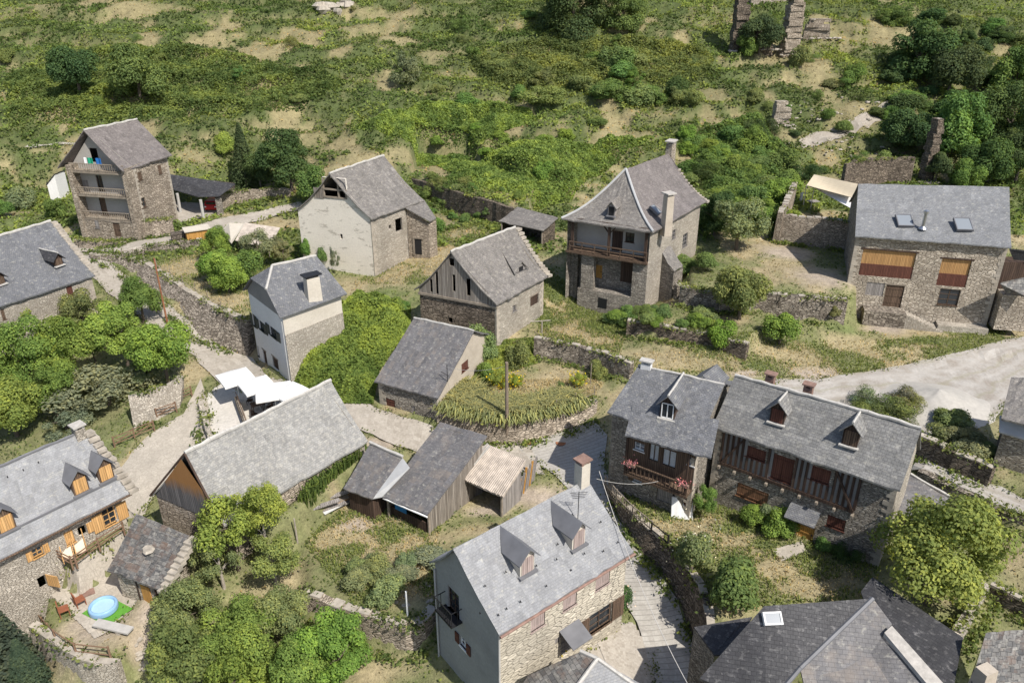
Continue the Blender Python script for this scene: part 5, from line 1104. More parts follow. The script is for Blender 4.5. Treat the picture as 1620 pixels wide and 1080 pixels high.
m.build('roof_ribs',M['tileP'],r)
m=MB(); prism_roof(m,[P(724,756,3.45),P(729,758,3.5),P(775,705,5.0),P(771,700,5.0)],.3); m.build('verge_board',M['mortar'],s3)
a=G(800,800); lp=thing('timber_stack','leaning old planks and boards stacked against the open shed','planks',tuple(G(838,775)))
for k in range(9):
    p=G(818+k*3.2,792-k*4); MB().bar(p,p+[.25,.5,1.6+.5*random.random()],.09,4).build('plank',M['woodG' if k%3 else 'woodL'],lp)
tt,Q,r=shed('stone_hut','mossy old stone hut with a sagging slate roof below the orange shuttered house',[(169,902),(253,931),(299,846),(215,812)],(2.5,2.5,4.3,4.3),'sl_moss','stoneR',.3,sag=.12,seed=4,inset=.35)
p=Q[0]*.36+Q[1]*.1+Q[2]*.18+Q[3]*.36; p=sum(Q)/4; MB().rock(p+[0,0,.12],.42,.45).build('roof_stone',M['rubble'],tt)
wl=Wall(Q[0]+[.4,.45,0],Q[1]+[-.4,.45,0],None,None); m=MB(); m.frame(wl.o,wl.U,wl.N,wl.W*.55,wl.W*.8,.2,1.9,.05,.1); m.build('door',M['woodL'],tt); m=MB()
for u in(.1,.5,.97): m.bar(wl.pt(wl.W*u,.1,.1),wl.pt(wl.W*u,2.3,.1),.08,5)
m.build('post',M['woodD'],tt)
m=MB(); n=9
for i in range(n):
    t=(i+.5)/n; p=Q[1]*(1-t)+Q[2]*t+unit((Q[1]-Q[0])*[1,1,0])*.25; d_=Q[2]-Q[1]; m.box((p[0],p[1],p[2]-.28),(.75,.6,.2),math.atan2(d_[1],d_[0])+random.uniform(-.1,.1))
m.build('verge_stones',M['rubble'],tt)
tt,Q,r=shed('open_hay_shed','low open shed with a flat weathered slate roof behind the boarded barn',[(789,350),(860,365),(883,344),(819,327)],(8.5,8.3,9.2,9.4),'sl_old','stoneB',6.0,seed=6,open_=(0,),sag=.02)
tt,Q,r=shed('garden_shed','lean-to shed with a plain slate roof against the right end of the half timbered house',[(1385,800),(1470,830),(1503,787),(1440,750)],(4.6,4.3,4.9,5.6),'sl_shed','stoneG',2.0,seed=7)
ridge_bar(Q[2]+[0,0,.06],Q[3]+[0,0,.06],.1).build('ridge_cap',M['mortar'],r)
tt,Q,r=shed('plaster_shed','tiny plastered lean-to with a dark roof on the left of the balcony house',[(72,292),(97,285),(103,268),(85,276)],(9.4,9.4,10.6,10.6),'sl_dark','plasterW',6.2,seed=8,inset=.15)
# carport beside the balcony house
cp=thing('carport','open stone floored carport with a dark blue slate roof beside the balcony house','carport',tuple(G(300,335)))
z1,z2=9.0,10.4; m=MB()
prism_roof(m,[P(250,302,z1),P(260,296,z1),P(313,311,z1-.1),P(347,310,z1),P(372,291,z1+.9),P(265,275,z2),P(255,290,9.6)]); m.build('roof',M['sl_dark'],cp)
m=MB(); prism_roof(m,[P(232,292,8.9),P(250,302,8.9),P(262,290,9.5),P(252,285,9.6)]); m.build('porch_roof',M['sl_dark'],cp)
for px in((280,306),(317,316)):
    p=P(*px,8.7); b=p.copy(); b[2]=5.6; MB().bar(b,p,.2,8).build('post',M['conc'],cp)
p=P(345,312,8.6); MB().box((p[0],p[1],5.5),(.8,.9,3.1),.3).build('pier',M['stoneG'],cp)
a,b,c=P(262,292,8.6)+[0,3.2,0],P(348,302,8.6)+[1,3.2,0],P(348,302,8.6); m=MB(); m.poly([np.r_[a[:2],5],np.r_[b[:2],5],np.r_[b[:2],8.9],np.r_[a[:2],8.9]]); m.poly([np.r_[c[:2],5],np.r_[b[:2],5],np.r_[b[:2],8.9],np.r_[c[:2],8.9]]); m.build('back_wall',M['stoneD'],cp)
m=MB(); 
for k in range(6): 
    q_=a*(1-k/6)+b*k/6-[0,1.0,0]; m.box((q_[0],q_[1],6),(.8,.7,1.1+random.random()*.8),.2)
tag(m.build('firewood',M['wood']),'stacked firewood and boxes at the back of the carport','firewood')
g0=G(331,339); car=thing('car','small red car with a white roofed rear parked under the carport','car',tuple(g0+[0,.9,0])); g0=g0+[0,.9,0]
m=MB(); m.grid(lambda u,v:np.array([g0[0]+(u-.5)*1.6*(1-.12*max(0,v-.5)*2),g0[1]+[0,-.05,.0,.35,.8,2.6][min(5,int(v*5+.01))],g0[2]+[.35,.75,.95,1.45,1.5,1.5][min(5,int(v*5+.01))]]),6,5); m.box((g0[0],g0[1]+1.4,g0[2]+.35),(1.55,2.7,.62)); m.build('body',M['red'],car)
m=MB(); m.frame((g0[0],g0[1]+.12,g0[2]),(1,0,0),(0,-1,0),-.6,.6,.98,1.35,0,.04); m.build('window',M['glass'],car)
for s_ in(-.68,.68):
    w_=MB().bar((g0[0]+s_-.1,g0[1]+.5,g0[2]+.32),(g0[0]+s_+.1,g0[1]+.5,g0[2]+.32),.32,14).build('wheel',M['tyre'],car); MB().frame((g0[0],g0[1]-.06,g0[2]),(1,0,0),(0,-1,0),s_-.12,s_+.12,.7,.85,0,.04).build('headlight',M['white'],car)
# J : cropped foreground right
J=thing('slate_house','large dark slate house cropped by the bottom edge, with one pale roof light','house',tuple(G(1300,1070)))
zr,ze=8.2,5.2; a=P(1381,946,zr); b=P(1209,958,zr-.2); c=P(1107,1072,ze); d=P(1212,1120,5.0); e=P(1266,1056,6.3); f=P(1411,986,7.4); g=P(1394,1008,7.0); h=P(1475,1085,6.2); i2=P(1290,1160,4.6)
m=MB(); prism_roof(m,[c,d,e,a,b]); rf=m.build('roof',M['sl_dark'],J); m=MB(); prism_roof(m,[e,i2,P(1500,1150,5.4),h,g,f,a]); o=m.build('lit_roof_slope',M['sl_shed'],J)  # one roof in two slates: shaded slope darkened, sunlit slope paler
MB().tube([e,a],.12,6).build('hip_cap',M['lead'],rf); MB().tube([e,d],.12,6).build('hip_cap',M['lead'],rf)
m=MB(); prism_roof(m,[P(1399,1000,7.35),P(1411,989,7.6),P(1497,1085,6.5),P(1470,1085,6.4)],.25); m.build('parapet_stones',M['slab'],J)
m=MB(); 
for p_,q_ in((c,d),(b,c),(d,i2)): s_=unit((a-(p_+q_)/2)*[1,1,0])*.4; m.poly([np.r_[(p_+s_)[:2],-3],np.r_[(q_+s_)[:2],-3],q_+s_-[0,0,.1],p_+s_-[0,0,.1]])
m.build('wall',M['stoneG'],J)
fk=House.__new__(House); fk.root=J; fk.q=dict(R0=b,R1=a,F0=c,F1=d); fk.U=unit((a-b)*[1,1,0]); fk.skylight(1222,978,.95,.65,'plasterW')
m=MB(); prism_roof(m,[P(1098,991,4.4),P(1130,1035,4.0),P(1158,1035,4.3),P(1190,975,5.1),P(1177,977,5.1)]); m.build('side_roof',M['sl_dark'],J); m=MB(); A_=P(1098,991,4.3);B_=P(1130,1038,3.9); m.poly([np.r_[A_[:2],-2],np.r_[B_[:2],-2],B_,A_]); m.build('side_wall',M['stoneG'],J)
J2=thing('slate_house','dark flat lying slate roof under the yellow green tree at the lower right','house',tuple(G(1450,1040)))
a,b,c,d,e=P(1362,935,5.0),P(1380,912,5.4),P(1524,1008,5.2),P(1502,1120,4.4),P(1420,1090,4.4); m=MB(); prism_roof(m,[a,e,d,c,b]); m.build('roof',M['sl_dark'],J2); m=MB()
for p_,q_ in((b,c),(c,d),(a,b)): s_=unit(((a+c)/2-(p_+q_)/2)*[1,1,0])*.3; m.poly([np.r_[(p_+s_)[:2],-1],np.r_[(q_+s_)[:2],-1],q_+s_-[0,0,.1],p_+s_-[0,0,.1]])
m.build('wall',M['stoneG'],J2)
J3=thing('slate_house','dark weathered roof cropped by the lower right corner','house',tuple(G(1600,1080)))
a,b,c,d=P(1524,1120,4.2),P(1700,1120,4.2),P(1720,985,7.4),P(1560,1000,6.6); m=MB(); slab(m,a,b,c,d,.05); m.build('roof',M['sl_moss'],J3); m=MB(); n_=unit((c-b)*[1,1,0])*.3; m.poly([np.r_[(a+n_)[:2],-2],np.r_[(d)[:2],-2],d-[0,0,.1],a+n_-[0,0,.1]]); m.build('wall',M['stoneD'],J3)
p=P(1560,1062,5.7); m=MB().box((p[0],p[1],4.4),(1.0,.8,1.5),.4,.8); m.build('dormer',M['plasterT'],J3)
V=thing('slate_house','cropped house roof with pale ridge caps at the bottom centre','house',tuple(G(930,1090)))
pk=P(945,1042,4.2); bk=P(918,1030,4.2); l=P(815,1100,2.8); l2=P(835,1068,3.0); r_=P(1040,1110,2.6); fl=P(880,1130,3.2)
m=MB(); prism_roof(m,[l2,l,fl,pk,bk]); rf=m.build('roof',M['sl_moss'],V); m=MB(); prism_roof(m,[fl,r_,pk]); o=m.build('lit_roof_slope',M['sl_h'],V); m=MB(); prism_roof(m,[pk,r_,r_+[.3,.4,0],bk]); m.build('rear_roof_slope',M['sl_h'],V)  # left slope's shade put into a darker slate, sunlit slope paler
for p_,q_ in((pk,fl),(pk,bk),(pk,r_)): MB().tube([p_+[0,0,.05],q_+[0,0,.05]],.11,6).build('hip_cap',M['mortar'],rf)
m=MB()
for p_,q_ in((bk,l2),(r_,bk)): m.poly([np.r_[p_[:2],-2],np.r_[q_[:2],-2],q_-[0,0,.12],p_-[0,0,.12]])
m.build('wall',M['stoneG'],V)
# Q : right edge
Q_=thing('stone_building','rough stone building with a grey slab roof cropped by the right edge','house',tuple(G(1610,780)))
a,b,c,d=P(1584,662,8.6),P(1700,690,8.6),P(1700,600,9.8),P(1600,596,9.6); m=MB(); slab(m,a,b,c,d,0); m.build('roof',M['sl_old'],Q_)
a2,b2=P(1586,668,8.0),P(1700,698,8.0); m=MB(); a3=P(1581,682,7.4); b3=P(1700,716,7.4); prism_roof(m,[a3,b3,b2+[0,.5,.3],a2+[0,.5,.3]]); m.build('lower_roof_edge',M['zinc'],Q_)
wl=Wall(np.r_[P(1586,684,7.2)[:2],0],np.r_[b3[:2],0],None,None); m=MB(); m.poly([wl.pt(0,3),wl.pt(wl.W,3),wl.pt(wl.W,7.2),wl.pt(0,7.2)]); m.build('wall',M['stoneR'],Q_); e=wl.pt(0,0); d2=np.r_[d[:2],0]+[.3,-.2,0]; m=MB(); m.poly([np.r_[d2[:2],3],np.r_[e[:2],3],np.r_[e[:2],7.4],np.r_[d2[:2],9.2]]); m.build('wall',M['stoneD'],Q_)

# ---------------------------------------------------------------- retaining and garden walls
rwall('retaining_wall','long curving stone retaining wall holding up the orchard above the street',[(140,402),(185,405),(225,415),(262,438),(300,465),(345,490),(390,508)],5.65,2.0,'stoneW',.6,foot=[(146,412),(170,424),(205,444),(250,486),(305,536),(345,550),(392,566)])
rwall('retaining_wall','stone wall under the pale reed plants beside the wooden pole',[(690,648),(720,655),(745,662),(775,668),(805,668),(840,664),(880,655),(915,645),(946,632)],3.6,.8,'stoneA',.5,foot=[(692,676),(730,692),(780,702),(812,706),(860,697),(905,684),(942,664)])
rwall('retaining_wall','pale stone wall above the yellow bushes, below the wide dry yard',[(845,536),(880,540),(915,548),(950,558),(998,576)],5.5,3.0,'stoneW',.5)
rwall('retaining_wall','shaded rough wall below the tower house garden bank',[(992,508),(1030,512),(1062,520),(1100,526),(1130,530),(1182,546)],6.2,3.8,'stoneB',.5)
rwall('retaining_wall','pale capped stone wall running left from the wide house to the tower house',[(1076,452),(1100,458),(1140,464),(1200,462),(1230,466),(1262,469),(1342,474)],8.15,4.6,'stoneW',.5)
rwall('retaining_wall','overgrown dark wall across the slope behind the plastered barn',[(648,281),(675,289),(700,297),(735,308),(765,316),(800,326),(832,334)],8.75,5.0,'stoneB',.5,cap=False)
rwall('retaining_wall','rubble wall under the conifer along the lane by the carport',[(347,309),(370,303),(400,300),(430,299),(458,300)],8.6,5.4,'stoneA',.5,cap=False)
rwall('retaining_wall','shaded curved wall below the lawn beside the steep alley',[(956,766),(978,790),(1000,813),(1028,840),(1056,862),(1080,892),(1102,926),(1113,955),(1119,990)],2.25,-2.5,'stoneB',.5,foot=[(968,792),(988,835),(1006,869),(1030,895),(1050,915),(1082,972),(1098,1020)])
rwall('retaining_wall','rough wall with a sharp lit corner below the weedy garden',[(474,940),(520,956),(562,968),(605,982),(641,994),(657,990),(672,984),(692,962)],1.15,-3.5,'stoneA',.6)
rwall('retaining_wall','stone wall below the upper right path beside the yellow green tree',[(1452,745),(1500,768),(1530,782),(1560,797),(1640,832)],4.25,1.0,'stoneW',.5,cap=False)
rwall('retaining_wall','shaded bank wall above the upper right path',[(1452,690),(1480,702),(1510,716),(1540,728),(1570,742)],5.7,3.2,'stoneB',.6)
rwall('ruined_wall','tall ruined wall enclosing the courtyard with the shade sails',[(1229,339),(1262,343),(1300,347),(1343,352)],11.3,7.5,'stoneA',.6,jit=.14)
rwall('ruined_wall','crumbling left return wall of the courtyard with the shade sails',[(1254,288),(1243,312),(1230,338)],11.5,7.5,'stoneA',.6,jit=.25)
rwall('retaining_wall','stone wall with pale flat coping below the paddling pool yard',[(45,990),(76,1012),(100,1030),(122,1044),(150,1050),(184,1051)],.25,-4.5,'stoneL',.5)
rwall('garden_wall','sandy wall face beside the stone path under the grey spreading shrub',[(203,628),(230,622),(262,612),(290,596)],4.4,1.5,'stoneL',.5,cap=False,foot=[(212,682),(245,668),(282,648)])
rwall('garden_wall','low thick wall between the stone path and the restaurant terrace',[(313,634),(320,660),(331,700)],2.9,1.4,'stoneL',.4)
rwall('garden_wall','stone front wall of the raised yard of the balcony house',[(208,350),(240,350),(272,346)],7.6,5.0,'stoneA',.4,cap=False)
rwall('garden_wall','low kerb wall at the foot of the balcony house',[(116,378),(150,382),(198,383)],6.0,5.0,'stoneA',.4,cap=False)
rwall('garden_wall','narrow sunlit wall on the right of the lower right yard',[(1519,1003),(1535,975),(1566,925)],2.9,0.,'stoneL',.45)
rwall('garden_wall','wall along the top of the lower right corner yard',[(1566,925),(1595,940),(1640,960)],2.9,0.,'stoneB',.45)
rwall('garden_wall','round stone well wall in the terrace bed beside the tower house',[(1072,452),(1085,449),(1100,450),(1124,455)],7.6,5.0,'stoneW',.5)
rwall('ruined_wall','dry retaining wall with grass on top above the wide house',[(1340,258),(1370,254),(1410,251),(1448,252)],13.0,9.0,'stoneB',.5,cap=False,jit=.3)
rwall('ruined_wall','short heap of broken wall beside the carport ramp, near the wooden gate',[(225,392),(262,386),(300,382),(320,380)],6.4,5.0,'stoneW',.5,jit=.2)
def ruin(label,px,top,w,d,rz=0.,mat='stoneB'):
    g=G(*px); zt=lift(g,top); t=thing('ruined_wall',label,'ruin',tuple(g)); n=7; rng=random.Random(int(px[0])); mb=MB()
    h=zt-g[2]
    n=max(6,int((h+1)/.45))
    for k in range(n):
        s_=1-.25*(k/n)**2; top_=k>n*.7
        mb.box((g[0]+rng.uniform(-.1,.1)+(w*.12*rng.uniform(-1,1) if top_ else 0),g[1]+rng.uniform(-.1,.1),g[2]-1+(h+1)*k/n),(w*s_*rng.uniform(.86,1.06)*(rng.uniform(.6,1) if top_ else 1),d*rng.uniform(.85,1.08),(h+1)/n+.02),rz+rng.uniform(-.08,.08))
    mb.build('masonry',M[mat],t); m=MB()
    for k in range(16): m.rock((g[0]+rng.uniform(-.9,.9)*w,g[1]-rng.uniform(.2,1.4)*d,g[2]+.05),rng.uniform(.15,.45),.6,rng)
    for k in range(4): m.rock((g[0]+rng.uniform(-.25,.25)*w,g[1]+rng.uniform(-.3,.3)*d,zt-.1),.35,.6,rng)
    m.build('loose_stones',M['rubble'],t)
ruin('left gate like pillar of the ruin on the hillside',(1166,80),-25,2.6,1.6,.2); ruin('right pillar of the ruin on the hillside with a lit edge',(1248,86),-30,3.2,1.6,.3,'stoneA'); ruin('low broken wall piece left of the lit hillside pillar',(1205,78),48,3.5,1.2,.1,'stoneB'); ruin('low broken wall piece at the right of the hillside ruin',(1290,60),30,4.5,1.2,-.2,'stoneA'); ruin('short ruined wall stub standing in the brambles of the slope',(1233,197),160,2.6,1.2,.1,'stoneR'); ruin('slender ruined pillar among dark trees at the right',(1463,285),188,1.6,1.3,.3,'stoneB')
g=G(1225,20); tag(MB().box((g[0],g[1]+3,g[2]-1),(8,.7,5),.1).build('ruined_wall',M['stoneR']),'broken back wall between the two pillars of the hillside ruin','ruin')
m=MB(); g=G(525,18)
for k in range(7): m.rock(g+[RNG.uniform(-2.5,2.5),RNG.uniform(-1,3),RNG.uniform(0,1.5)],RNG.uniform(1.,2.),.8)
tag(m.build('rock_outcrop',M['rubble']),'grey rock outcrop at the top edge of the hillside','rock')

# ---------------------------------------------------------------- fences, poles, wires
fence('rail_fence','wooden rail fence on the yard edge above the pool yard wall',[(62,985),(90,1015),(122,1036),(176,1042)],.95,2)
fence('rail_fence','lowest wooden rail fence along the stone path, nearest the slate house',[(182,708),(245,682)],1.0,3,diag=True)
fence('rail_fence','middle wooden rail fence along the stone path',[(249,663),(280,652)],1.0,3,diag=True)
fence('rail_fence','highest wooden rail fence, by the restaurant terrace',[(284,635),(304,627)],1.0,3)
fence('rail_fence','wooden terrace railing with deckchairs behind it',[(82,880,2.42),(115,897,2.42),(122,895,2.42),(158,868,2.42),(197,842,2.42)],.85,3)
fence('picket_fence','rustic picket fence along the lawn edge above the alley',[(957,770,2.15),(975,793,2.15),(1000,818,2.15),(1030,843,2.15)],1.0,2,pickets=.22,mat='beam'); fence('rail_fence','dark rail fence between the picket fence and the white rose bush',[(1030,843,2.15),(1056,864,2.15)],.9,2,mat='iron')
fence('picket_fence','weathered little picket fence at the corner of the orchard by the lane',[(195,410),(212,408),(232,402)],1.0,2,pickets=.2,mat='beam')
fence('wire_fence','thin post fence along the orchard wall top',[(228,412,5.6),(270,436,5.6),(310,463,5.6),(350,487,5.6)],1.0,1,mat='beam',r=.03,post=3)
fence('wire_fence','metal post fence at the right end of the dry garden',[(880,650),(940,628)],1.0,1,mat='beam',r=.03,post=2.5)
def pole(name,label,px,top,r,mat,arms=0):
    g=G(*px); z=lift(g,top); t=thing(name,label,'pole',tuple(g)); MB().bar(g-[0,0,.5],(g[0],g[1],z),r,10,r*.75).build('shaft',M[mat],t)
    if arms: MB().bar((g[0]-.5,g[1],z-.4),(g[0]+.5,g[1],z-.4),.06,4).build('crossarm',M[mat],t)
    return np.array([g[0],g[1],z])
pt=pole('utility_pole','tall brown wooden utility pole at the bend of the street',(802,698),573,.17,'pole'); pt2=pole('rusty_pole','rusty red iron pole rising beside the long retaining wall',(265,512),408,.1,'rust')
pole('white_post','white post at the edge of the weedy garden',(645,973),935,.07,'white'); pole('thin_post','small post in the dry garden below the pale wall',(934,608),575,.05,'beam'); pole('thin_post','weathered grey post at the left edge of the weedy garden',(471,860),820,.07,'barkP')
g=G(857,532); t=thing('clothes_post','grey wooden T shaped clothes post standing in the dry yard','post',tuple(g)); m=MB(); z=lift(g,508); m.bar(g,(g[0],g[1],z),.07,6); m.build('shaft',M['barkP'],t); MB().bar((g[0]-1.1,g[1],z-.05),(g[0]+.8,g[1],z+.1),.06,5).build('crossbar',M['barkP'],t)
def wire(label,a,b,sag=.5,r=.014):
    a=np.array(a);b=np.array(b); m=MB(); m.tube([tuple(a*(1-k/14)+b*k/14-[0,0,sag*4*(k/14)*(1-k/14)]) for k in range(15)],r,4); tag(m.build('overhead_wire',M['conc']),label,'wire')
wire('overhead wire from the wooden pole to the broad slate roof with the aerial',pt-[0,0,.3],D.rp(706,600)+[0,0,1.2],.4); wire('overhead wire from the foreground chimney along the alley wall',P(948,745,9.6),P(1090,1085,4.5),.9,.02); wire('overhead wire from the foreground chimney to the balcony house',P(944,757,9.9),P(1041,761,5.4),.3,.018)
# ---------------------------------------------------------------- restaurant terrace
def parasol(label,c,h,size,rz,tilt=(0,0)):
    g=np.array([c[0],c[1],2.47]); t=thing('parasol',label,'parasol',tuple(g),'white parasols on the restaurant terrace'); s=size/2; m=MB(); cs,sn=math.cos(rz),math.sin(rz)
    ring=[(-s,-s),(0,-s*1.0),(s,-s),(s,0),(s,s),(0,s),(-s,s),(-s,0)]; V=[(g[0],g[1],g[2]+h+.55)]
    for i,(x,y) in enumerate(ring): V.append((g[0]+x*cs-y*sn,g[1]+x*sn+y*cs,g[2]+h+tilt[0]*x+tilt[1]*y+(0 if i%2==0 else .05)))
    n=len(V); V+=[(x,y,z-.18 if i else z-.03) for i,(x,y,z) in enumerate(V)]
    m.add(V,[(0,i,i%8+1) for i in range(1,9)]+[(i,n+i,n+i%8+1,i%8+1) for i in range(1,9)]); m.build('canopy',M['canvas'],t)
    MB().bar(g,(g[0],g[1],g[2]+h+.6),.035,8).build('pole',M['white'],t); m=MB()
    for i in range(1,9): m.bar((g[0],g[1],g[2]+h+.45),V[i],.015,4)
    m.build('ribs',M['white'],t); MB().box((g[0],g[1],2.45),(.6,.6,.1)).build('base',M['conc'],t)
zc=5.25
for px,lb,sz,rz in(((372,591),'white square parasol nearest the street bend',2.7,.62),((405,603),'white parasol in the middle of the group',2.6,.62),((432,613),'large white parasol spread behind the slate barn ridge',2.9,.3),((458,614),'rightmost white parasol behind the slate barn ridge',2.6,.9)): parasol(lb,P(px[0],px[1],zc),2.45,sz,rz)
def table(px,label):
    g=G(*px); t=thing('table',label,'table',tuple(g),'tables on the restaurant terrace'); MB().box((g[0],g[1],g[2]+.7),(1.0,.8,.05),.6).build('tabletop',M['woodB'],t)
    for a in(-.4,.4):
        for b in(-.3,.3): MB().bar((g[0]+a*.83-b*.56,g[1]+a*.56+b*.83,g[2]),(g[0]+a*.83-b*.56,g[1]+a*.56+b*.83,g[2]+.7),.03,5).build('leg',M['woodD'],t)
def chair(g,rz,label,mat='woodD',group='dark chairs on the restaurant terrace',name='chair'):
    t=thing(name,label,'chair',(0,0,0),group); MB().box((0,0,.42),(.46,.46,.05)).build('seat',M[mat],t)
    m=MB()
    for k in range(4): m.frame((0,.21,0),(1,0,0),(0,1,0),-.22+.12*k,-.16+.12*k,.45,.9,-.02,.02)
    m.frame((0,.21,0),(1,0,0),(0,1,0),-.23,.23,.86,.93,-.025,.025); m.build('backrest',M[mat],t)
    for a in(-.2,.2):
        for b in(-.2,.2): MB().bar((a,b,0),(a,b,.43),.025,5).build('leg',M[mat],t)
    t.location=[float(q) for q in g]; t.rotation_euler=(0,0,rz); return t
for px,l in(((408,650),'table under the middle parasol beside the ramp wall'),((440,642),'table under the right hand parasols')): table(px,l)
for k,px in enumerate([(396,640),(418,644),(404,662),(428,650),(446,634),(453,648)]): chair(G(*px),k*1.3,'dark wooden chair in the shade of the parasols')
tw=thing('terrace_wall','dark low wall with a rail under the middle parasol','wall',tuple(G(392,650))); a,b=G(376,640),G(395,692); m=MB(); d=unit((b-a)*[1,1,0]); nn=np.array([d[1],-d[0],0]); m.frame(np.r_[a[:2],0],d,nn,0,np.linalg.norm((b-a)[:2]),1.9,3.3,-.15,.15); m.build('masonry',M['stoneA'],tw); m=MB(); m.bar(np.r_[a[:2],3.7],np.r_[b[:2],3.7],.04); m.build('handrail',M['woodB'],tw)
# ---------------------------------------------------------------- pool yard
c=G(165,965); mt=thing('turf_mat','square green artificial turf mat under the paddling pool','mat',tuple(c)); pc=[G(130,971),G(171,943),G(210,963),G(171,991)]
MB().add([p+[0,0,.03] for p in pc]+[p+[0,0,.075] for p in pc],[(4,5,6,7),(0,1,5,4),(1,2,6,5),(2,3,7,6),(3,0,4,7)]).build('turf_sheet',M['mat_g'],mt)
po=thing('paddling_pool','round light blue inflatable paddling pool with water in it','paddling pool',tuple(c+[0,0,.08])); r=21.5*mpp(c); cc=c+[0,0,.08]
MB().lathe(cc,[(r*.99,0),(r*1.02,.1),(r,.2),(r*1.02,.3),(r*.98,.4),(r*.88,.44),(r*.8,.38),(r*.79,.12),(r*.2,.11)],36).build('inflatable_ring',M['blue'],po,True); MB().lathe(cc,[(r*.79,.22),(r*.79,.25)],36).build('water_surface',M['water'],po)
for px,l,rz in(((103,972),'red brown folding garden chair nearest the dark conifer',2.2),((128,957),'red brown folding garden chair nearer the paddling pool',2.4)): chair(G(*px),rz,l,'chairw','red brown chairs by the paddling pool','garden_chair').scale=(1.3,1.3,1.15)
def deckchair(p,rz,label,mat='deckc'):
    t=thing('deckchair',label,'deckchair',(0,0,0),'deckchairs on the terrace'); m=MB(); m.grid(lambda u,v:np.array([(u-.5)*.6,-.55+1.25*v,.28+.8*max(0,v-.42)**1.15*1.3-.12*math.sin(v*3.1)]),2,8); m.build('canvas_sling',M[mat],t)
    m=MB()
    for s in(-.33,.33): m.bar((s,-.65,.3),(s,.8,1.25),.03,5); m.bar((s,-.55,.05),(s,.4,.75),.03,5); m.bar((s,.55,.05),(s,-.6,.4),.03,5)
    m.build('frame',M['woodO'],t); t.location=[float(q) for q in p]; t.rotation_euler=(0,0,rz)
deckchair(P(109,882,2.45),.6,'cream deckchair on the terrace, the lower left one'); deckchair(P(129,872,2.45),.6,'cream deckchair on the terrace, the upper right one')
bn=thing('bench','pale stone slab bench lying in the pool yard','bench',tuple(G(180,1000))); a,b=G(153,991),G(210,1010); d=unit((b-a)*[1,1,0]); m=MB(); m.frame(np.r_[a[:2],a[2]],d,np.array([d[1],-d[0],0]),0,np.linalg.norm(b-a),.3,.42,-.3,.3); m.build('slab',M['conc'],bn); m=MB(); m.frame(np.r_[a[:2],a[2]],d,np.array([d[1],-d[0],0]),.3,.6,0,.3,-.25,.25); m.frame(np.r_[a[:2],a[2]],d,np.array([d[1],-d[0],0]),1.6,1.9,0,.3,-.25,.25); m.build('leg',M['rubble'],bn)
# ---------------------------------------------------------------- courtyard with shade sails, odds and ends
def sail(label,pts,mat,th=.03):
    Pq=[P(*p) for p in pts]; t=thing('shade_sail',label,'shade sail',tuple(np.r_[(sum(Pq)/len(Pq))[:2],9])); n=8; m=MB()
    if len(Pq)==4: m.grid(lambda u,v:(Pq[0]*(1-u)+Pq[1]*u)*(1-v)+(Pq[3]*(1-u)+Pq[2]*u)*v-[0,0,.35*math.sin(math.pi*u)*math.sin(math.pi*v)+.0],n,n)
    else: m.grid(lambda u,v:Pq[0]*(1-v)+(Pq[1]*(1-u)+Pq[2]*u)*v-[0,0,.25*math.sin(math.pi*u)*v*(1-v)*2],n,n)
    b=[tuple(np.array(v)-[0,0,th]) for v in m.v]; f=[tuple(i+len(m.v) for i in q[::-1]) for q in m.f]; k=len(m.v); m.v+=b; m.f+=f; m.build('cloth',M[mat],t)
    p=Pq[0]; MB().bar((p[0],p[1],8),p,.05,6).build('mast',M['conc'],t)
sail('sand coloured shade sail over the ruined courtyard',[(1276,293,11.6),(1350,313,12.4),(1357,291,13.0),(1288,276,12.2)],'sail'); sail('white triangular shade sail in front of the sand coloured one',[(1288,297,11.3),(1347,330,11.5),(1351,312,12.0)],'canvas')
tb=P(1285,327,8.5); t=thing('garden_table','little garden table in the ruined courtyard','table',tuple(tb)); MB().box((tb[0],tb[1],9.2),(1.4,.9,.06),.3).build('tabletop',M['woodG'],t); MB().bar((tb[0],tb[1],8.2),(tb[0],tb[1],9.2),.06).build('leg',M['woodD'],t)
bd=P(1266,323,8.5); tag(MB().box((bd[0],bd[1],8.3),(.9,.1,1.7),.9).build('leaning_panel',M['zinc']),'grey panel leaning in the ruined courtyard','panel')
g=G(1480,640); m=MB(); Zr=14*0+1
m.grid(lambda u,v:(lambda x,y:np.array([x,y,height(x,y)[0]-.08+1.5*max(0,1-v)**1.2+(fbm(x/.9,y/.9,91)-.5)*.3*(1 if 0<v<1 else 0)]))(g[0]+v*5.*math.cos(u*2*math.pi),g[1]+v*4.5*math.sin(u*2*math.pi)),36,16); tag(m.build('gravel_pile',M['gravel'],None,True),'pale heap of fine gravel dumped beside the dusty track','gravel')
q0=P(1079,800,2.8); qt=thing('quilt','white patterned quilt hung over a drying frame on the lawn','quilt',tuple(G(1079,815))); a,b=P(1063,785,3.7),P(1096,790,3.7); m=MB(); m.grid(lambda u,v:a*(1-u)+b*u+np.array([.05*math.sin(u*14)*v,-.45*v,-1.45*v]),12,6); m.build('cloth',M['white'],qt); m=MB(); m.bar(a,b,.03)
for p in(a,b): m.bar(p,(p[0],p[1]+.4,2),.03); m.bar(p,(p[0],p[1]-.5,2),.03)
m.build('drying_frame',M['zinc'],qt)
w=A.w['0']; z=w.uvw(130,245)[1]
for k,(u,mat,ww,lb) in enumerate(((.42,'greencloth',.75,'green cloth drying on the top balcony'),(.56,'bluecloth',.75,'blue cloth drying on the top balcony'),(.34,'white',.4,'white cloth drying on the top balcony'))):
    m=MB(); o=w.pt(w.W*u,z,1.15); m.grid(lambda a_,b_:o+w.U*ww*(a_-.5)+np.array([0,0,-.75*b_])+w.N*.06*math.sin(a_*9),6,3); tag(m.build('laundry',M[mat]),lb,'laundry',kind=None)
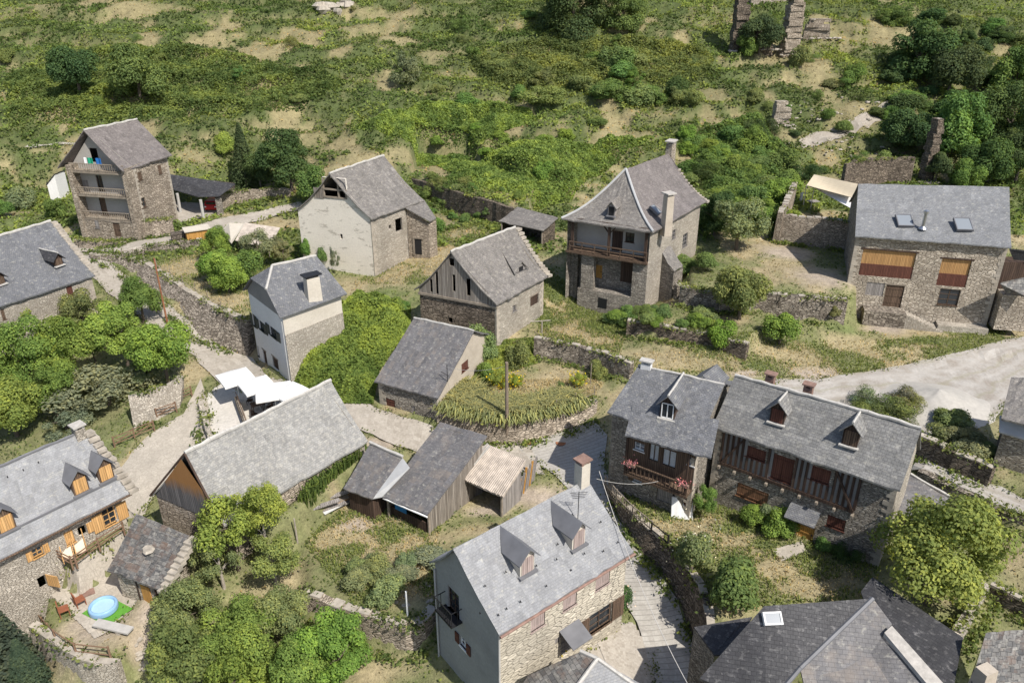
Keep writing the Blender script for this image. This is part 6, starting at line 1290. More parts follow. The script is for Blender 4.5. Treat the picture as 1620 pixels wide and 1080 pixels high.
m=MB(); rng=random.Random(3); g=G(545,808); pl=thing('timber_stack','untidy pile of old planks and orange boards in the weedy garden','planks',tuple(g))
for k,(px,mat,ln) in enumerate([((520,806),'woodG',2.6),((530,800),'beam',2.4),((537,806),'woodG',2.2),((528,812),'plasterW',1.7),((545,800),'woodL',1.2),((512,812),'woodG',2.5),((540,796),'woodG',2.3)]):
    p=G(*px)+[0,0,.15+.12*k]; an=.75+rng.uniform(-.25,.25); d=np.array([math.cos(an),math.sin(an),0]); MB().frame(p,d,(d[1],-d[0],0),-ln/2,ln/2,-.05,.06,-.18,.2).build('plank',M[mat],pl)
for px,l,rr in(((887,701),'round iron manhole cover in the ribbed street',.42),):
    p=G(*px); tag(MB().lathe(p+[0,0,.05],[(rr,0),(rr,.03),(rr*.9,.035),(rr*.85,.03)],20).build('manhole_cover',M['rust']),l,'manhole cover')
p=G(839,700); tag(MB().box((p[0],p[1],p[2]+.04),(.8,.6,.04),.3).build('drain_grate',M['rust']),'rusty square drain grate near the wooden pole','drain')
p=G(138,939); tag(MB().box((p[0],p[1],p[2]+.05),(.9,.6,.05),.6).build('hatch',M['brick']),'brown square hatch set in the paved pool yard','hatch')
ob=thing('wooden_shack','little orange boarded shack below the lane in the orchard','shed',tuple(G(312,385))); p=G(312,388); MB().box((p[0],p[1]+.6,p[2]-.3),(2.6,1.6,2.2),.5).build('wall',M['woodL'],ob); MB().box((p[0],p[1]+.6,p[2]+1.9),(3.0,2.0,.12),.5).build('roof',M['plasterC'],ob)
p=G(287,388); MB().box((p[0],p[1]+1.6,p[2]-.4),(3.2,1.2,1.6),.5).build('back_wall',M['stoneD'],ob)
cnp=thing('polytunnel','pale plastic covered lean-to roofs in the orchard behind the shrubs','shed',tuple(G(405,385))); m=MB(); prism_roof(m,[P(372,380,7.2),P(425,392,7.0),P(443,360,8.0),P(388,352,8.4)],.08); m.build('roof',M['tileP'],cnp); m=MB(); prism_roof(m,[P(350,365,7.2),P(366,385,7.0),P(388,353,8.3),P(362,352,8.2)],.08); m.build('side_sheet',M['plasterC'],cnp); m=MB()
for px in((374,380),(424,391)): p=P(*px,7.0); m.bar((p[0],p[1]+.2,5),p+[0,.2,0],.08)
m.build('post',M['beam'],cnp)
m=MB(); p=G(270,388)
for k in range(14): m.rock(G(235+k*6,392-k*.8+random.uniform(-5,6))+[0,0,.1],random.uniform(.2,.45),.6)
tag(m.build('stone_heap',M['rubble']),'scattered heap of pale building stones beside the shack','stones',kind='stuff')
m=MB()
for k in range(60): m.rock(G(random.uniform(1240,1400),random.uniform(150,250))+[0,0,.05],random.uniform(.12,.5),.6)
for k in range(40): m.rock(G(random.uniform(1285,1560),random.uniform(575,650))+[0,0,.0],random.uniform(.06,.18),.6)
for k in range(40): m.rock(G(random.uniform(215,285),random.uniform(1000,1060))+[0,0,.05],random.uniform(.1,.35),.6)
for k in range(25): m.rock(G(random.uniform(590,690),random.uniform(880,960))+[0,0,.0],random.uniform(.08,.2),.6)
tag(m.build('loose_stones',M['rubble']),'loose stones scattered over slopes and tracks','stones',kind='stuff')
for k in range(9):
    px=(955+k*4,782+k*7) ; 
for px,l,mat,rr in(((955,930),'white pot of roses at the corner of the foreground house','clay',.5),):
    p=G(978,958); MB
    t=thing('flower_pot','big pale stone planter at the front corner of the foreground house','planter',tuple(p)); MB().lathe(p,[(.35,0),(.55,.3),(.6,.55),(.5,.55),(.45,.45)],14).build('bowl',M['clay'],t)
bx=G(955,1000)
# ---------------------------------------------------------------- trees, shrubs, plants
T=tree
T(128,108,40,150,'round','dark','dark round tree on the slope above the balcony house, the left of a pair'); T(222,118,46,160,'round','mid','rounder leafy tree on the slope above the balcony house, the right of a pair')
T(392,243,23,302,'conifer','dark','dark pointed conifer between the carport and the barn',sz=1.75,rz=.3); T(415,268,26,305,'bush','dark','dark bushy evergreen at the foot of the pointed conifer',cat='shrub',name='bush'); T(462,252,46,305,'round','dark','broad dark leafy tree right of the pointed conifer'); T(497,288,30,325,'bush','mid','green bush against the left side of the plastered barn',cat='shrub'); T(357,229,20,245,'bush','lime','bright lime green bush on the dry slope by the conifer',cat='shrub')
T(40,316,27,332,'bush','grey','grey green shrub left of the balcony house wall',cat='shrub'); T(90,330,20,345,'bush','mid','green shrub at the left corner of the balcony house',cat='shrub'); T(212,303,16,335,'loose','grey','climbing rose on the side wall of the balcony house',cat='plant',sz=1.5,trunk=False); T(8,330,18,345,'bush','mid','green shrub cut by the left edge near the small lean-to',cat='shrub')
for x,y,r,b,k,c,l in [(60,560,62,640,'big','bright','big bright green tree at the left edge below the slate house'),(28,640,55,690,'round','bright','bright green tree crown lowest at the left edge'),(120,545,48,620,'round','bright','bright green tree in the middle of the left grove'),(205,520,44,590,'round','yellow','yellow green tree beside the rusty pole in the left grove'),(268,548,50,610,'round','bright','bright green tree at the right end of the left grove over the wall'),(228,470,34,510,'round','mid','deeper green tree near the street wall in the left grove'),(145,500,40,560,'round','olive','olive green tree under the slate house wall in the left grove'),(40,500,44,560,'round','bright','bright tree against the wall of the left slate house'),(155,545,26,600,'bush','dark','dark green crown in the shade between the bright trees'),(100,610,40,660,'round','bright','bright green tree above the grey shrub'),(75,475,24,510,'bush','mid','small green tree under the wall of the left slate house')]:
    T(x,y,r,b,k,c,l)
T(172,618,66,640,'loose','silver','spreading silvery grey shrub on the bank above the stone path',cat='shrub',sx=1.35,sz=.75,rz=.4); T(105,670,42,680,'loose','silver','silvery grey shrub low on the bank beside the slate house chimney',cat='shrub',sz=.7); T(225,590,34,610,'loose','silver','upper arm of silvery shrub along the grove edge',cat='shrub',sz=.7)
for x,y,r,b,k,c,l in [(345,385,26,415,'round','bright','bright green tree by the orange shack in the orchard'),(362,428,34,462,'round','lime','lime green tree in the middle of the orchard'),(395,420,28,450,'bush','mid','green shrub beside the lime green orchard tree'),(412,388,32,425,'loose','grey','grey green loose shrub in front of the plastic roof'),(450,392,22,420,'loose','grey','grey green shrub against the corner of the plastered barn'),(335,420,24,445,'bush','bright','bright low bush at the left of the orchard trees')]:
    T(x,y,r,b,k,c,l,cat='tree' if k=='round' else 'shrub')
T(487,393,13,420,'bush','mid','green climber on the plastered barn gable, the left one',cat='plant',sz=1.6,trunk=False); T(512,403,10,425,'bush','mid','green climber on the plastered barn gable, the right one',cat='plant',sz=1.5,trunk=False); T(531,408,10,435,'loose','silver','bare grey climber stems on the plastered barn gable',cat='plant',sz=2.,trunk=False); T(690,357,17,366,'bush','mid','green bush at the low corner of the barn annex',cat='shrub',trunk=False)
for x,y,r,b,l in [(770,495,26,520,'ivy mass climbing the corner of the boarded barn'),(766,545,30,575,'ivy mass hanging between the barn corner and the dry garden'),(770,590,22,600,'ivy mass low beside the red door of the street house'),(820,565,28,580,'ivy blanket over the terrace wall left of the pale wall'),(758,462,17,482,'ivy tongue under the board gable')]: T(x,y,r,b,'bush','olive' if 'low' not in l else 'mid',l,cat='ivy',name='ivy',trunk=False,sz=1.1)
T(378,830,62,900,'loose','yellow','sparse yellow green tree in front of the slate barn'); T(425,795,45,880,'loose','yellow','pale yellowish tree leaning over the barn eave',limb='barkP'); T(440,880,46,930,'loose','olive','olive tree with bare pale branches above the garden wall',limb='barkP'); T(355,880,46,930,'loose','olive','tangled olive shrub between the hut and the yellow green tree',cat='shrub',limb='barkP')
T(300,965,58,1005,'big','olive','large bushy tree beside the paddling pool yard'); T(390,1010,66,1055,'big','bright','large bright bushy tree at the bottom left of centre'); T(300,1030,60,1075,'round','mid','green bushy tree at the bottom by the stony path'); T(540,1022,60,1070,'round','bright','bright round bush tree below the garden wall corner'); T(455,965,45,1010,'round','olive','olive bush tree against the garden wall'); T(480,1050,50,1090,'round','bright','bright bush tree cut by the bottom edge'); T(380,1070,60,1110,'round','bright','bright bush tree at the bottom edge beside the stony path')
T(18,1010,62,1100,'conifer','blue','dark blue green conifer at the bottom left corner',sz=1.35); T(55,1050,34,1100,'conifer','blue','second dark conifer just right of the corner one',sz=1.3); T(-20,960,45,1080,'conifer','blue','dark conifer half out of the left edge',sz=1.3)
T(1468,872,104,955,'big','yellow','big yellow green tree at the right in front of the half timbered house',sz=.95,rz=.6)
T(1162,925,55,960,'bush','mid','round dark green shrub on the lawn behind the dark slate house',cat='shrub'); T(1095,872,38,905,'bush','olive','white flowering rose bush at the lawn edge',cat='shrub'); T(1232,828,34,845,'bush','bright','bright green shrub beside the canopied door',cat='shrub',sz=.8); T(1190,815,24,832,'bush','bright','green shrub under the double shutter',cat='shrub'); T(1214,812,20,832,'bush','grey','pale leaved shrub between two green ones by the door',cat='shrub')
T(1112,790,22,820,'loose','mid','climbing plant at the corner between the two lawn houses',cat='plant',sz=1.6,trunk=False); T(1300,862,16,870,'bush','mid','leafy plant right of the paved doorstep',cat='plant',trunk=False); T(1330,872,18,880,'broom','dark','dark strappy plant along the house wall',cat='plant',trunk=False); T(1345,880,18,888,'broom','dark','dark strappy plant nearest the big yellow green tree',cat='plant',trunk=False)
T(982,945,20,962,'bush','dark','white rose bush in the pale planter by the foreground house',cat='plant',sz=1.5,trunk=False); T(870,1030,19,1042,'bush','lime','yellow flowering bush at the door of the foreground house',cat='shrub',trunk=False)
T(1170,460,46,505,'round','olive','olive green fruit tree on the terrace between tower house and wide house'); T(1232,518,32,545,'bush','bright','bright green bush hanging over the terrace wall',cat='shrub'); T(1140,528,26,545,'bush','bright','green bush on the bank below the fruit tree',cat='shrub'); T(1085,420,26,432,'bush','mid','low green nettle clump beside the tower house',cat='plant',trunk=False,sx=1.3,sz=.6); T(1118,412,26,428,'bush','mid','green nettle patch behind the round wall',cat='plant',trunk=False,sz=.6); T(1045,495,26,502,'bush','mid','green clump at the foot of the tower house',cat='plant',trunk=False,sz=.6); T(1320,492,12,500,'bush','olive','tuft of plants hanging on the pale capped wall',cat='plant',trunk=False); T(1400,508,8,512,'bush','olive','small plant on the landing wall of the stone steps',cat='plant',trunk=False)
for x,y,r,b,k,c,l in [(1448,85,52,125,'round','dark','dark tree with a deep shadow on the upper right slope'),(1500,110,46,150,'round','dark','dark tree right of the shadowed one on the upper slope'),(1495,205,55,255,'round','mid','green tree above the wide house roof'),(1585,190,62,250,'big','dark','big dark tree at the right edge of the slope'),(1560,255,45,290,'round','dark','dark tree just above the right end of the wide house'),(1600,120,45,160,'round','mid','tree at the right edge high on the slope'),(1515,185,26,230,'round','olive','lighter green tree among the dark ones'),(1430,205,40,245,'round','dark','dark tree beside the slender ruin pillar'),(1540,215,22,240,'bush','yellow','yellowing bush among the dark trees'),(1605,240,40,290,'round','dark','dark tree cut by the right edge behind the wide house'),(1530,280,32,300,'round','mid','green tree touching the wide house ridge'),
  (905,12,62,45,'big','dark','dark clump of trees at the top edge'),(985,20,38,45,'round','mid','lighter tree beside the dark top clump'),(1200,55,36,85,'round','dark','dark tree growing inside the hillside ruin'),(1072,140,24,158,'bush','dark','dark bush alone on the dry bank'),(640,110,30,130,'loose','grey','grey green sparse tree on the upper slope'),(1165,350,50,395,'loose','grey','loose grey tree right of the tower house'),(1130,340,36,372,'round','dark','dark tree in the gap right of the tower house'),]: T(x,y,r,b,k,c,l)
T(1180,75,20,88,'bush','mid','ivy bush at the foot of the left ruin pillar',cat='shrub'); T(1262,92,22,104,'bush','olive','scrub at the foot of the lit ruin pillar',cat='shrub'); T(1478,262,26,290,'bush','dark','dark ivy bush against the slender ruined pillar',cat='shrub'); T(1400,262,24,272,'bush','olive','scrub growing over the wall above the wide house',cat='shrub',trunk=False)
# dark undercut bramble banks and single bushes of the slope
rng=random.Random(12)
def scatter_bushes(n,box,kinds,cols,label,group,rr,avoid=None,cat='shrub',seed=0):
    rg=random.Random(seed)
    for i in range(n):
        x=rg.uniform(box[0],box[2]); y=rg.uniform(box[1],box[3])
        if avoid and avoid(x,y): continue
        r=rg.uniform(*rr)*(0.75+.5*(y/300)); T(x,y,r,y+r*.45,rg.choice(kinds),rg.choice(cols),label,cat=cat,group=group,trunk=False,sz=rg.uniform(.5,.9),name='bush',sx=rg.uniform(1,1.5))
inhouse=lambda x,y:(60<x<280 and y>180) or (450<x<700 and y>225) or (880<x<1125 and y>225) or (1340<x and y>230)
scatter_bushes(30,(10,8,1130,190),['bush','broom','loose'],['mid','olive','olive'],'low bramble bush on the open hillside','bushes scattered over the hillside',(8,20),inhouse,seed=1)
scatter_bushes(20,(720,90,1110,160),['bush','loose'],['mid','olive','mid'],'dense bramble mound on the terraced bank in the middle of the slope','bramble mounds on the bank',(18,32),None,seed=2)
scatter_bushes(30,(1110,90,1420,280),['bush','broom'],['olive','mid','dark'],'scrubby bush on the dry stony slope at the right','scrub on the right slope',(8,20),None,seed=3)
scatter_bushes(12,(690,190,960,300),['bush'],['bright','mid','bright'],'bright fern clump on the slope behind the tower house','fern clumps on the slope',(9,18),inhouse,seed=4)
scatter_bushes(34,(1085,205,1250,350),['bush'],['bright','mid'],'green bramble mound left of the courtyard','bramble by the courtyard',(14,26),None,seed=5)
scatter_bushes(40,(1400,20,1620,230),['bush','round'],['dark','mid','dark'],'dark scrub bush on the wooded upper right slope','scrub of the wooded slope',(14,28),None,seed=6)
def mat_cover(name,label,poly,n,color,sz,hh,seed,cat='undergrowth'):
    rg=np.random.default_rng(seed); A_=np.array([G(*p)[:2] for p in poly]); lo,hi=A_.min(0),A_.max(0); c=rg.uniform(lo,hi,(n*3,2)); pl=[tuple(a) for a in A_]; c=c[inpoly(c[:,0],c[:,1],pl)][:n]; x,y=c.T
    e=np.clip(sdist(x,y,pl)/1.3,.12,1); z=height(x,y)+hh*e*(.25+.95*fbm(x/1.7,y/1.7,seed))*(1-.35*rg.random(len(x))**2); rv=.5+(fbm(x/1.5,y/1.5,seed+1)-.5)*1.1+(fbm(x/8,y/5,seed+2)-.5)*.9+.17*rg.normal(size=len(x))
    o=quads(name,np.c_[x,y,z],rg.normal(size=(len(x),3))*.5+[0,-.15,.7],sz*(.6+.8*rg.random(len(x))),rv,M['leaf'],color); return tag(o,label,cat,kind='stuff')
mat_cover('bramble_mat','sprawling bright green bramble mat filling the plot beside the white house',[(452,585),(470,545),(520,500),(560,480),(650,487),(648,520),(600,590),(590,640),(520,640),(470,620)],52000,(.205,.275,.07),.13,2.6,401)
mat_cover('creeper_mat','creepers spilling over the terrace wall beside the street house',[(742,605),(745,560),(765,540),(850,535),(850,575),(800,590),(780,610)],15000,(.20,.25,.075),.11,1.3,402)
mat_cover('fern_bank','dense fern bank on the slope behind the tower house',[(690,262),(760,245),(900,225),(1040,215),(980,255),(930,285),(900,320),(840,318),(760,300)],40000,(.23,.31,.085),.16,1.5,403)
mat_cover('fern_bank','green fern bank in the middle of the hillside',[(560,205),(640,175),(760,160),(860,185),(780,225),(640,222)],36000,(.22,.30,.085),.18,1.3,404)
mat_cover('bramble_bank','olive bramble bank on the middle terrace of the hillside',[(730,95),(900,70),(1120,80),(1140,130),(1000,150),(800,150)],40000,(.19,.225,.08),.18,1.8,405)
mat_cover('bramble_bank','green bramble bank right of the tower house',[(1085,215),(1200,190),(1250,240),(1240,300),(1190,360),(1130,350),(1110,290)],34000,(.165,.24,.075),.15,1.8,406)
mat_cover('fern_bank','green fern slope on the left of the hillside',[(10,120),(200,70),(420,95),(560,130),(480,175),(330,185),(120,200),(10,200)],60000,(.165,.215,.07),.19,1.2,407)
scatter_bushes(14,(560,470,640,500),['bush'],['bright','mid'],'green weed clump below the plastered barn','weeds below the barn',(7,13),None,seed=8)
scatter_bushes(16,(960,490,1130,515),['bush'],['bright','mid','olive'],'green weed clump on the bank by the tower house','weeds by the tower house',(8,14),None,seed=9)
scatter_bushes(9,(560,880,690,940),['bush'],['grey','silver','olive'],'grey green herb clump in the weedy garden','herbs in the weedy garden',(6,13),None,seed=10)
scatter_bushes(10,(1480,660,1560,720),['bush'],['olive','grey'],'dry scrub bush on the bank beside the gravel heap','scrub beside the gravel',(9,17),None,seed=11)
scatter_bushes(10,(620,318,790,345),['bush'],['mid'],'green growth along the foot of the overgrown wall','growth below the overgrown wall',(6,9),None,seed=13)
scatter_bushes(18,(655,276,830,322),['bush','broom'],['olive','mid','yellow'],'bush hanging over the overgrown wall behind the barn','bushes over the wall',(6,11),None,seed=14)
scatter_bushes(12,(1340,625,1440,660),['broom'],['olive','silver'],'strappy iris clump behind the half timbered house ridge','iris clumps by the track',(10,16),lambda x,y:y>600+ (x-1163)*.285+ -8,seed=15)
# blades: pale reed plants along the garden wall, grass
def blades(name,label,polys,n,h,color,w=.03,kind='stuff',lean=.6,filt=None,cat=None,seed=0,jit=.3):
    rg=np.random.default_rng(seed); pts=[]
    for poly in polys:
        A_=np.array([G(*p)[:2] for p in poly]); lo,hi=A_.min(0),A_.max(0); k=0
        c=rg.uniform(lo,hi,(n*3,2)); ins=inpoly(c[:,0],c[:,1],[tuple(a) for a in A_]); pts.append(c[ins][:n])
    c=np.concatenate(pts); 
    if filt is not None: c=c[filt(c)]
    z=height(c[:,0],c[:,1]); k=len(c); a=rg.random(k)*2*math.pi; hh=h*(.6+.7*rg.random(k)); ln=lean*hh*(.4+.8*rg.random(k)); d=np.c_[np.cos(a),np.sin(a),0*a]; s=np.c_[-np.sin(a),np.cos(a),0*a]*w
    b=np.c_[c,z-.03]; mid=b+d*(ln*.35)[:,None]+Zv*(hh*.75)[:,None]; tip=b+d*ln[:,None]+Zv*(hh*.8)[:,None]
    v=np.stack([b-s,b+s,mid+s*.9,mid-s*.9, mid-s*.9,mid+s*.9,tip+s*.2,tip-s*.2],1).reshape(-1,3)
    me=bpy.data.meshes.new(name); me.vertices.add(len(v)); me.vertices.foreach_set('co',v.astype(np.float32).ravel()); q=2*k
    me.loops.add(4*q); me.loops.foreach_set('vertex_index',np.arange(4*q,dtype=np.int32)); me.polygons.add(q); me.polygons.foreach_set('loop_start',np.arange(0,4*q,4,dtype=np.int32)); me.update(calc_edges=True)
    at=me.attributes.new('rv','FLOAT','FACE'); at.data.foreach_set('value',np.clip(.5+.25*rg.normal(size=q),0,1).astype(np.float32)); me.materials.append(M['leaf'])
    o=bpy.data.objects.new(name,me); C.objects.link(o); o.color=(*color,1); o['kind']=kind
    if label: o['label']=label
    if cat: o['category']=cat
    return o
blades('reed_plants','pale arching reed like leaves spilling over the garden wall by the pole',[[(690,650),(700,625),(735,610),(770,625),(770,658)],[(745,660),(760,640),(815,635),(830,662),(790,668)],[(820,662),(830,640),(900,628),(920,640),(880,654)]],2600,.95,(.34,.335,.16),.05,lean=1.1,cat='plants',seed=1)
blades('garden_stalks','green stalks of a vegetable strip along the slate barn eave',[[(470,795),(580,705),(575,730),(490,810)]],1500,.9,(.12,.17,.05),.05,lean=.3,cat='plants',seed=2)
blades('grass_tufts','short green grass tufts and weeds in the yards',[[(480,860),(560,770),(700,800),(690,950),(560,960)],[(960,790),(1100,790),(1400,860),(1380,950),(1120,970)],[(860,420),(1000,510),(980,560),(850,530)],[(1000,560),(1300,540),(1600,520),(1560,555),(1280,600),(1000,590)],[(620,380),(760,340),(780,400),(660,450),(560,450)],[(230,410),(460,380),(440,480),(380,500)]],6500,.26,(.21,.25,.085),.035,lean=.7,cat='grass',seed=11,filt=lambda c:(zones(c[:,0],c[:,1])[0]>.25)&~inroad(c[:,0],c[:,1]))
blades('straw_tufts','dry straw tufts in the yards',[[(480,860),(560,770),(700,800),(690,950),(560,960)],[(960,790),(1100,790),(1400,860),(1380,950),(1120,970)],[(860,420),(1000,510),(980,560),(850,530)],[(1000,560),(1300,540),(1600,520),(1560,555),(1280,600),(1000,590)],[(620,380),(760,340),(780,400),(660,450),(560,450)],[(230,410),(460,380),(440,480),(380,500)],[(740,640),(780,600),(960,600),(940,630),(850,640)]],2600,.22,(.5,.42,.26),.03,lean=.8,cat='grass',seed=12,filt=lambda c:(zones(c[:,0],c[:,1])[0]<.5)&~inroad(c[:,0],c[:,1]))
# hillside cover
def cover(name,label,n,box,color,sz,filt,seed,lift_=.12,rvs=.2,per=3,mat='leaf',cat='undergrowth',flat=.5):
    rg=np.random.default_rng(seed); x=rg.uniform(box[0],box[2],n); y=rg.uniform(box[1],box[3],n)
    vis=np.abs(x)<(y*CT+12)*.66+14; x=x[vis];y=y[vis]; g_,d_,b_=zones(x,y); k=filt(x,y,g_,d_,b_)&~inroad(x,y); x=x[k];y=y[k]; gg=g_[k]; far_=np.clip((y-92)/30,0,1)
    z=height(x,y)+np.clip(gg-.35,0,1)*far_*(fbm(x/1.3,y/1.3,52)-.3)*1.1
    c=np.repeat(np.c_[x,y,z],per,0); m=len(c); c=c+rg.normal(size=(m,3))*[.28,.28,.06]; c[:,2]+=lift_*(.3+rg.random(m)); nr=rg.normal(size=(m,3))*.6+[0,-.15,flat]
    tone=(fbm(c[:,0]/2.6,c[:,1]/2.6,71)-.5)*1.0+(fbm(c[:,0]/9,c[:,1]/6,73)-.5)*1.5*(c[:,1]>95); rv=.45+tone+rvs*rg.normal(size=m)
    o=quads(name,c,nr,sz*(.6+.8*rg.random(m)),rv,M[mat],color); tag(o,label,cat,kind='stuff'); return o
HB=(-170,90,170,225)
cover('bracken','bright green bracken and nettles covering the middle slope',52000,(-110,88,110,165),(.21,.275,.08),.21,lambda x,y,g,d,b:(g>.45)&(fbm(x/7,y/7,81)>.47),21,.35)
cover('bramble_cover','mid green brambles covering the hillside',165000,HB,(.165,.205,.07),.22,lambda x,y,g,d,b:(g>.4)&(fbm(x/7,y/7,81)<.62),22,.3)
cover('dry_grass','straw coloured dry grass on the hillside',70000,HB,(.34,.27,.15),.15,lambda x,y,g,d,b:(g<.55)&(RNG.random(len(x))<.9),23,.12,.22,2,flat=.9)
cover('yard_grass','patchy green grass and weeds in the yards',30000,(-60,28,60,92),(.16,.20,.07),.10,lambda x,y,g,d,b:(g>.4),24,.08,.22,3,flat=.8)
cover('dry_yard_grass','dry straw coloured grass in the yards',30000,(-60,28,60,92),(.34,.27,.15),.085,lambda x,y,g,d,b:(g<.4)&(b<.3),25,.06,.22,2,flat=.9)
# flowers
def blossom(name,label,px,r,n,color,mat='petalY',zz=0,cat='flowers',s=.06,z=None):
    g=G(*px) if z is None else P(*px,z); c=RNG.normal(size=(n,3))*r*[1,1,.6]+g+[0,0,r*.9+zz]; o=quads(name,c,RNG.normal(size=(n,3))+[0,0,.6],s,RNG.random(n),M[mat],color); tag(o,label,cat,kind='stuff')
for x,y,b,r,l in((792,600,615,20,'yellow flowering bush left of the wooden pole'),(816,600,612,13,'yellow flowering bush just right of the wooden pole'),(914,600,612,15,'yellow flowering bush near the thin post in the dry garden')):
    T(x,y,r,b,'loose','yellow',l,cat='shrub',trunk=False); g=G(x,b); rr=r*mpp(g); c=RNG.normal(size=(260,3))*rr*.5+[g[0],g[1],lift(g,y)]; c=c[:150]; o=quads('yellow_flowers',c,RNG.normal(size=(150,3))+[0,0,.8],.1,RNG.random(150),M['petalY'],(.50,.40,.03)); tag(o,'yellow blossom on the '+l,'flowers',kind='stuff')
T(888,616,12,622,'broom','mid','small spiky green plant in the dry garden',cat='plant',trunk=False); T(945,588,20,595,'bush','olive','brownish dry bush at the end of the pale wall',cat='shrub',trunk=False)
g=G(870,1042); o=quads('yellow_flowers',RNG.normal(size=(260,3))*.33+[g[0],g[1],g[2]+.75],RNG.normal(size=(260,3))+[0,0,.8],.09,RNG.random(260),M['petalY'],(.62,.46,.01)); tag(o,'yellow flowers on the bush by the foreground house door','flowers',kind='stuff')
for px,z,l in(((1008,722),E1.w['F'].uvw(1008,727)[1]+1,'pink geraniums at the left end of the long balcony'),((1092,748),E1.w['F'].uvw(1092,750)[1]+1,'pink geraniums at the right end of the long balcony')):
    w=E1.w['F']; u=w.uvw(px[0],px[1]+6)[0]; zz=zb_+1.0 if False else w.uvw(1050,757)[1]+.95; p=w.pt(u,zz,1.0); t=thing('flower_box',l,'flower box',tuple(p)); MB().frame(p,w.U,w.N,-.35,.35,-.2,0,-.1,.1).build('trough',M['brick'],t); o=quads('flowers',RNG.normal(size=(70,3))*[.28,.16,.12]+[0,0,.12],RNG.normal(size=(70,3))+[0,-.3,.6],.07,RNG.random(70),M['petalP'],(.58,.24,.27),t)
for px,r_ in(((1098,858),22),((1085,872),20)):
    g=G(px[0],900); o=quads('white_roses',RNG.normal(size=(70,3))*.7+[g[0],g[1],lift(g,px[1])+.3],RNG.normal(size=(70,3))+[0,0,.6],.075,RNG.random(70),M['petalP'],(.6,.58,.5)); tag(o,'white roses on the bush at the lawn edge','flowers',kind='stuff')
g=G(982,962); o=quads('pink_roses',RNG.normal(size=(60,3))*.45+[g[0],g[1],lift(g,938)],RNG.normal(size=(60,3))+[0,0,.6],.07,RNG.random(60),M['petalP'],(.62,.45,.42)); tag(o,'pale roses above the planter by the foreground house','flowers',kind='stuff')

# weeds along road edges, wall tops and wall feet
def weeds(name,label,pts,color,sz,seed,cat='weeds',flat=.5,up=.12,per=5,spread=.22):
    rg=np.random.default_rng(seed); p=np.repeat(np.array(pts),per,0); p=p+rg.normal(size=p.shape)*[spread,spread,.05]; p[:,2]+=up*rg.random(len(p))
    o=quads(name,p,rg.normal(size=p.shape)*.7+[0,-.1,flat],sz*(.5+.9*rg.random(len(p))),.45+.25*rg.normal(size=len(p))+(fbm(p[:,0]/1.5,p[:,1]/1.5,seed)-.5),M['leaf'],color); return tag(o,label,cat,kind='stuff')
rg=np.random.default_rng(77); E_=[]
for poly in ROADPOLY:
    n=len(poly)
    for i in range(n):
        a,b=np.array(poly[i]),np.array(poly[(i+1)%n]); k=int(np.linalg.norm(b-a)/.16)
        for t in rg.random(k): E_.append(a*(1-t)+b*t)
E_=np.array(E_); vv=fbm(E_[:,0]/1.8,E_[:,1]/1.8,78); E_=E_[vv>.47]; E_=E_+rg.normal(size=E_.shape)*.12; E3=np.c_[E_,height(E_[:,0],E_[:,1])+.05]
weeds('verge_weeds','weeds and grass growing along the edges of the lanes',E3,(.19,.22,.08),.085,79)
W1=[];W2=[]
for L_,FT_,zb_w in WALLPTS:
    for i in range(len(L_)-1):
        a,b=L_[i],L_[i+1]; d=unit((b-a)*[1,1,0]); nn=np.array([d[1],-d[0],0])
        for t in rg.random(7):
            p=a*(1-t)+b*t
            if fbm(p[:1]/2.2,p[1:2]/2.2,80)[0]>.5: W1.append(p-nn*rg.uniform(-.12,.6)+[0,0,rg.uniform(-.15,.08)])
            f=(p+nn*.4) if FT_ is None else (FT_[i]*(1-t)+FT_[i+1]*t); 
            if fbm(f[:1]/1.7,f[1:2]/1.7,83)[0]>.46: W2.append([f[0]+nn[0]*.15,f[1]+nn[1]*.15,0])
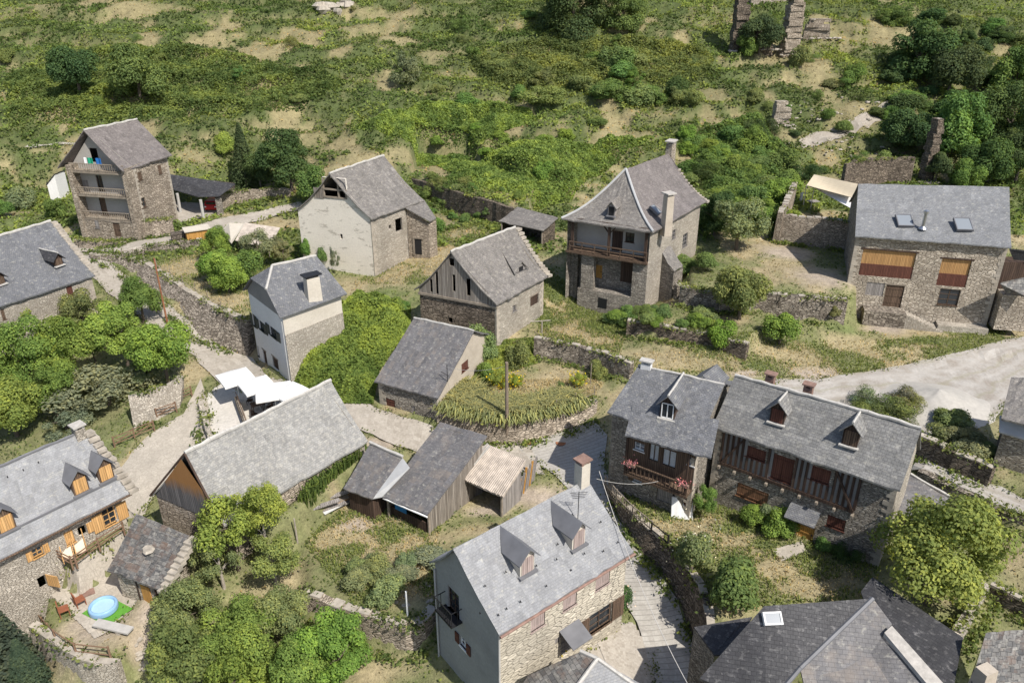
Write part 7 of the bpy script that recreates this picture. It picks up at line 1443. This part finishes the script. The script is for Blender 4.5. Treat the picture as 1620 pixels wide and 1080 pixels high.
W2=np.array(W2); W2[:,2]=height(W2[:,0],W2[:,1])
weeds('wall_top_weeds','weeds and creepers hanging on the tops of the dry stone walls',W1,(.19,.225,.08),.12,81,up=.2,per=9,spread=.26)
weeds('wall_foot_weeds','weeds growing along the feet of the dry stone walls',W2,(.17,.215,.07),.13,82,up=.35,per=9,spread=.3)
# reeds arching out over the wall below the pole garden
L_=WALLPTS[1][0]; pts=[];dirs=[]
for i in range(len(L_)-3):
    a,b=L_[i],L_[i+1]; d=unit((b-a)*[1,1,0]); nn=np.array([d[1],-d[0],0])
    gap_=fbm(np.array([i*.35]),np.array([3.]),91)[0]
    for t in rg.random(int(130*max(.1,gap_))): pts.append(a*(1-t)+b*t-nn*rg.uniform(-.1,.9)+[0,0,-.05]); dirs.append(unit(nn+rg.normal(size=3)*[.55,.55,0]))
pts=np.array(pts);dirs=np.array(dirs); k=len(pts); h_=.25+.75*rg.random(k); ln_=.35+.9*rg.random(k); s_=np.c_[-dirs[:,1],dirs[:,0],0*dirs[:,0]]*.05
b0=pts; m0=b0+dirs*(ln_*.4)[:,None]+Zv*h_[:,None]; t0=b0+dirs*ln_[:,None]+Zv*(h_*.55)[:,None]
v=np.stack([b0-s_,b0+s_,m0+s_,m0-s_,m0-s_,m0+s_,t0+s_*.2,t0-s_*.2],1).reshape(-1,3); mb=MB(); me=bpy.data.meshes.new('arching_reeds'); me.vertices.add(len(v)); me.vertices.foreach_set('co',v.astype(np.float32).ravel()); q=2*k
me.loops.add(4*q); me.loops.foreach_set('vertex_index',np.arange(4*q,dtype=np.int32)); me.polygons.add(q); me.polygons.foreach_set('loop_start',np.arange(0,4*q,4,dtype=np.int32)); me.update(calc_edges=True)
at=me.attributes.new('rv','FLOAT','FACE'); at.data.foreach_set('value',np.clip(.5+.25*rg.normal(size=q),0,1).astype(np.float32)); me.materials.append(M['leaf']); o=bpy.data.objects.new('arching_reeds',me); C.objects.link(o); o.color=(.30,.32,.15,1); tag(o,'pale reeds arching out over the wall beside the wooden pole','plants',kind='stuff')
